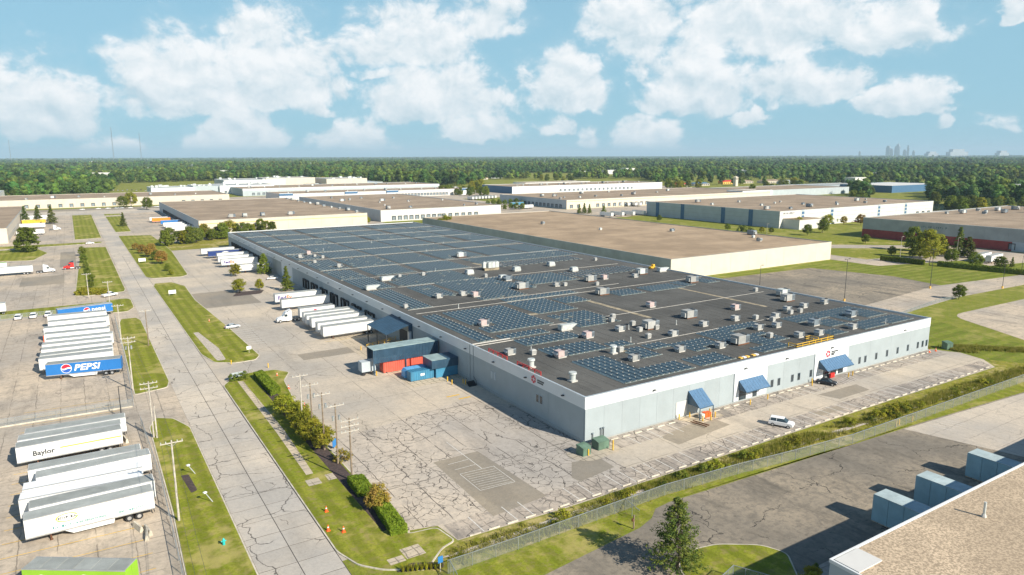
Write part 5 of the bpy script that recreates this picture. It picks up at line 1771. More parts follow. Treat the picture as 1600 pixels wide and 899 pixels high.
for i in range(4):
    x, y = P(968 + i * 17, 341 - i * 1.0)
    trailer(x, y + 8, 1.57, 'white trailer %s of four by the blue pier warehouse' % ORD[i], 'row of four trailers behind the tan roof')
for i in range(8):
    x, y = P(741 + i * 5, 313 - i * .3)
    trailer(x, y, 1.57, 'white trailer %s from left in the tight far row of eight' % ORD[i], 'row of eight far trailers', scale=.8)
for i, px in enumerate((803, 815, 972, 985, 996, 1003)):
    x, y = P(px, 327 if px < 900 else 323)
    trailer(x, y, 0.0 if px < 900 else 1.2, 'white trailer docked at the round seal warehouse, %s from the left' % ORD[i], scale=.9)
trailer(400, 640, 0, 'blue trailer docked on the shaded side of the round seal warehouse', body='container_blue')


bar_me = MB().xprism([(-.3, 0), (.3, 0), (.12, .8), (-.12, .8)], 0, 2.6).mesh('concrete_barrier', MT['kerb'])
for i, (px, py, a) in enumerate(((222, 832, .3), (230, 846, -.1), (236, 838, .2), (199, 693, .15))):
    x, y = P(px, py)
    tag(put('concrete_barrier', bar_me, None, (x, y, .02), a), 'loose pale concrete barrier behind the lower left trailers, %s of four' % ORD[i], 'barrier', 'barriers in the lower left yard')
# ------------------------------------------------------------------ tractors, cars
def wheel_set(e, pts, r, w=.28):
    me = MB().cyl((0, 0, 0), (0, w, 0), r, n=16).mesh('wheel', MT['black'])
    rm = MB().cyl((0, -.015, 0), (0, w + .015, 0), r * .58, n=12).mesh('rim', MT['alu'])
    for (x, y) in pts:
        o = put('wheel', me, e, (x, y, r))
        put('rim', rm, o)


def tractor(x, y, rz, label, mat, fairing=None):
    """facing -x, cab over the front axle"""
    e = empty('truck_tractor', (x, y, .02), rz, label, 'truck')
    MB().xprism([(0.1, .55), (2.0, .55), (2.0, 1.95), (1.5, 1.85), (.25, 1.45), (.05, 1.1)], .35, 2.15).build('hood', MT[mat], e, fix=True)
    MB().xprism([(1.9, .6), (4.6, .6), (4.6, 3.3), (2.9, 3.4), (2.45, 2.75), (1.95, 1.95)], .1, 2.4).build('cab', MT[mat], e, fix=True)
    MB().xprism([(2.6, 2.9), (3.1, 3.45), (4.6, 4.0), (4.6, 3.32), (2.9, 3.42)], .2, 2.3).build('roof_fairing', MT[fairing or mat], e, fix=True)
    MB().xprism([(1.98, 2.0), (2.44, 2.72), (2.5, 2.7), (2.06, 1.98)], .3, 2.2).build('windscreen', MT['glass'], e, fix=True)
    for yq in (.06, 2.42):
        MB().box(2.3, 3.3, yq, yq + .03, 1.9, 2.7).build('side_window', MT['glass'], e)
    MB().box(4.6, 7.6, .75, 1.75, .7, .95).build('frame', MT['steel_dark'], e)
    MB().cyl((6.0, 1.25, .95), (6.0, 1.25, 1.1), .5, n=14).build('fifth_wheel', MT['steel_dark'], e)
    for yq in (.1, 2.2):
        MB().cyl((4.75, yq + .1, .8), (4.75, yq + .1, 3.4), .09, n=8).build('exhaust_stack', MT['alu'], e)
        MB().cyl((3.0, yq, .75), (4.4, yq, .75), .3, n=10).build('fuel_tank', MT['alu'], e)
    MB().box(-.1, .15, .1, 2.4, .4, .85).build('bumper', MT['alu'], e)
    for yq in (.25, 1.95):
        MB().box(.02, .12, yq, yq + .3, 1.0, 1.25).build('headlight', MT['ink_white'], e)
    wheel_set(e, [(.95, .05), (.95, 2.1), (5.6, -.02), (5.6, 2.0), (6.85, -.02), (6.85, 2.0)], .5, .38)
    return e


tractor(52.6, 226.8, 0, 'white tractor unit parked in front of the docked trailers', 'white')
tractor(-6.6, 394.4, 0, 'red tractor unit with dark wind fairing alone in the left yard', 'red', 'navy')
tractor(-9.6, 391.5, math.pi, 'white tractor unit coupled to the long white trailer at left', 'white')
tractor(-8.5, 620, math.pi, 'white tractor unit on the far left lot', 'white')


def car(x, y, rz, label, mat, kind='sedan', cat='car'):
    e = empty('parked_car', (x, y, .03), rz, label, cat)
    if kind == 'sedan':
        L, bw = 4.6, 1.8
        low = [(0, .3), (4.6, .3), (4.58, .72), (4.2, .86), (3.3, .95), (1.0, .95), (.15, .82), (.02, .6)]
        cab = [(.75, .93), (1.35, 1.38), (2.7, 1.42), (3.55, .93)]
        wx = (.85, 3.75)
    elif kind == 'suv':
        L, bw = 4.7, 1.9
        low = [(0, .35), (4.7, .35), (4.68, .85), (4.4, 1.05), (3.5, 1.12), (.05, 1.12), (0, .7)]
        cab = [(.1, 1.1), (.35, 1.68), (2.8, 1.74), (3.6, 1.1)]
        wx = (.9, 3.8)
    else:
        L, bw = 5.6, 1.95
        low = [(0, .45), (5.6, .45), (5.58, 1.0), (5.2, 1.12), (4.1, 1.18), (0, 1.15)]
        cab = [(2.2, 1.15), (2.35, 1.8), (3.5, 1.82), (4.25, 1.16)]
        wx = (1.1, 4.6)
    o = MB().xprism(low, 0, bw).build('body', MT[mat], e, fix=True)
    bv = o.modifiers.new('soft', 'BEVEL')
    bv.width = .09
    bv.segments = 2
    n = len(cab)
    mb = MB()
    t = .2
    vs = [(a, .06 + (t if b > 1.25 else 0), b) for a, b in cab] + [(a, bw - .06 - (t if b > 1.25 else 0), b) for a, b in cab]
    mb.add(vs, [tuple(range(n)), tuple(range(2 * n - 1, n - 1, -1))] + [(i, n + i, n + (i + 1) % n, (i + 1) % n) for i in range(n)])
    mb.build('glazing', MT['glass'], e, fix=True)
    (a, za), (b, zb) = cab[1], cab[2]
    r_ = MB()
    r_.add([(a - .08, .24, za + .0), (b + .1, .24, zb + .0), (b + .1, bw - .24, zb), (a - .08, bw - .24, za), (a, .3, za + .06), (b, .3, zb + .06), (b, bw - .3, zb + .06), (a, bw - .3, za + .06)],
           [(4, 5, 6, 7), (0, 1, 5, 4), (1, 2, 6, 5), (2, 3, 7, 6), (3, 0, 4, 7)])
    r_.build('car_roof', MT[mat], e, fix=True)
    for px_ in ((a + b) / 2, a + .05):
        MB().bar((px_ - .05, .1, .95 if kind == 'sedan' else 1.1), (px_, .25, zb), .09).bar((px_ - .05, bw - .1, .95 if kind == 'sedan' else 1.1), (px_, bw - .25, zb), .09).build('pillar', MT[mat], e)
    for yq in (.12, bw - .42):
        MB().box(L - .06, L + .015, yq, yq + .3, .62, .78).build('headlight', MT['ink_white'], e)
        MB().box(-.015, .06, yq, yq + .3, .65, .85).build('tail_light', MT['ink_red'], e)
    wheel_set(e, [(wx[0], -.03), (wx[1], -.03), (wx[0], bw - .2), (wx[1], bw - .2)], .34, .23)
    return e


MT['car_dark'] = plain('car_dark', (.03, .035, .045), .25, .3, var=.05)
MT['car_silver'] = plain('car_silver', (.55, .57, .58), .3, .4, var=.05)
MT['car_white'] = plain('car_white', (.8, .8, .8), .3, 0, var=.03)
car(113.4, 85.0, math.radians(-64), 'white sport utility car on the front lot by the ditch kerb', 'car_white', 'suv')
car(144.4, 96.0, math.radians(-66), 'dark sedan parked by the main entrance awning', 'car_dark')
car(35.6 + 1.2, 227.0, .12, 'pale sedan alone in the striped bays beside the verge', 'car_silver')
car(69.2, 312.4, -.2, 'white sedan beside the conifer at the shaded wall', 'car_white')
car(7.0, 306, .5, 'white pickup truck turning out of the left driveway', 'car_white', 'pickup', 'pickup')
car(5, 506, 0, 'white car at the grass corner of the upper left driveway', 'car_white')
for i in range(9):
    car(10 + i * 9 + random.uniform(-2, 2), 845 + random.uniform(-3, 3), random.choice((0, math.pi)), 'car parked before the long cream warehouse, %s from left' % ORD[i], random.choice(('car_white', 'car_dark', 'car_silver')))
for i in range(16):
    x, y = P(178 + i * 7.2, 298.5 + random.uniform(-1, 1))
    car(x, y, 1.4, 'tiny parked car in the far industrial lot, %s from left' % ORD[i], random.choice(('car_white', 'car_dark', 'car_silver')))
for i in range(3):
    car(-18 + i * 4.2, 287.4 - 9.5, 1.5, 'small white van nosed against the yard fence, %s from left' % ORD[i], 'car_white', 'suv', 'van')
for i in range(5):
    x, y = P(1335 + i * 5, 347.5)
    car(x, y, 1.0, 'car parked before the blue pier warehouse, %s from left' % ORD[i], random.choice(('car_white', 'car_dark', 'car_silver')))

# ------------------------------------------------------------------ poles, fences, street furniture
def height_at(px, py, ty):
    x, y = P(px, py)
    best = (1e9, 0)
    M3 = Matrix(R3).transposed()
    h = 1.0
    while h < 60:
        v = M3 @ Vector((x, y, h - CAM_H))
        e_ = abs(449.5 - F * v.y / -v.z - ty)
        if e_ < best[0]:
            best = (e_, h)
        h += .1
    return best[1]


def utility_pole(x, y, h, label, arms=1, mat='wood', lamp=False, z=.15, rz=.0, second=False):
    e = empty('utility_pole', (x, y, z), rz, label, 'utility pole')
    MB().cyl((0, 0, 0), (0, 0, h), .17, .11, n=9).build('pole', MT[mat], e)
    for i in range(arms):
        zz = h - .35 - i * .95
        a = MB().box(-1.5, 1.5, -.2, -.08, zz - .07, zz + .07).build('crossarm', MT['wood_pale'], e)
        for q in (-1.4, -.75, .75, 1.4):
            MB().cyl((q, -.14, zz + .07), (q, -.14, zz + .32), .06, n=6).build('insulator', MT['hvac_pale'], a)
        MB().bar((-.7, -.12, zz - .05), (0, -.08, zz - .6), .05).bar((.7, -.12, zz - .05), (0, -.08, zz - .6), .05).build('brace', MT['steel'], a)
    if second:
        for q in (-.55, .55):
            MB().cyl((q, -.2, h - 2.9), (q, -.2, h - 2.1), .2, n=10).build('transformer_can', MT['steel'], e)
    return e


random.seed(21)
for i, (x, y) in enumerate(((34.5, 133.6), (34.6, 127.0), (34.8, 120.5), (35.0, 113.5), (34.8, 105.7))):
    lab = ['pale based utility pole farthest back in the row of five on the verge', 'utility pole second from the back in the verge row', 'middle utility pole with hanging hardware in the verge row', 'utility pole second from the front in the verge row', 'wooden utility pole with three crossarms at the front of the verge row'][i]
    utility_pole(x, y, 11, lab, arms=(1, 1, 1, 1, 3)[i] if i != 2 else 1, mat='wood' if i else 'wood_pale', second=i in (1, 2, 3))
utility_pole(8.9, 143.9, 11.2, 'double pale utility pole on the left verge by the lower driveway', arms=2, mat='wood_pale')
utility_pole(9.4, 143.4, 6.4, 'shorter pale pole strapped beside the double utility pole', arms=0, mat='wood_pale')
utility_pole(7.75, 177.8, 12.6, 'pale utility pole at the corner of the blue trailer yard', arms=2, mat='wood_pale', second=True)
for (px, py, ty, lab, mat) in [(232.5, 541, 485, 'thin utility pole on the verge beside the road', 'wood'), (190, 537, 477, 'pale thin pole at the yard fence behind the blue trailers', 'wood_pale'), (172.5, 484, 440, 'pale thin pole by the upper driveway island', 'wood_pale'),
                               (139, 466, 428, 'thin pole at the corner of the upper left lawn', 'wood_pale'), (280, 815, 690, 'tall pale pole along the lower left verge', 'wood_pale')]:
    x, y = P(px, py)
    utility_pole(x, y, height_at(px, py, ty), lab, arms=1, mat=mat)


def lamp_post(x, y, h, label, heads=1, rz=0.0, mat='steel_dark', base=False):
    e = empty('light_pole', (x, y, .02), rz, label, 'light pole')
    MB().cyl((0, 0, 0), (0, 0, h), .11, .07, n=8).build('pole', MT[mat], e)
    for i in range(heads):
        s = 1 if i == 0 else -1
        MB().bar((0, 0, h - .1), (s * 1.1, 0, h), .07).build('arm', MT[mat], e)
        MB().box(min(s * .8, s * 1.6), max(s * .8, s * 1.6), -.22, .22, h - .05, h + .1).build('lamp_head', MT[mat], e)
    if base:
        MB().cyl((0, 0, 0), (0, 0, .9), .35, n=12).build('footing', MT['orange_stripe'], e)
    return e


for (px, py, ty, lab, n, b) in [(190, 653, 604, 'dark slender light pole inside the fence of the lower left yard', 1, False), (1187, 446, 415, 'thin light pole at the far edge of the solar roof', 1, False), (1319, 471, 405, 'tall light pole with orange footing behind the solar roof', 2, True),
                                (1453, 451, 390, 'tall light pole with orange footing on the rear lawn corner', 2, True), (1566, 451, 408, 'light pole with pale footing beside the rear drive', 2, True), (1596, 425, 400, 'light pole at the right edge by the clipped hedge', 1, False),
                                (1406, 405, 370, 'pale utility pole before the red walled warehouse', 1, False), (1494, 405, 372, 'pale utility pole beside the dark conifers', 1, False), (1198, 366, 350, 'thin pale pole before the blue pier warehouse', 1, False)]:
    x, y = P(px, py)
    lamp_post(x, y, height_at(px, py, ty), lab, n, base=b, mat='steel_dark' if 'pale' not in lab or 'footing' in lab else 'wood_pale')
for (x, y, lab) in ((13.2, 122.6, 'short white marker lamp on the lower left verge'), (14.0, 110.5, 'white marker lamp closer to the road end on the lower left verge')):
    e = empty('marker_lamp', (x, y, .15), .4, lab, 'lamp')
    MB().bar((0, 0, 0), (-.6, .9, 1.5), .09).build('arm', MT['hvac_pale'], e)
    MB().box(-.85, -.35, .75, 1.15, 1.45, 1.62).build('lamp_head', MT['ink_white'], e)

m, k, b = new_mat('chain_link')
tr_ = k.node('ShaderNodeBsdfTransparent')
b.inputs['Base Color'].default_value = (.38, .42, .42, 1)
b.inputs['Metallic'].default_value = .3
b.inputs['Roughness'].default_value = .5
ms = k.node('ShaderNodeMixShader')
ms.inputs[0].default_value = .26
m.node_tree.links.new(tr_.outputs[0], ms.inputs[1])
m.node_tree.links.new(b.outputs[0], ms.inputs[2])
m.node_tree.links.new(ms.outputs[0], m.node_tree.nodes['Material Output'].inputs[0])
MT['chain_link'] = m


def fence(pts, label, h=1.9, step=3.6, z=.03, base=None):
    e = empty('chain_link_fence', (pts[0][0], pts[0][1], z), 0, label, 'fence')
    o0 = Vector(pts[0])
    pm = MB().cyl((0, 0, 0), (0, 0, h + .05), .05, n=6).mesh('post', MT['steel'])
    for a, b_ in zip(pts, pts[1:]):
        a, b_ = Vector(a) - o0, Vector(b_) - o0
        MB().bar((a.x, a.y, h), (b_.x, b_.y, h), .07).build('top_rail', MT['steel'], e)
        MB().add([(a.x, a.y, .05), (b_.x, b_.y, .05), (b_.x, b_.y, h), (a.x, a.y, h)], [(0, 1, 2, 3)]).build('wire_mesh', MT['chain_link'], e)
        if base:
            MB().bar((a.x, a.y, .1), (b_.x, b_.y, .1), .3).build('kerb_base', MT[base], e)
        n = max(1, round((b_ - a).length / step))
        for i in range(n):
            c = a.lerp(b_, i / n)
            put('post', pm, e, (c.x, c.y, 0))
    return e


fence([(36.4, 73.9), (47.1, 73.8), (75, 74.4), (90.8, 73.3), (104, 71.8), (119, 70.5), (187, 70.2), (262, 67.4)], 'long chain link fence beside the overgrown ditch')
fence([(36.6, 73.8), (36.0, 70.5)], 'short return of chain link fence by the road corner', step=1.7)
fence([(66.6, 74.2), (66.0, 70.4)], 'gate leaf of chain link fence standing open above the asphalt', step=1.9)
fence([(-190, 167.5), (-14, 166.2), (6.8, 165.4)], 'chain link fence on a pale kerb crossing the left yards', base='kerb', h=1.7)
fence([(7.0, 165.6), (7.9, 205), (8.4, 262)], 'chain link fence along the verge beside the blue trailers')
fence([(7.4, 152), (7.9, 120), (7.0, 82), (6.2, 55)], 'chain link fence along the lower left verge')
fence([(-190, 281), (-20, 280), (5.5, 279.5)], 'chain link fence at the far side of the blue trailer yard')
fence([(60.8, 52), (66.5, 53.5), (68.6, 49.5)], 'chain link fence corner under the tall pine', step=1.6)
fence([(201, 121), (236, 125.2), (262, 129), (282, 129.6)], 'low fence between the rear drive and the lawn', h=1.2)

bol_me = MB().cyl((0, 0, 0), (0, 0, 1.15), .13, n=10).cyl((0, 0, 1.15), (0, 0, 1.22), .13, .05, n=10).mesh('bollard_post', MT['paint_yellow'])
cap_me = MB().cyl((0, 0, 0), (0, 0, .05), .2, n=10).mesh('base_plate', MT['steel'])
bol = [(59.0, 163.4, 'at the outer canopy leg farther from the camera'), (59.3, 157.5, 'at the outer canopy leg nearer the road'), (72.0, 144.2, 'first of the pair before the navy housing'), (71.8, 141.5, 'second of the pair before the navy housing'),
       (74.3, 140.6, 'greenish one by the steel stair'), (74.5, 139.7, 'closest to the downpipes by the steel stair'), (67.9, 157.2, 'under the middle of the navy canopy'), (100.6, 96.6, 'left of the white ramp door'), (103.4, 96.4, 'between the ramp door and steep awning'),
       (104.0, 93.4, 'at the near leg of the steep awning'), (105.8, 92.9, 'in the middle before the steep awning'), (107.8, 93.6, 'at the far leg of the steep awning'), (108.4, 95.6, 'behind the far leg of the steep awning'), (119.8, 94.6, 'left under the second awning'),
       (125.8, 94.8, 'right under the second awning'), (142.4, 95.4, 'left of the dark sedan'), (144.0, 96.6, 'at the wall beside the dark sedan'), (155.4, 94.6, 'right of the entrance awning'), (157.4, 94.8, 'farther right of the entrance awning'), (74.2, 92.8, 'between the two green transformers'),
       (79.4, 92.2, 'left of the square transformer'), (80.6, 93.6, 'right of the square transformer'), (64.2, 181.8, 'at the foot of the ramp'), (65.8, 176, 'beside the blue dumpster'), (134.2, 70.9, 'first of three by the fence and pale lot'), (135.4, 71.0, 'second of three by the fence and pale lot'),
       (139.5, 70.6, 'third of three by the fence and pale lot'), (38.4, 178.8, 'at the gate island by the lot entrance'), (31.0, 187.0, 'on the tip of the upper verge at the lot entrance'), (62.5, 52, 'under the pine')]
for (x, y, w) in bol[:-1]:
    e = empty('bollard', (x, y, .03), 0, 'yellow bollard ' + w, 'bollard')
    put('bollard_post', bol_me, e)
    put('base_plate', cap_me, e)


def transformer(x, y, s, label, rz=0.0, mat='transformer'):
    e = empty('transformer_cabinet', (x, y, .06), rz, label, 'transformer')
    MB().box(0, s[0], 0, s[1], 0, s[2] * .86).build('cabinet', MT[mat], e)
    MB().add([(-.06, -.06, s[2] * .86), (s[0] + .06, -.06, s[2] * .86), (s[0] + .06, s[1] + .06, s[2] * .86), (-.06, s[1] + .06, s[2] * .86), (-.06, s[1] * .6, s[2]), (s[0] + .06, s[1] * .6, s[2]), (s[0] + .06, s[1] + .06, s[2]), (-.06, s[1] + .06, s[2])],
             [(0, 1, 5, 4), (4, 5, 6, 7), (1, 2, 6, 5), (2, 3, 7, 6), (3, 0, 4, 7), (3, 2, 1, 0)]).build('lid', MT[mat], e)
    MB().box(.08, s[0] / 2 - .03, -.04, 0, .15, s[2] * .8).build('door', MT[mat], e)
    MB().box(s[0] / 2 + .03, s[0] - .08, -.04, 0, .15, s[2] * .8).build('door', MT[mat], e)
    g_ = MB()
    for i in range(7):
        g_.box(s[0], s[0] + .25, .15 + i * (s[1] - .3) / 7, .2 + i * (s[1] - .3) / 7, .3, s[2] * .75)
    g_.build('cooling_fins', MT['steel_dark'], e)
    return e


transformer(73.0, 92.8, (1.9, 1.8, 1.8), 'green transformer cabinet with fins at the building corner', .1)
transformer(77.0, 93.4, (2.5, 1.9, 1.8), 'wider green transformer cabinet beside the yellow bollards', .02)
transformer(200.6, 94.4, (2.0, 1.8, 2.1), 'dark green transformer cabinet at the far front corner', -.3)
for (x, y, h) in ((78.6, 97.1, 1.6), (80.6, 97.1, 2.2), (81.2, 97.1, 2.2)):
    e = empty('wall_riser', (x, y, .06), 0, {78.6: 'short grey pipe riser on the front wall nearest the corner', 80.6: 'tall grey pipe riser on the front wall, left of a pair', 81.2: 'tall grey pipe riser on the front wall, right of a pair'}[x], 'pipe', 'pipe risers by the transformers')
    MB().bar((0, 0, 0), (0, 0, h), .12).build('riser', MT['steel_dark'], e)
    MB().box(-.15, .15, -.12, .05, h, h + .25).build('meter', MT['hvac_dark'], e)


def cone(x, y, label, s=1.0, z=.04):
    e = empty('traffic_cone', (x, y, z), 0, label, 'traffic cone')
    e.scale = (s,) * 3
    MB().box(-.24, .24, -.24, .24, 0, .06).build('base', MT['cone'], e)
    MB().cyl((0, 0, .06), (0, 0, .8), .18, .04, n=12).build('cone_body', MT['cone'], e)
    MB().cyl((0, 0, .42), (0, 0, .56), .118, .09, n=12).build('band', MT['ink_white'], e)


for (px, py, lab) in [(513, 831, 'orange cone left on the verge near the road'), (537, 833, 'orange cone on the verge farther from the road'), (510, 801, 'faded cone in the dry verge grass'), (327, 503, 'red cone beside the bays of the pale sedan'), (433, 588, 'cone lying near the clipped hedge end'),
                      (451, 608, 'red cone on the lot beside the hedge'), (476, 636, 'cone on the lot behind the verge trees'), (1452, 551, 'orange cone by the far transformer'), (1462, 549, 'white and orange cone beside the dark green transformer')]:
    x, y = P(px, py)
    cone(x, y, lab, 1.15, .16 if px in (513, 537, 510) else .04)
e = empty('fire_hydrant', (*P(350, 853), .16), 0, 'teal fire hydrant on the lower left verge', 'hydrant')
MB().cyl((0, 0, 0), (0, 0, .75), .19, n=12).build('barrel', MT['hydrant'], e)
MB().cyl((0, 0, .75), (0, 0, 1.0), .2, .05, n=12).build('bonnet', MT['hydrant'], e)
for q in (-1, 1):
    MB().cyl((q * .1, 0, .55), (q * .34, 0, .55), .09, n=8).build('outlet', MT['hydrant'], e)


def sign(x, y, w, h, z, label, mat='ink_white', rz=0.0, legs=2, base=.15, text=None):
    e = empty('sign_board', (x, y, base), rz, label, 'sign')
    MB().box(0, w, 0, .08, z, z + h).build('board', MT[mat], e)
    for i in range(legs):
        q = w / 2 if legs == 1 else (.1 + i * (w - .2))
        MB().bar((q, .12, 0), (q, .12, z + h), .09).build('post', MT['wood_pale'], e)
    if text:
        put('lettering', text_mesh(text, h * .5, MT['ink_dark']), e, (w * .08, -.01, z + h * .25))
    return e


x, y = P(217, 412)
sign(x, y, 3.2, 1.6, .8, 'plain white notice board on the upper verge')
x, y = P(264, 463)
sign(x, y, 2.6, 1.4, .7, 'small white board on the verge tip by the driveway')
x, y = P(365, 595)
sign(x - .5, y + .2, 3.4, 1.1, .6, 'low white and blue slatted sign between two shrubs at the lot entrance', 'pale_grey', .1)
x, y = P(386, 553)
sign(x, y, 1.2, .9, 1.0, 'white sign by the gate arm of the upper verge', legs=1)
x, y = P(685, 897)
sign(x, y, .7, .9, 1.3, 'small blue sign on a post by the fence corner', 'sign_blue', legs=1)
x, y = P(520, 703)
sign(x, y, .8, 1.6, .3, 'blue panel standing among the shrubs by the utility poles', 'sign_blue', legs=1)
for (px, py, lab) in ((528, 710, 'yellow post pair beside the blue panel'), (990, 827, 'wooden post with small box on the grass above the asphalt')):
    x, y = P(px, py)
    e = empty('marker_post', (x, y, .1), 0, lab, 'post')
    MB().bar((0, 0, 0), (0, 0, 2.1), .16).build('post', MT['paint_yellow' if 'yellow' in lab else 'wood'], e)
    MB().box(-.35, -.08, -.12, .12, 1.2, 1.6).build('box', MT['paint_yellow' if 'yellow' in lab else 'rust'], e)
e = empty('loading_rail', (101.2, 94.0, .06), -1.35, 'low rusty guide rails on the slab before the white ramp door', 'guide rail')
for q in (0, .9):
    MB().cyl((0, q, .28), (3.6, q, .28), .13, n=10).build('pipe_rail', MT['rust'], e)
e = empty('pallet_stack', (104.6, 94.2, .06), 0, 'orange bins stacked under the steep awning', 'bins')
for i in range(3):
    MB().box(i * .95, i * .95 + .85, 0, 1.0, .1, 1.0 + .1 * (i % 2)).build('bin', MT['cone' if i else 'pale'], e)
e = empty('roof_covers', (121.8, 99.4, RZ + .02), 0, 'orange and white covers lying on the roof by the front parapet', 'cover')
for i, (a, mt) in enumerate(((0, 'orange_stripe'), (1.1, 'ink_white'), (2.2, 'orange_stripe'), (4.2, 'orange_stripe'), (5.2, 'ink_white'))):
    MB().box(a, a + .8, 0, .8, 0, .25).build('cover', MT[mt], e)
# wheel stops along the front wall and the ditch kerb
ws_me = MB().xprism([(-.14, 0), (.14, 0), (.08, .16), (-.08, .16)], -.9, .9).mesh('stop_block', MT['kerb'])
for i in range(13):
    x = 161 + i * 2.75
    o = put('wheel_stop', ws_me, None, (x, 95.9, .03), math.pi / 2)
    tag(o, 'concrete wheel stop by the front wall, %s right of the entrance bay' % ORD[i], 'wheel stop', 'wheel stops along the front wall')
for i, x in enumerate((83, 86, 89, 92, 95, 98, 111, 114, 117, 121, 129, 132, 135, 138, 141)):
    o = put('wheel_stop', ws_me, None, (x, 96.0, .03), math.pi / 2)
    tag(o, 'concrete wheel stop by the front wall, %s from the near corner' % ORD[i], 'wheel stop', 'wheel stops along the front wall')
for i in range(48):
    x = 44 + i * 3.15
    o = put('wheel_stop', ws_me, None, (x, 80.35, .03), math.pi / 2)
    tag(o, 'concrete wheel stop along the ditch kerb, %s from the road end' % ORD[i], 'wheel stop', 'wheel stops along the ditch')


# ------------------------------------------------------------------ trees
def leaf_cards(mb, c, r, n, s, rng, squash=.8, up=.35):
    for _ in range(n):
        d = Vector((rng.gauss(0, 1), rng.gauss(0, 1), rng.gauss(0, 1)))
        if d.length < 1e-3:
            continue
        d.normalize()
        rr_ = r * (rng.random() ** .45)
        p = Vector(c) + Vector((d.x * rr_, d.y * rr_, d.z * rr_ * squash))
        nrm = (d + Vector((rng.uniform(-.7, .7), rng.uniform(-.7, .7), rng.uniform(-.4, .9) + up))).normalized()
        u = nrm.cross(Vector((rng.uniform(-1, 1), rng.uniform(-1, 1), rng.uniform(-1, 1))))
        if u.length < 1e-3:
            continue
        u.normalize()
        v = nrm.cross(u)
        a, b_ = s * rng.uniform(.6, 1.2), s * rng.uniform(.45, .9)
        mb.add([p - u * a, p + v * b_ * .8 - u * a * .1, p + u * a, p - v * b_ * .8 + u * a * .1], [(0, 1, 2, 3)])


def trunk_mesh(h, r, limbs, rng, spread=.35):
    mb = MB()
    pts = [Vector((0, 0, -.1))]
    for i in range(1, 6):
        pts.append(Vector((rng.uniform(-.04, .04) * h, rng.uniform(-.04, .04) * h, h * i / 5)))
    for i in range(5):
        mb.cyl(pts[i], pts[i + 1], r * (1 - i * .17), r * (1 - (i + 1) * .17), n=7)
    for i in range(limbs):
        a = rng.uniform(0, 6.28)
        z = h * rng.uniform(.4, .9)
        l = h * spread * rng.uniform(.6, 1.2)
        mb.cyl((0, 0, z), (math.cos(a) * l, math.sin(a) * l, z + l * rng.uniform(.5, 1.0)), r * .35, r * .12, n=5)
    return mb


def round_crown(seed, h, w, clumps, per, s, low=.28):
    rng = random.Random(seed)
    mb = MB()
    for i in range(clumps):
        t = rng.random()
        z = h * (low + (1 - low) * t)
        prof = math.sin(math.pi * min(1, .12 + .88 * (1 - abs(t - .42) / .62))) if t < .99 else .3
        prof = max(.2, math.sqrt(max(0, 1 - ((t - .40) / .62) ** 2)))
        a = rng.uniform(0, 6.283)
        q = w * .5 * prof * (.35 + .6 * math.sqrt(rng.random())) * rng.uniform(.8, 1.08)
        leaf_cards(mb, (math.cos(a) * q, math.sin(a) * q, z), w * rng.uniform(.13, .21), per, s, rng)
    return mb


def cone_crown(seed, h, w, layers, per, s, low=.08, ragged=.25, power=1.0):
    rng = random.Random(seed)
    mb = MB()
    for i in range(layers):
        t = (i + .5) / layers
        z = h * (low + (1 - low) * t)
        R_ = w * .5 * ((1 - t) ** power) * (1 + rng.uniform(-ragged, ragged)) + .12
        nb = max(3, int(5 + 6 * (1 - t)))
        for j in range(nb):
            a = rng.uniform(0, 6.283)
            l = R_ * rng.uniform(.55, 1.08)
            for q in (.45, .75, 1.0):
                leaf_cards(mb, (math.cos(a) * l * q, math.sin(a) * l * q, z - l * .12 * q + rng.uniform(-.1, .1)), max(.18, w * .075), per, s, rng, .6, .5)
    return mb


TREE = {}
for i in range(3):
    TREE['round%d' % i] = (round_crown(30 + i, 6, 5.4, 56, 62, .23).mesh('crown', MT['leaf_a']), trunk_mesh(4.2, .16, 6, random.Random(i)).mesh('trunk', MT['bark']))
for i in range(2):
    TREE['wild%d' % i] = (round_crown(40 + i, 10, 7.4, 70, 60, .38, .12).mesh('crown', MT['leaf_a']), trunk_mesh(7, .26, 7, random.Random(9 + i)).mesh('trunk', MT['bark']))
TREE['conifer'] = (cone_crown(50, 9, 5.2, 20, 9, .22).mesh('crown', MT['leaf_c']), trunk_mesh(8.4, .2, 0, random.Random(3)).mesh('trunk', MT['bark']))
TREE['fat_conifer'] = (cone_crown(51, 8, 6.0, 18, 10, .24, power=.55, ragged=.15).mesh('crown', MT['leaf_a']), trunk_mesh(7, .2, 0, random.Random(4)).mesh('trunk', MT['bark']))
TREE['shrub'] = (round_crown(60, 1.5, 2.2, 18, 46, .12, .1).mesh('crown', MT['leaf_a']), trunk_mesh(.9, .07, 4, random.Random(6)).mesh('trunk', MT['bark']))
TREE['open'] = (round_crown(61, 9, 6.4, 34, 50, .26, .35).mesh('crown', MT['leaf_b']), trunk_mesh(8, .15, 12, random.Random(7)).mesh('trunk', MT['bark']))
T_H = {'round': 6, 'wild': 10, 'conifer': 9, 'fat_conifer': 8, 'shrub': 1.5, 'open': 9}


def tree(kind, x, y, h, label, leaf=None, wide=1.0, group=None, z=0.0, name='tree'):
    e = empty(name, (x, y, z), random.uniform(0, 6.28), label, 'shrub' if kind == 'shrub' else 'tree', group)
    s = h / T_H[kind.rstrip('0123456789')]
    e.scale = (s * wide, s * wide, s)
    put('crown', TREE[kind][0], e, mat=MT[leaf] if leaf else None)
    put('trunk', TREE[kind][1], e)
    return e


def ptree(kind, px, py, h, label, **kw):
    x, y = P(px, py)
    return tree(kind, x, y, h, label, **kw)


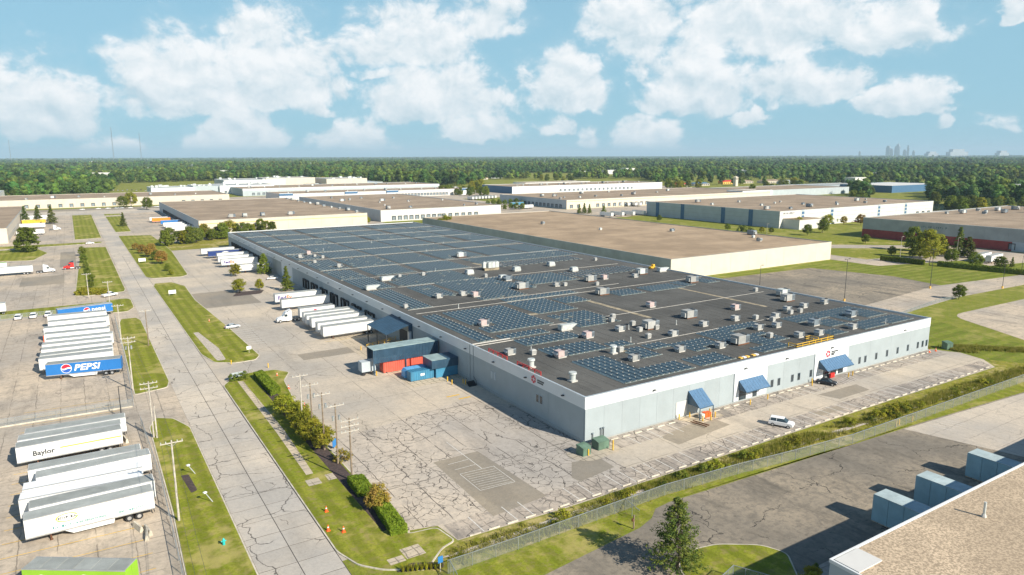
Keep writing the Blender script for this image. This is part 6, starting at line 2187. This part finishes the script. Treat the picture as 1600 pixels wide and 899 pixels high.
# the tall pine in the foreground
e = empty('pine_tree', (61.9, 58.9, 0), .4, 'tall shaggy pine casting a long shadow over the asphalt', 'tree')
rng = random.Random(77)
pm_ = MB()
for i in range(26):
    t = (i + .3) / 26
    z = 9.9 * (.07 + .93 * t)
    R_ = 3.9 * (1 - t) ** .66 * rng.uniform(.75, 1.12) + .2
    for j in range(int(5 + 8 * (1 - t))):
        a = rng.uniform(0, 6.283)
        l = R_ * rng.uniform(.6, 1.1)
        for q in (.5, .8, 1.0):
            leaf_cards(pm_, (math.cos(a) * l * q, math.sin(a) * l * q, z + l * .10 * q + rng.uniform(-.12, .12)), .42, 14, .15, rng, .7, .5)
pm_.build('crown', MT['leaf_c'], e)
trunk_mesh(10, .24, 14, rng, .18).build('trunk', MT['bark'], e)
# trees along the shaded wall and lot islands
ptree('round0', 367.6, 432, 5.6, 'round lot tree nearest the far lettered trailer', leaf='leaf_b')
ptree('round1', 374, 457.7, 5.2, 'broad lot tree on the mulch island in the main lot', leaf='leaf_b', wide=1.15)
ptree('round2', 406, 454, 4.4, 'small lot tree at the right end of the mulch island', leaf='leaf_b', wide=.9)
paved('mulch_island', round_poly([P(363, 464), P(370, 457), P(413, 453), P(408, 459)], 1.5), 'mulch', .05)
ptree('fat_conifer', 413, 428, 9.4, 'dark rounded conifer standing before the shaded wall', wide=.95)
ptree('conifer', 448.6, 455, 10.2, 'pointed conifer beside the lettered docked trailer', leaf='leaf_a', wide=.95)
# verge planting
for i, (px, py, h, lf, lab) in enumerate([(446, 648, 4.1, 'leaf_b', 'lime green tree farthest up the planted verge'), (466, 662, 4.1, 'leaf_b', 'verge tree behind the pale utility pole'), (476, 676, 4.1, 'leaf_b', 'verge tree between the first two utility poles'),
                                          (488, 690, 4.1, 'leaf_b', 'verge tree at the middle utility pole'), (503, 702, 4.1, 'leaf_b', 'verge tree nearest the blue panel'), (591, 798, 4.0, 'leaf_y', 'small tree with orange tinged leaves by the lower hedge')]):
    ptree('round%d' % (i % 3), px, py, h, lab, leaf=lf, wide=1.3 if i < 5 else 1.0, z=.15)
ptree('shrub', 535, 722, 1.9, 'flowering shrub at the foot of the front utility pole', leaf='leaf_y', wide=1.2, z=.15, name='shrub')
ptree('shrub', 364, 596, 1.6, 'round shrub left of the low slatted sign', z=.15, name='shrub')
ptree('shrub', 380, 594, 1.9, 'round shrub right of the low slatted sign', z=.15, name='shrub')


def hedge(poly, h, label, leaf='leaf_b', n=2600, s=.14, z=.15, name='clipped_hedge'):
    poly = ccw(poly)
    cx_ = sum(p[0] for p in poly) / len(poly)
    cy_ = sum(p[1] for p in poly) / len(poly)
    e = empty(name, (cx_, cy_, z), 0, label, 'hedge')
    rel = [(a - cx_, b_ - cy_) for a, b_ in poly]
    rng_ = random.Random(len(label))
    mb = MB()
    q = [Vector((*p, 0)) for p in rel]
    for i in range(n):
        u, v = rng_.random(), rng_.random()
        p = q[0].lerp(q[1], u).lerp(q[3].lerp(q[2], u), v)
        f = rng_.random()
        if f < .5:
            zz = h + rng_.uniform(-.12, .08)
        else:
            zz = h * rng_.random()
            k2 = rng_.choice((0, 1, 2, 3))
            p = q[k2].lerp(q[(k2 + 1) % 4], u)
        leaf_cards(mb, (p.x, p.y, zz), .1, 1, s * 1.5, rng_)
    o = mb.build('foliage', MT[leaf], e)
    MB().prism(inset(rel, .12), 0, h - .1).build('inner_twigs', MT[leaf], e)
    return e


hedge([P(397, 591), P(410, 587), P(438, 614), P(424, 620)], 1.3, 'bright clipped hedge at the upper end of the verge', leaf='leaf_h', n=5000)
hedge([P(543.6, 757), P(567.5, 754), P(583, 775), P(560, 778)], 1.3, 'clipped hedge block behind the orange tinged tree', leaf='leaf_h', n=4200)
hedge([P(582, 793), P(600, 788), P(636, 834), P(611, 839)], 1.3, 'long clipped hedge at the lower end of the verge', leaf='leaf_h', n=6500)
for i in range(9):
    x, y = 31.6 + i * .55, 77.3 - i * .24
    rng_ = random.Random(i)
    e = empty('ornamental_grass', (x, y, .16), 0, 'tuft of green ornamental grass in the corner bed, %s from the road' % ORD[i], 'grass tuft', 'grass tufts in the corner bed')
    mb = MB()
    for q in range(70):
        a = rng_.uniform(0, 6.28)
        l = rng_.uniform(.15, .5)
        b0 = Vector((math.cos(a) * .12, math.sin(a) * .12, 0))
        tp = Vector((math.cos(a) * l, math.sin(a) * l, rng_.uniform(.7, 1.1)))
        sd = Vector((-math.sin(a), math.cos(a), 0)) * .05
        mb.add([b0 - sd, b0 + sd, tp], [(0, 1, 2)])
    mb.build('blades', MT['leaf_b'], e)
# ditch vegetation: reeds and scrub that nobody could count
rng_ = random.Random(8)
mb = MB()


def blades(mb, x, y, n, h, w):
    for q in range(n):
        a = rng_.uniform(0, 6.28)
        l = rng_.uniform(.1, .5) * h
        bx, by = x + rng_.uniform(-.5, .5), y + rng_.uniform(-.4, .4)
        sd = Vector((-math.sin(a), math.cos(a), 0)) * w
        b0 = Vector((bx, by, 0))
        tp = Vector((bx + math.cos(a) * l, by + math.sin(a) * l, h * rng_.uniform(.6, 1.15)))
        mb.add([b0 - sd, b0 + sd, tp], [(0, 1, 2)])


for i in range(5200):
    x = rng_.uniform(38.5, 200)
    yb = 78.2 if x < 60 else 77.6
    y = rng_.gauss(76.6 - max(0, x - 95) * .022, 1.1)
    if y > 79.1 or y < 71.0 + (3.2 if x < 90 else 0):
        continue
    if noise.noise(Vector((x * .12, y * .3, 3))) < -.25:
        continue
    blades(mb, x, y, 9, .55 + .6 * max(0, noise.noise(Vector((x * .08, y * .2, 0))) + .4), .05)
for i in range(3000):                                           # taller weeds past the far corner of the lot
    x = rng_.uniform(196, 232)
    y = 97 - (x - 196) * .95 + rng_.gauss(2.0, 1.4) + (4 if x > 205 else 0)
    if x < 201.5 and y < 98:
        continue
    blades(mb, x, y, 8, .9, .06)
o = mb.build('ditch_reeds', MT['reed'])
tag(o, 'tall green and yellow weeds filling the ditch along the lot', 'weeds', kind='stuff')
bx = sorted(rng_.uniform(50, 196) for i in range(34))
for i, x in enumerate(bx):
    y = 76.4 - max(0, x - 95) * .022 + rng_.uniform(-1.2, 1.0)
    tree('shrub', x, y, rng_.uniform(.9, 1.9), 'low weedy bush in the ditch, %s from the road end' % ORD[i], leaf=rng_.choice(('leaf_a', 'leaf_b', 'leaf_b')), wide=1.2, z=-.2, group='bushes in the ditch', name='ditch_bush')
# scattered lawn trees, left
ptree('wild0', 44, 394, 13.5, 'large round tree on the upper left lawn', leaf='leaf_a', wide=1.25)
for i, px in enumerate((40, 60, 81)):
    ptree('conifer', px, 351 - i * .5, 15, 'conifer at the end of the left edge warehouse, %s from left' % ORD[i], wide=1.05)
ptree('conifer', 193, 354, 11, 'lone dark conifer on the lawn right of the road')
ptree('round0', 192, 325, 12, 'small tree before the long cream warehouse, left of two', leaf='leaf_a')
ptree('round1', 205, 324, 15, 'taller tree before the long cream warehouse', leaf='leaf_b')
ptree('round2', 230, 328, 12, 'tree at the corner of the striped warehouse yard', leaf='leaf_a')
for i, (px, py, h, lf) in enumerate([(212, 391, 4, 'leaf_y'), (222, 397, 5, 'leaf_y'), (237, 402, 7, 'leaf_y'), (244, 407, 5, 'leaf_a'), (253, 413, 6.4, 'leaf_y'), (262, 424, 3.4, 'leaf_a'), (268, 430, 2.6, 'leaf_b')]):
    ptree('round%d' % (i % 3), px, py, h, 'yellowing tree on the upper verge, %s from the back' % ORD[i], leaf=lf, group='trees on the upper verge')
for i, (px, py, h) in enumerate([(129, 400, 5), (131, 411, 4.4), (134, 419, 3.2), (137, 430, 3.6), (144, 441, 3.4), (143, 450, 2.8)]):
    ptree('round%d' % (i % 3), px, py, h, 'small lawn tree at the upper left lawn edge, %s from the back' % ORD[i], leaf='leaf_a', wide=.9)
hedge([P(117, 462), P(128, 455), P(168, 456), P(165, 461)], 1.2, 'ragged hedge along the upper left driveway', leaf='leaf_b', n=1800, s=.3)
# trees at the north lawn
for i in range(19):
    px = 258 + i * 9.2 + random.uniform(-3, 3)
    py = 385 - (px - 258) * .135 + random.uniform(-2.5, 1.5)
    ptree(('wild0', 'wild1', 'round1')[i % 3], px, py, random.uniform(7, 10.5), 'tree in the line behind the far end of the solar building, %s from left' % ORD[i], leaf=('leaf_a', 'leaf_c', 'leaf_a', 'leaf_b')[i % 4], wide=1.0, group='trees on the north lawn')
for i in range(7):
    px = 470 + i * 26
    ptree('round%d' % (i % 3), px, 355 - i * 1.2 - (3 if i > 4 else 0), 5.5, 'small tree showing over the far roof edge, %s from left' % ORD[i], leaf='leaf_b')
ptree('round0', 697, 363, 11.4, 'bright tree top showing between the two long roofs', leaf='leaf_b', wide=1.1)
# right side
for i, (kd, px, py, h, lf, lab) in enumerate([
        ('round0', 1247, 358, 8.4, 'leaf_b', 'bright tree before the blue pier warehouse office'), ('round1', 1261, 368, 7, 'leaf_a', 'dark tree in front of the office wing'), ('round2', 1285, 364, 9, 'leaf_a', 'rounded tree right of the office wing'),
        ('round0', 1293, 352, 8, 'leaf_b', 'tree near the first blue pier'), ('round1', 1352, 381, 5.5, 'leaf_a', 'small round tree on the lawn before the red wall'), ('wild1', 1426, 392, 13, 'leaf_a', 'dark tree touching the red wall'),
        ('wild0', 1447, 404, 14.5, 'leaf_b', 'tall pale green tree left of the conifers'), ('wild1', 1466, 400, 11, 'leaf_b', 'lighter tree between the tall tree and the conifers'), ('conifer', 1497, 402, 16, 'leaf_c', 'tall dark conifer by the red wall'),
        ('fat_conifer', 1512, 403, 11, 'leaf_c', 'shorter dark conifer right of the tall one'), ('open', 1452, 415, 12, 'leaf_b', 'thin open tree on the rear lawn'), ('round2', 1486, 412, 7, 'leaf_a', 'dark tree before the white trailers'),
        ('round0', 1523, 418, 7, 'leaf_a', 'leafy tree right of the white trailers'), ('round1', 1562, 424, 6.6, 'leaf_a', 'tree standing before the clipped hedge at right'), ('conifer', 1581, 418, 5, 'leaf_c', 'small conifer at the right edge yard'),
        ('round2', 1393, 400, 5, 'leaf_a', 'small dark tree above the left end of the clipped hedge'), ('round0', 1425, 402, 4, 'leaf_a', 'low tree behind the left clipped hedge'), ('round1', 1498, 468, 5.2, 'leaf_a', 'small dark tree by the rear drive kerb'),
        ('round0', 1137, 360, 4.6, 'leaf_a', 'small tree on the lawn by the blue pier warehouse'), ('shrub', 1157, 362, 4, 'leaf_c', 'dark shrub left of a pair on the far lawn'), ('shrub', 1163, 362, 4, 'leaf_c', 'dark shrub right of a pair on the far lawn'),
        ('shrub', 1172, 364, 3.6, 'leaf_a', 'single shrub right of the dark pair'), ('round2', 1030, 346, 5, 'leaf_a', 'tree at the left end of the far lawn'), ('round1', 1190, 364, 4, 'leaf_b', 'yellow green bush by the pale pole'), ('round1', 1205, 365, 4, 'leaf_a', 'bush right of the pale pole'),
        ('conifer', 905, 334, 9, 'leaf_a', 'pointed tree left of three before the round seal warehouse'), ('conifer', 913, 334, 10, 'leaf_a', 'pointed tree in the middle of three before the round seal warehouse'), ('conifer', 921, 334, 9, 'leaf_a', 'pointed tree right of three before the round seal warehouse'),
        ('fat_conifer', 943, 337, 9, 'leaf_a', 'bushy tree left of the four parked trailers'), ('wild0', 1044, 294, 16, 'leaf_a', 'tree at the end of the white panelled warehouse'), ('wild1', 1175, 305, 14, 'leaf_a', 'dark tree beside the white two storey office'),
        ('round0', 1345, 352, 8, 'leaf_y', 'reddish bush before the blue pier warehouse'), ('round1', 1318, 351, 6, 'leaf_y', 'reddish low tree near the second blue pier'), ('round2', 1305, 349, 6, 'leaf_a', 'dark bush near the second blue pier')]):
    ptree(kd, px, py, h, lab, leaf=lf)
for i in range(12):
    px = 765 + i * 6.5 + random.uniform(-2, 2)
    ptree('wild%d' % (i % 2), px - 78 + 0, 305 + random.uniform(-2, 2), random.uniform(9, 13), 'tree %s from left in the clump behind the white fronted warehouse' % ORD[i], leaf='leaf_a', group='clump behind the white fronted warehouse')
for i in range(14):
    px = 782 + (i % 7) * 9 - 20
    ptree('round%d' % (i % 3), px, 321 + (i // 7) * 7 + random.uniform(-1, 1), random.uniform(5, 7), 'young tree in the %s planted row by the far yard, %s from left' % (ORD[i // 7], ORD[i % 7]), leaf='leaf_a', group='young trees by the far yard')


rg_ = random.Random(12)
for j, (x0, x1, y0, y1, n, where) in enumerate(((1196, 1262, 291, 299, 9, 'behind the blue pier warehouse'), (1330, 1362, 304, 322, 8, 'right of the blue pier warehouse'), (1448, 1600, 318, 330, 18, 'behind the red walled warehouse'), (725, 760, 292, 300, 7, 'by the brown roofed house'),
                                              (500, 560, 283, 287, 6, 'behind the long pale grey warehouse'), (836, 900, 281, 284, 6, 'behind the white panelled warehouse'), (1040, 1110, 293, 297, 8, 'before the roadside shops'))):
    for i, px in enumerate(sorted(rg_.uniform(x0, x1) for _ in range(n))):
        ptree('wild%d' % (i % 2), px, rg_.uniform(y0, y1), rg_.uniform(9, 15), 'tree %s, %s from left' % (where, ORD[i]), leaf=rg_.choice(('leaf_a', 'leaf_a', 'leaf_c', 'leaf_b')), wide=1.15, group='trees ' + where)


def clipped_row(a, b_, label):
    (xa, ya), (xb, yb) = P(*a), P(*b_)
    d = Vector((xb - xa, yb - ya)).normalized()
    n_ = Vector((-d.y, d.x)) * 1.2
    hedge([(xa + n_.x, ya + n_.y), (xa - n_.x, ya - n_.y), (xb - n_.x, yb - n_.y), (xb + n_.x, yb + n_.y)], 2.1, label, leaf='leaf_a', n=2600, s=.3)


clipped_row((1377, 407), (1443, 414), 'clipped dark hedge left of the gap on the rear lawn')
clipped_row((1466, 416), (1640, 434), 'clipped dark hedge right of the gap on the rear lawn')
for i, (x, y, h) in enumerate(((72.5, 46.5, 3.0), (75.2, 47.8, 2.2), (70.6, 45.2, 3.4), (69.0, 47.6, 2.4))):
    tree('fat_conifer' if i % 2 else 'round1', x, y, h, 'shrub in the shade beside the gravel roof building, %s of four' % ORD[i], leaf=('leaf_b', 'leaf_c')[i % 2], z=.15)

# ------------------------------------------------------------------ pond, woods, skyline, haze
paved('pond', round_poly([(690, 355), (800, 350), (850, 395), (760, 420), (700, 385)], 12), 'pond', .03)
proto = bpy.data.collections.new('wood_tree_kinds')
for i in range(5):
    rng = random.Random(200 + i)
    mb = MB()
    hh, ww = 13 + i, 10 + (i % 3) * 1.5
    for c in range(9):
        t = rng.random()
        a = rng.uniform(0, 6.283)
        q = ww * .30 * math.sqrt(rng.random()) * (1.1 - .5 * t)
        r = ww * rng.uniform(.17, .27)
        cz = hh * (.32 + .55 * t)
        bm = bmesh.new()
        bmesh.ops.create_icosphere(bm, subdivisions=2, radius=r)
        for v in bm.verts:
            v.co *= 1 + .38 * noise.noise(v.co * (1.1 / r) + Vector((i * 7 + c, 0, 0)) * 3)
            v.co.z *= .85
            v.co += Vector((math.cos(a) * q, math.sin(a) * q, cz))
        bm.verts.ensure_lookup_table()
        mb.add([v.co[:] for v in bm.verts], [[v.index for v in f.verts] for f in bm.faces])
        bm.free()
    for c in range(26):
        a = rng.uniform(0, 6.283)
        t = rng.random()
        q = ww * .5 * math.sqrt(max(.05, 1 - ((t - .4) / .62) ** 2)) * rng.uniform(.7, 1)
        leaf_cards(mb, (math.cos(a) * q, math.sin(a) * q, hh * (.2 + .8 * t)), 1.2, 9, .55, rng)
    mb.cyl((0, 0, 0), (0, 0, hh * .4), .35, .25, n=5)
    me = mb.mesh('wood_tree', MT['leaf_far'])
    proto.objects.link(bpy.data.objects.new('wood_tree', me))

ybound = [(-300, 330), (0, 325), (100, 326), (165, 318), (170, 303), (190, 287), (330, 283), (480, 281), (520, 283), (720, 292), (760, 281), (1000, 279), (1040, 291), (1250, 291), (1265, 296), (1330, 303), (1345, 312), (1420, 322), (1440, 320), (1500, 318), (1640, 322), (1900, 330)]
M3T = Matrix(R3).transposed()


def to_px(x, y, z=0.0):
    v = M3T @ Vector((x, y, z - CAM_H))
    if v.z > -1:
        return None
    return 800 + F * v.x / -v.z, 449.5 - F * v.y / -v.z


def yb_at(px):
    for (a, ya), (b_, yb_) in zip(ybound, ybound[1:]):
        if a <= px <= b_:
            return ya + (yb_ - ya) * (px - a) / (b_ - a)
    return -1


occupied = []
for o in bpy.data.objects:
    if o.parent is None and o.get('category') in ('warehouse', 'shop', 'tower'):
        for c in o.children:
            if c.name.startswith(('roof', 'wall')) and c.type == 'MESH':
                xs = [v.co.x for v in c.data.vertices]
                ys = [v.co.y for v in c.data.vertices]
                occupied.append((o.location.x + min(xs) - 9, o.location.x + max(xs) + 9, o.location.y + min(ys) - 24, o.location.y + max(ys) + 9))
                break
rng = random.Random(4)
pts, scl = [], []
for (r0, r1, spc, sca) in ((480, 2500, 12.0, 1.22), (2500, 5200, 17, 1.4), (5200, 9500, 30, 1.45), (9500, 26000, 75, 1.9)):
    n = int(.5 * 1.50 * (r1 * r1 - r0 * r0) / (spc * spc))
    for _ in range(n):
        r = math.sqrt(rng.uniform(r0 * r0, r1 * r1))
        a = rng.uniform(-.76, .76)
        d = FWD * math.cos(a) + RGT * math.sin(a)
        x, y = d.x * r, d.y * r
        q = to_px(x, y)
        if q is None or q[1] > yb_at(q[0]):
            continue
        if r < 2600 and any(o[0] < x < o[1] and o[2] < y < o[3] for o in occupied):
            continue
        f = noise.noise(Vector((x * .0016, y * .0016, 1.3))) + .5 * noise.noise(Vector((x * .006, y * .006, 5.0)))
        if f < -.36:
            continue
        if 690 < x < 850 and 340 < y < 425:
            continue
        if 1030 < q[0] < 1262 and q[1] > 275 and rng.random() < .88:
            continue
        if (1355 < q[0] < 1450 and q[1] > 298) or (1205 < q[0] < 1322 and q[1] > 288):
            continue
        pts.append((x, y, 0))
        scl.append(sca * rng.choice((.6, .8, .95, 1.1, 1.3)) * rng.uniform(.85, 1.15) * (.9 + .3 * f))
print('woods', len(pts))
wm = bpy.data.meshes.new('far_woods')
wm.from_pydata(pts, [], [])
at = wm.attributes.new('tree_scale', 'FLOAT', 'POINT')
at.data.foreach_set('value', scl)
woods = put('far_woods', wm)
tag(woods, 'broad green woods reaching to the horizon', 'woods', kind='stuff')
gt = bpy.data.node_groups.new('woods_scatter', 'GeometryNodeTree')
gt.interface.new_socket('Geometry', in_out='INPUT', socket_type='NodeSocketGeometry')
gt.interface.new_socket('Geometry', in_out='OUTPUT', socket_type='NodeSocketGeometry')
gi, go = gt.nodes.new('NodeGroupInput'), gt.nodes.new('NodeGroupOutput')
ip = gt.nodes.new('GeometryNodeInstanceOnPoints')
ci = gt.nodes.new('GeometryNodeCollectionInfo')
ci.inputs['Collection'].default_value = proto
ci.inputs['Separate Children'].default_value = True
ci.inputs['Reset Children'].default_value = True
rv = gt.nodes.new('FunctionNodeRandomValue')
rv.data_type = 'FLOAT_VECTOR'
rv.inputs[0].default_value = (0, 0, 0)
rv.inputs[1].default_value = (0, 0, 6.283)
na = gt.nodes.new('GeometryNodeInputNamedAttribute')
na.data_type = 'FLOAT'
na.inputs[0].default_value = 'tree_scale'
ip.inputs['Pick Instance'].default_value = True
L_ = gt.links.new
L_(gi.outputs[0], ip.inputs['Points'])
L_(ci.outputs[0], ip.inputs['Instance'])
L_(rv.outputs[0], ip.inputs['Rotation'])
L_(na.outputs[0], ip.inputs['Scale'])
L_(ip.outputs[0], go.inputs[0])
md = woods.modifiers.new('scatter', 'NODES')
md.node_group = gt

# far pale roofs among the trees
for i, (px, py, w, d, h, mt, lab) in enumerate([(1326, 252, 150, 60, 14, 'wall_white', 'wide white shed on the horizon left of the skyline'), (1395, 252, 60, 40, 12, 'pale', 'pale box below the skyline towers'), (1500, 261, 240, 40, 8, 'pale', 'long pale parking deck in the woods at right'),
                                                (1545, 262, 120, 40, 8, 'pale', 'second pale strip in the woods at right'), (1280, 257, 120, 30, 10, 'pale', 'pale row of buildings in the far woods'), (980, 269, 50, 20, 10, 'wall_white', 'white roof in the middle of the far woods'),
                                                (820, 262, 50, 30, 9, 'pale', 'pale roof on the far left of the middle woods'), (775, 265, 30, 20, 9, 'wall_white', 'small white house in the middle woods'), (115, 280, 60, 30, 10, 'tilt_grey', 'grey building behind the left woods'),
                                                (85, 281, 50, 30, 9, 'tilt_grey', 'grey low block behind the left woods'), (180, 276, 22, 14, 9, 'wall_white', 'white house in the left woods'), (345, 271, 24, 16, 10, 'wall_white', 'white house on the rise of the left woods'), (1012, 244.6, 60, 60, 45, 'pale', 'small pale block on the horizon')]):
    x, y = P(px, py)
    e = empty('distant_building', (x, y, 0), .0, lab, 'building')
    MB().box(-w / 2, w / 2, 0, d, 0, h).build('wall', MT[mt], e)
    MB().box(-w / 2 - .5, w / 2 + .5, -.5, d + .5, h, h + .6).build('roof', MT['pale'], e)
    for q in range(5):
        MB().box(-w / 2 + w * (q + .2) / 5, -w / 2 + w * (q + .75) / 5, -.12, -.02, h * .4, h * .7).build('window', MT['glass'], e)
fr = MB()
rg = random.Random(31)
for i in range(150):
    r = rg.uniform(1300, 7000) if i % 3 else rg.uniform(7000, 13000)
    a = rg.uniform(-.72, .74)
    d = FWD * math.cos(a) + RGT * math.sin(a)
    x, y = d.x * r, d.y * r
    q = to_px(x, y)
    if q is None or q[1] > yb_at(q[0]) - 4:
        continue
    w, dp, h = rg.uniform(14, 46) * (1 + r / 6000), rg.uniform(12, 30), rg.uniform(9, 13) + r / 900
    fr.box(x, x + w, y, y + dp, 0, h)
tag(fr.build('far_rooftops', MT['pale']), 'pale roofs and walls scattered through the far woods', 'rooftops', kind='stuff')
# city towers on the horizon
for i, (px, top, w, lab, spire) in enumerate([(1387, 229.5, 62, 'broad hazy tower at the left of the skyline', 0), (1392.6, 233.5, 42, 'low hazy tower beside the broad one', 0), (1399, 230, 40, 'hazy tower left of the tallest one', 0), (1402, 227.5, 58, 'tallest hazy tower of the skyline', 1),
                                              (1413, 235, 48, 'short hazy block right of the tallest tower', 0), (1418, 229, 30, 'slender hazy tower at the right of the group', 0), (1427, 236, 36, 'low hazy tower apart from the group', 0), (1343, 237, 30, 'lone low hazy tower left of the skyline', 0)]):
    D = 14500.0
    dd = pix_dir(px, 243)
    kx = D / math.hypot(dd.x, dd.y)
    x, y = dd.x * kx, dd.y * kx
    hz = to_px(x, y, CAM_H)[1]
    h = CAM_H + (hz - top) / F * D * .95
    e = empty('city_tower', (x, y, 0), .3, lab, 'tower')
    MB().box(-w / 2, w / 2, -w / 2, w / 2, 0, h * .86).build('shaft', MT['tower_grey'], e)
    MB().box(-w * .36, w * .36, -w * .36, w * .36, h * .86, h).build('crown_block', MT['tower_grey'], e)
    for q in range(4):
        MB().box(-w * .45 + q * w * .24, -w * .32 + q * w * .24, -w / 2 - .6, -w / 2 - .1, 8, h * .82).build('window_strip', MT['glass'], e)
    if spire:
        for s_ in (-.22, .22):
            MB().cyl((w * s_, 0, h), (w * s_, 0, h + 34), 3.5, 1.0, n=6).build('spire', MT['tower_grey'], e)
for i, (px, w, top) in enumerate(((1495, 330, 235), (1565, 170, 237), (1455, 190, 238))):
    dd = pix_dir(px, 243)
    kx = 15000 / math.hypot(dd.x, dd.y)
    x, y = dd.x * kx, dd.y * kx
    h = CAM_H + (to_px(x, y, CAM_H)[1] - top) / F * 15000
    e = empty('stadium_block', (x, y, 0), -.5, 'wide hazy block on the horizon, %s right of the towers' % ORD[i], 'building')
    MB().box(-w / 2, w / 2, -60, 60, 0, h * .7).build('stand', MT['tower_grey'], e)
    MB().box(-w * .35, w * .3, -50, 50, h * .7, h).build('roof', MT['tower_grey'], e)
# lattice masts and pylons
for i, (px, py, ty, lab) in enumerate([(17, 248.5, 226, 'thin radio mast at the far left horizon'), (178, 248, 208, 'tall radio mast left of centre cloud'), (221, 248, 215, 'second tall radio mast'), (10, 252, 246, 'short white mast at the far left'), (15, 252, 246, 'short white mast beside the first'),
                                       (98, 273, 261, 'white pylon in the left woods'), (301, 270, 258, 'white pylon above the industrial complex'), (486, 268, 255, 'white pylon in the middle woods'), (622, 263, 254, 'pylon right of the middle woods'), (743, 262, 252, 'pylon before the white house'),
                                       (851, 262, 251, 'pylon left of the round seal warehouse'), (1061, 262, 248, 'tall pylon over the roadside shops'), (1257, 256, 248, 'pylon left of the far white shed')]):
    x, y = P(px, py)
    if math.hypot(x, y) > 9000:
        kx = 9000 / math.hypot(x, y)
        x, y = x * kx, y * kx
    v = to_px(x, y, 0)
    h = max(12, (v[1] - ty) / F * math.hypot(x, y))
    wd = max(.5, h * .012) if 'mast' in lab else 1.2
    e = empty('lattice_mast', (x, y, 0), .4, lab, 'mast')
    for (a, b_) in ((-1, -1), (1, -1), (1, 1), (-1, 1)):
        MB().bar((a * wd, b_ * wd, 0), (a * wd * .3, b_ * wd * .3, h), wd * .35).build('leg', MT['steel'], e)
    if 'pylon' in lab:
        for q in (.72, .84, .95):
            MB().box(-h * .13, h * .13, -.4, .4, h * q, h * q + .8).build('crossarm', MT['steel'], e)
# power line wires on the verge
for i, (dx, z) in enumerate(((-.9, 10.6), (.9, 10.6), (0, 9.4))):
    e = MB()
    path = [(7.75, 177.8, 12.2), (9.0, 143.9, 10.8), (8.6, 110, 10.6), (7.0, 70, 10.6)]
    for a, b_ in zip(path, path[1:]):
        prev = None
        for s_ in range(9):
            t = s_ / 8
            p = Vector(a).lerp(Vector(b_), t) + Vector((dx, 0, (z - 10.6) - 1.1 * math.sin(math.pi * t)))
            if prev is not None:
                e.bar(prev, p, .03)
            prev = p
    tag(e.build('power_line', MT['steel_dark']), ('thin overhead wire along the lower left verge, %s of three' % ORD[i]), 'wire')

hm = bpy.data.materials.new('thin_haze')
hm.use_nodes = True
hm.node_tree.nodes.clear()
pv = hm.node_tree.nodes.new('ShaderNodeVolumePrincipled')
pv.inputs['Color'].default_value = (.62, .84, 1.0, 1)
pv.inputs['Density'].default_value = 6.0e-5
pv.inputs['Anisotropy'].default_value = 0.0
ho = hm.node_tree.nodes.new('ShaderNodeOutputMaterial')
hm.node_tree.links.new(pv.outputs[0], ho.inputs['Volume'])
hz_ = MB().box(-33000, 37000, -7000, 37000, -1.5, 330).build('haze', hm)
hz_['kind'] = 'stuff'
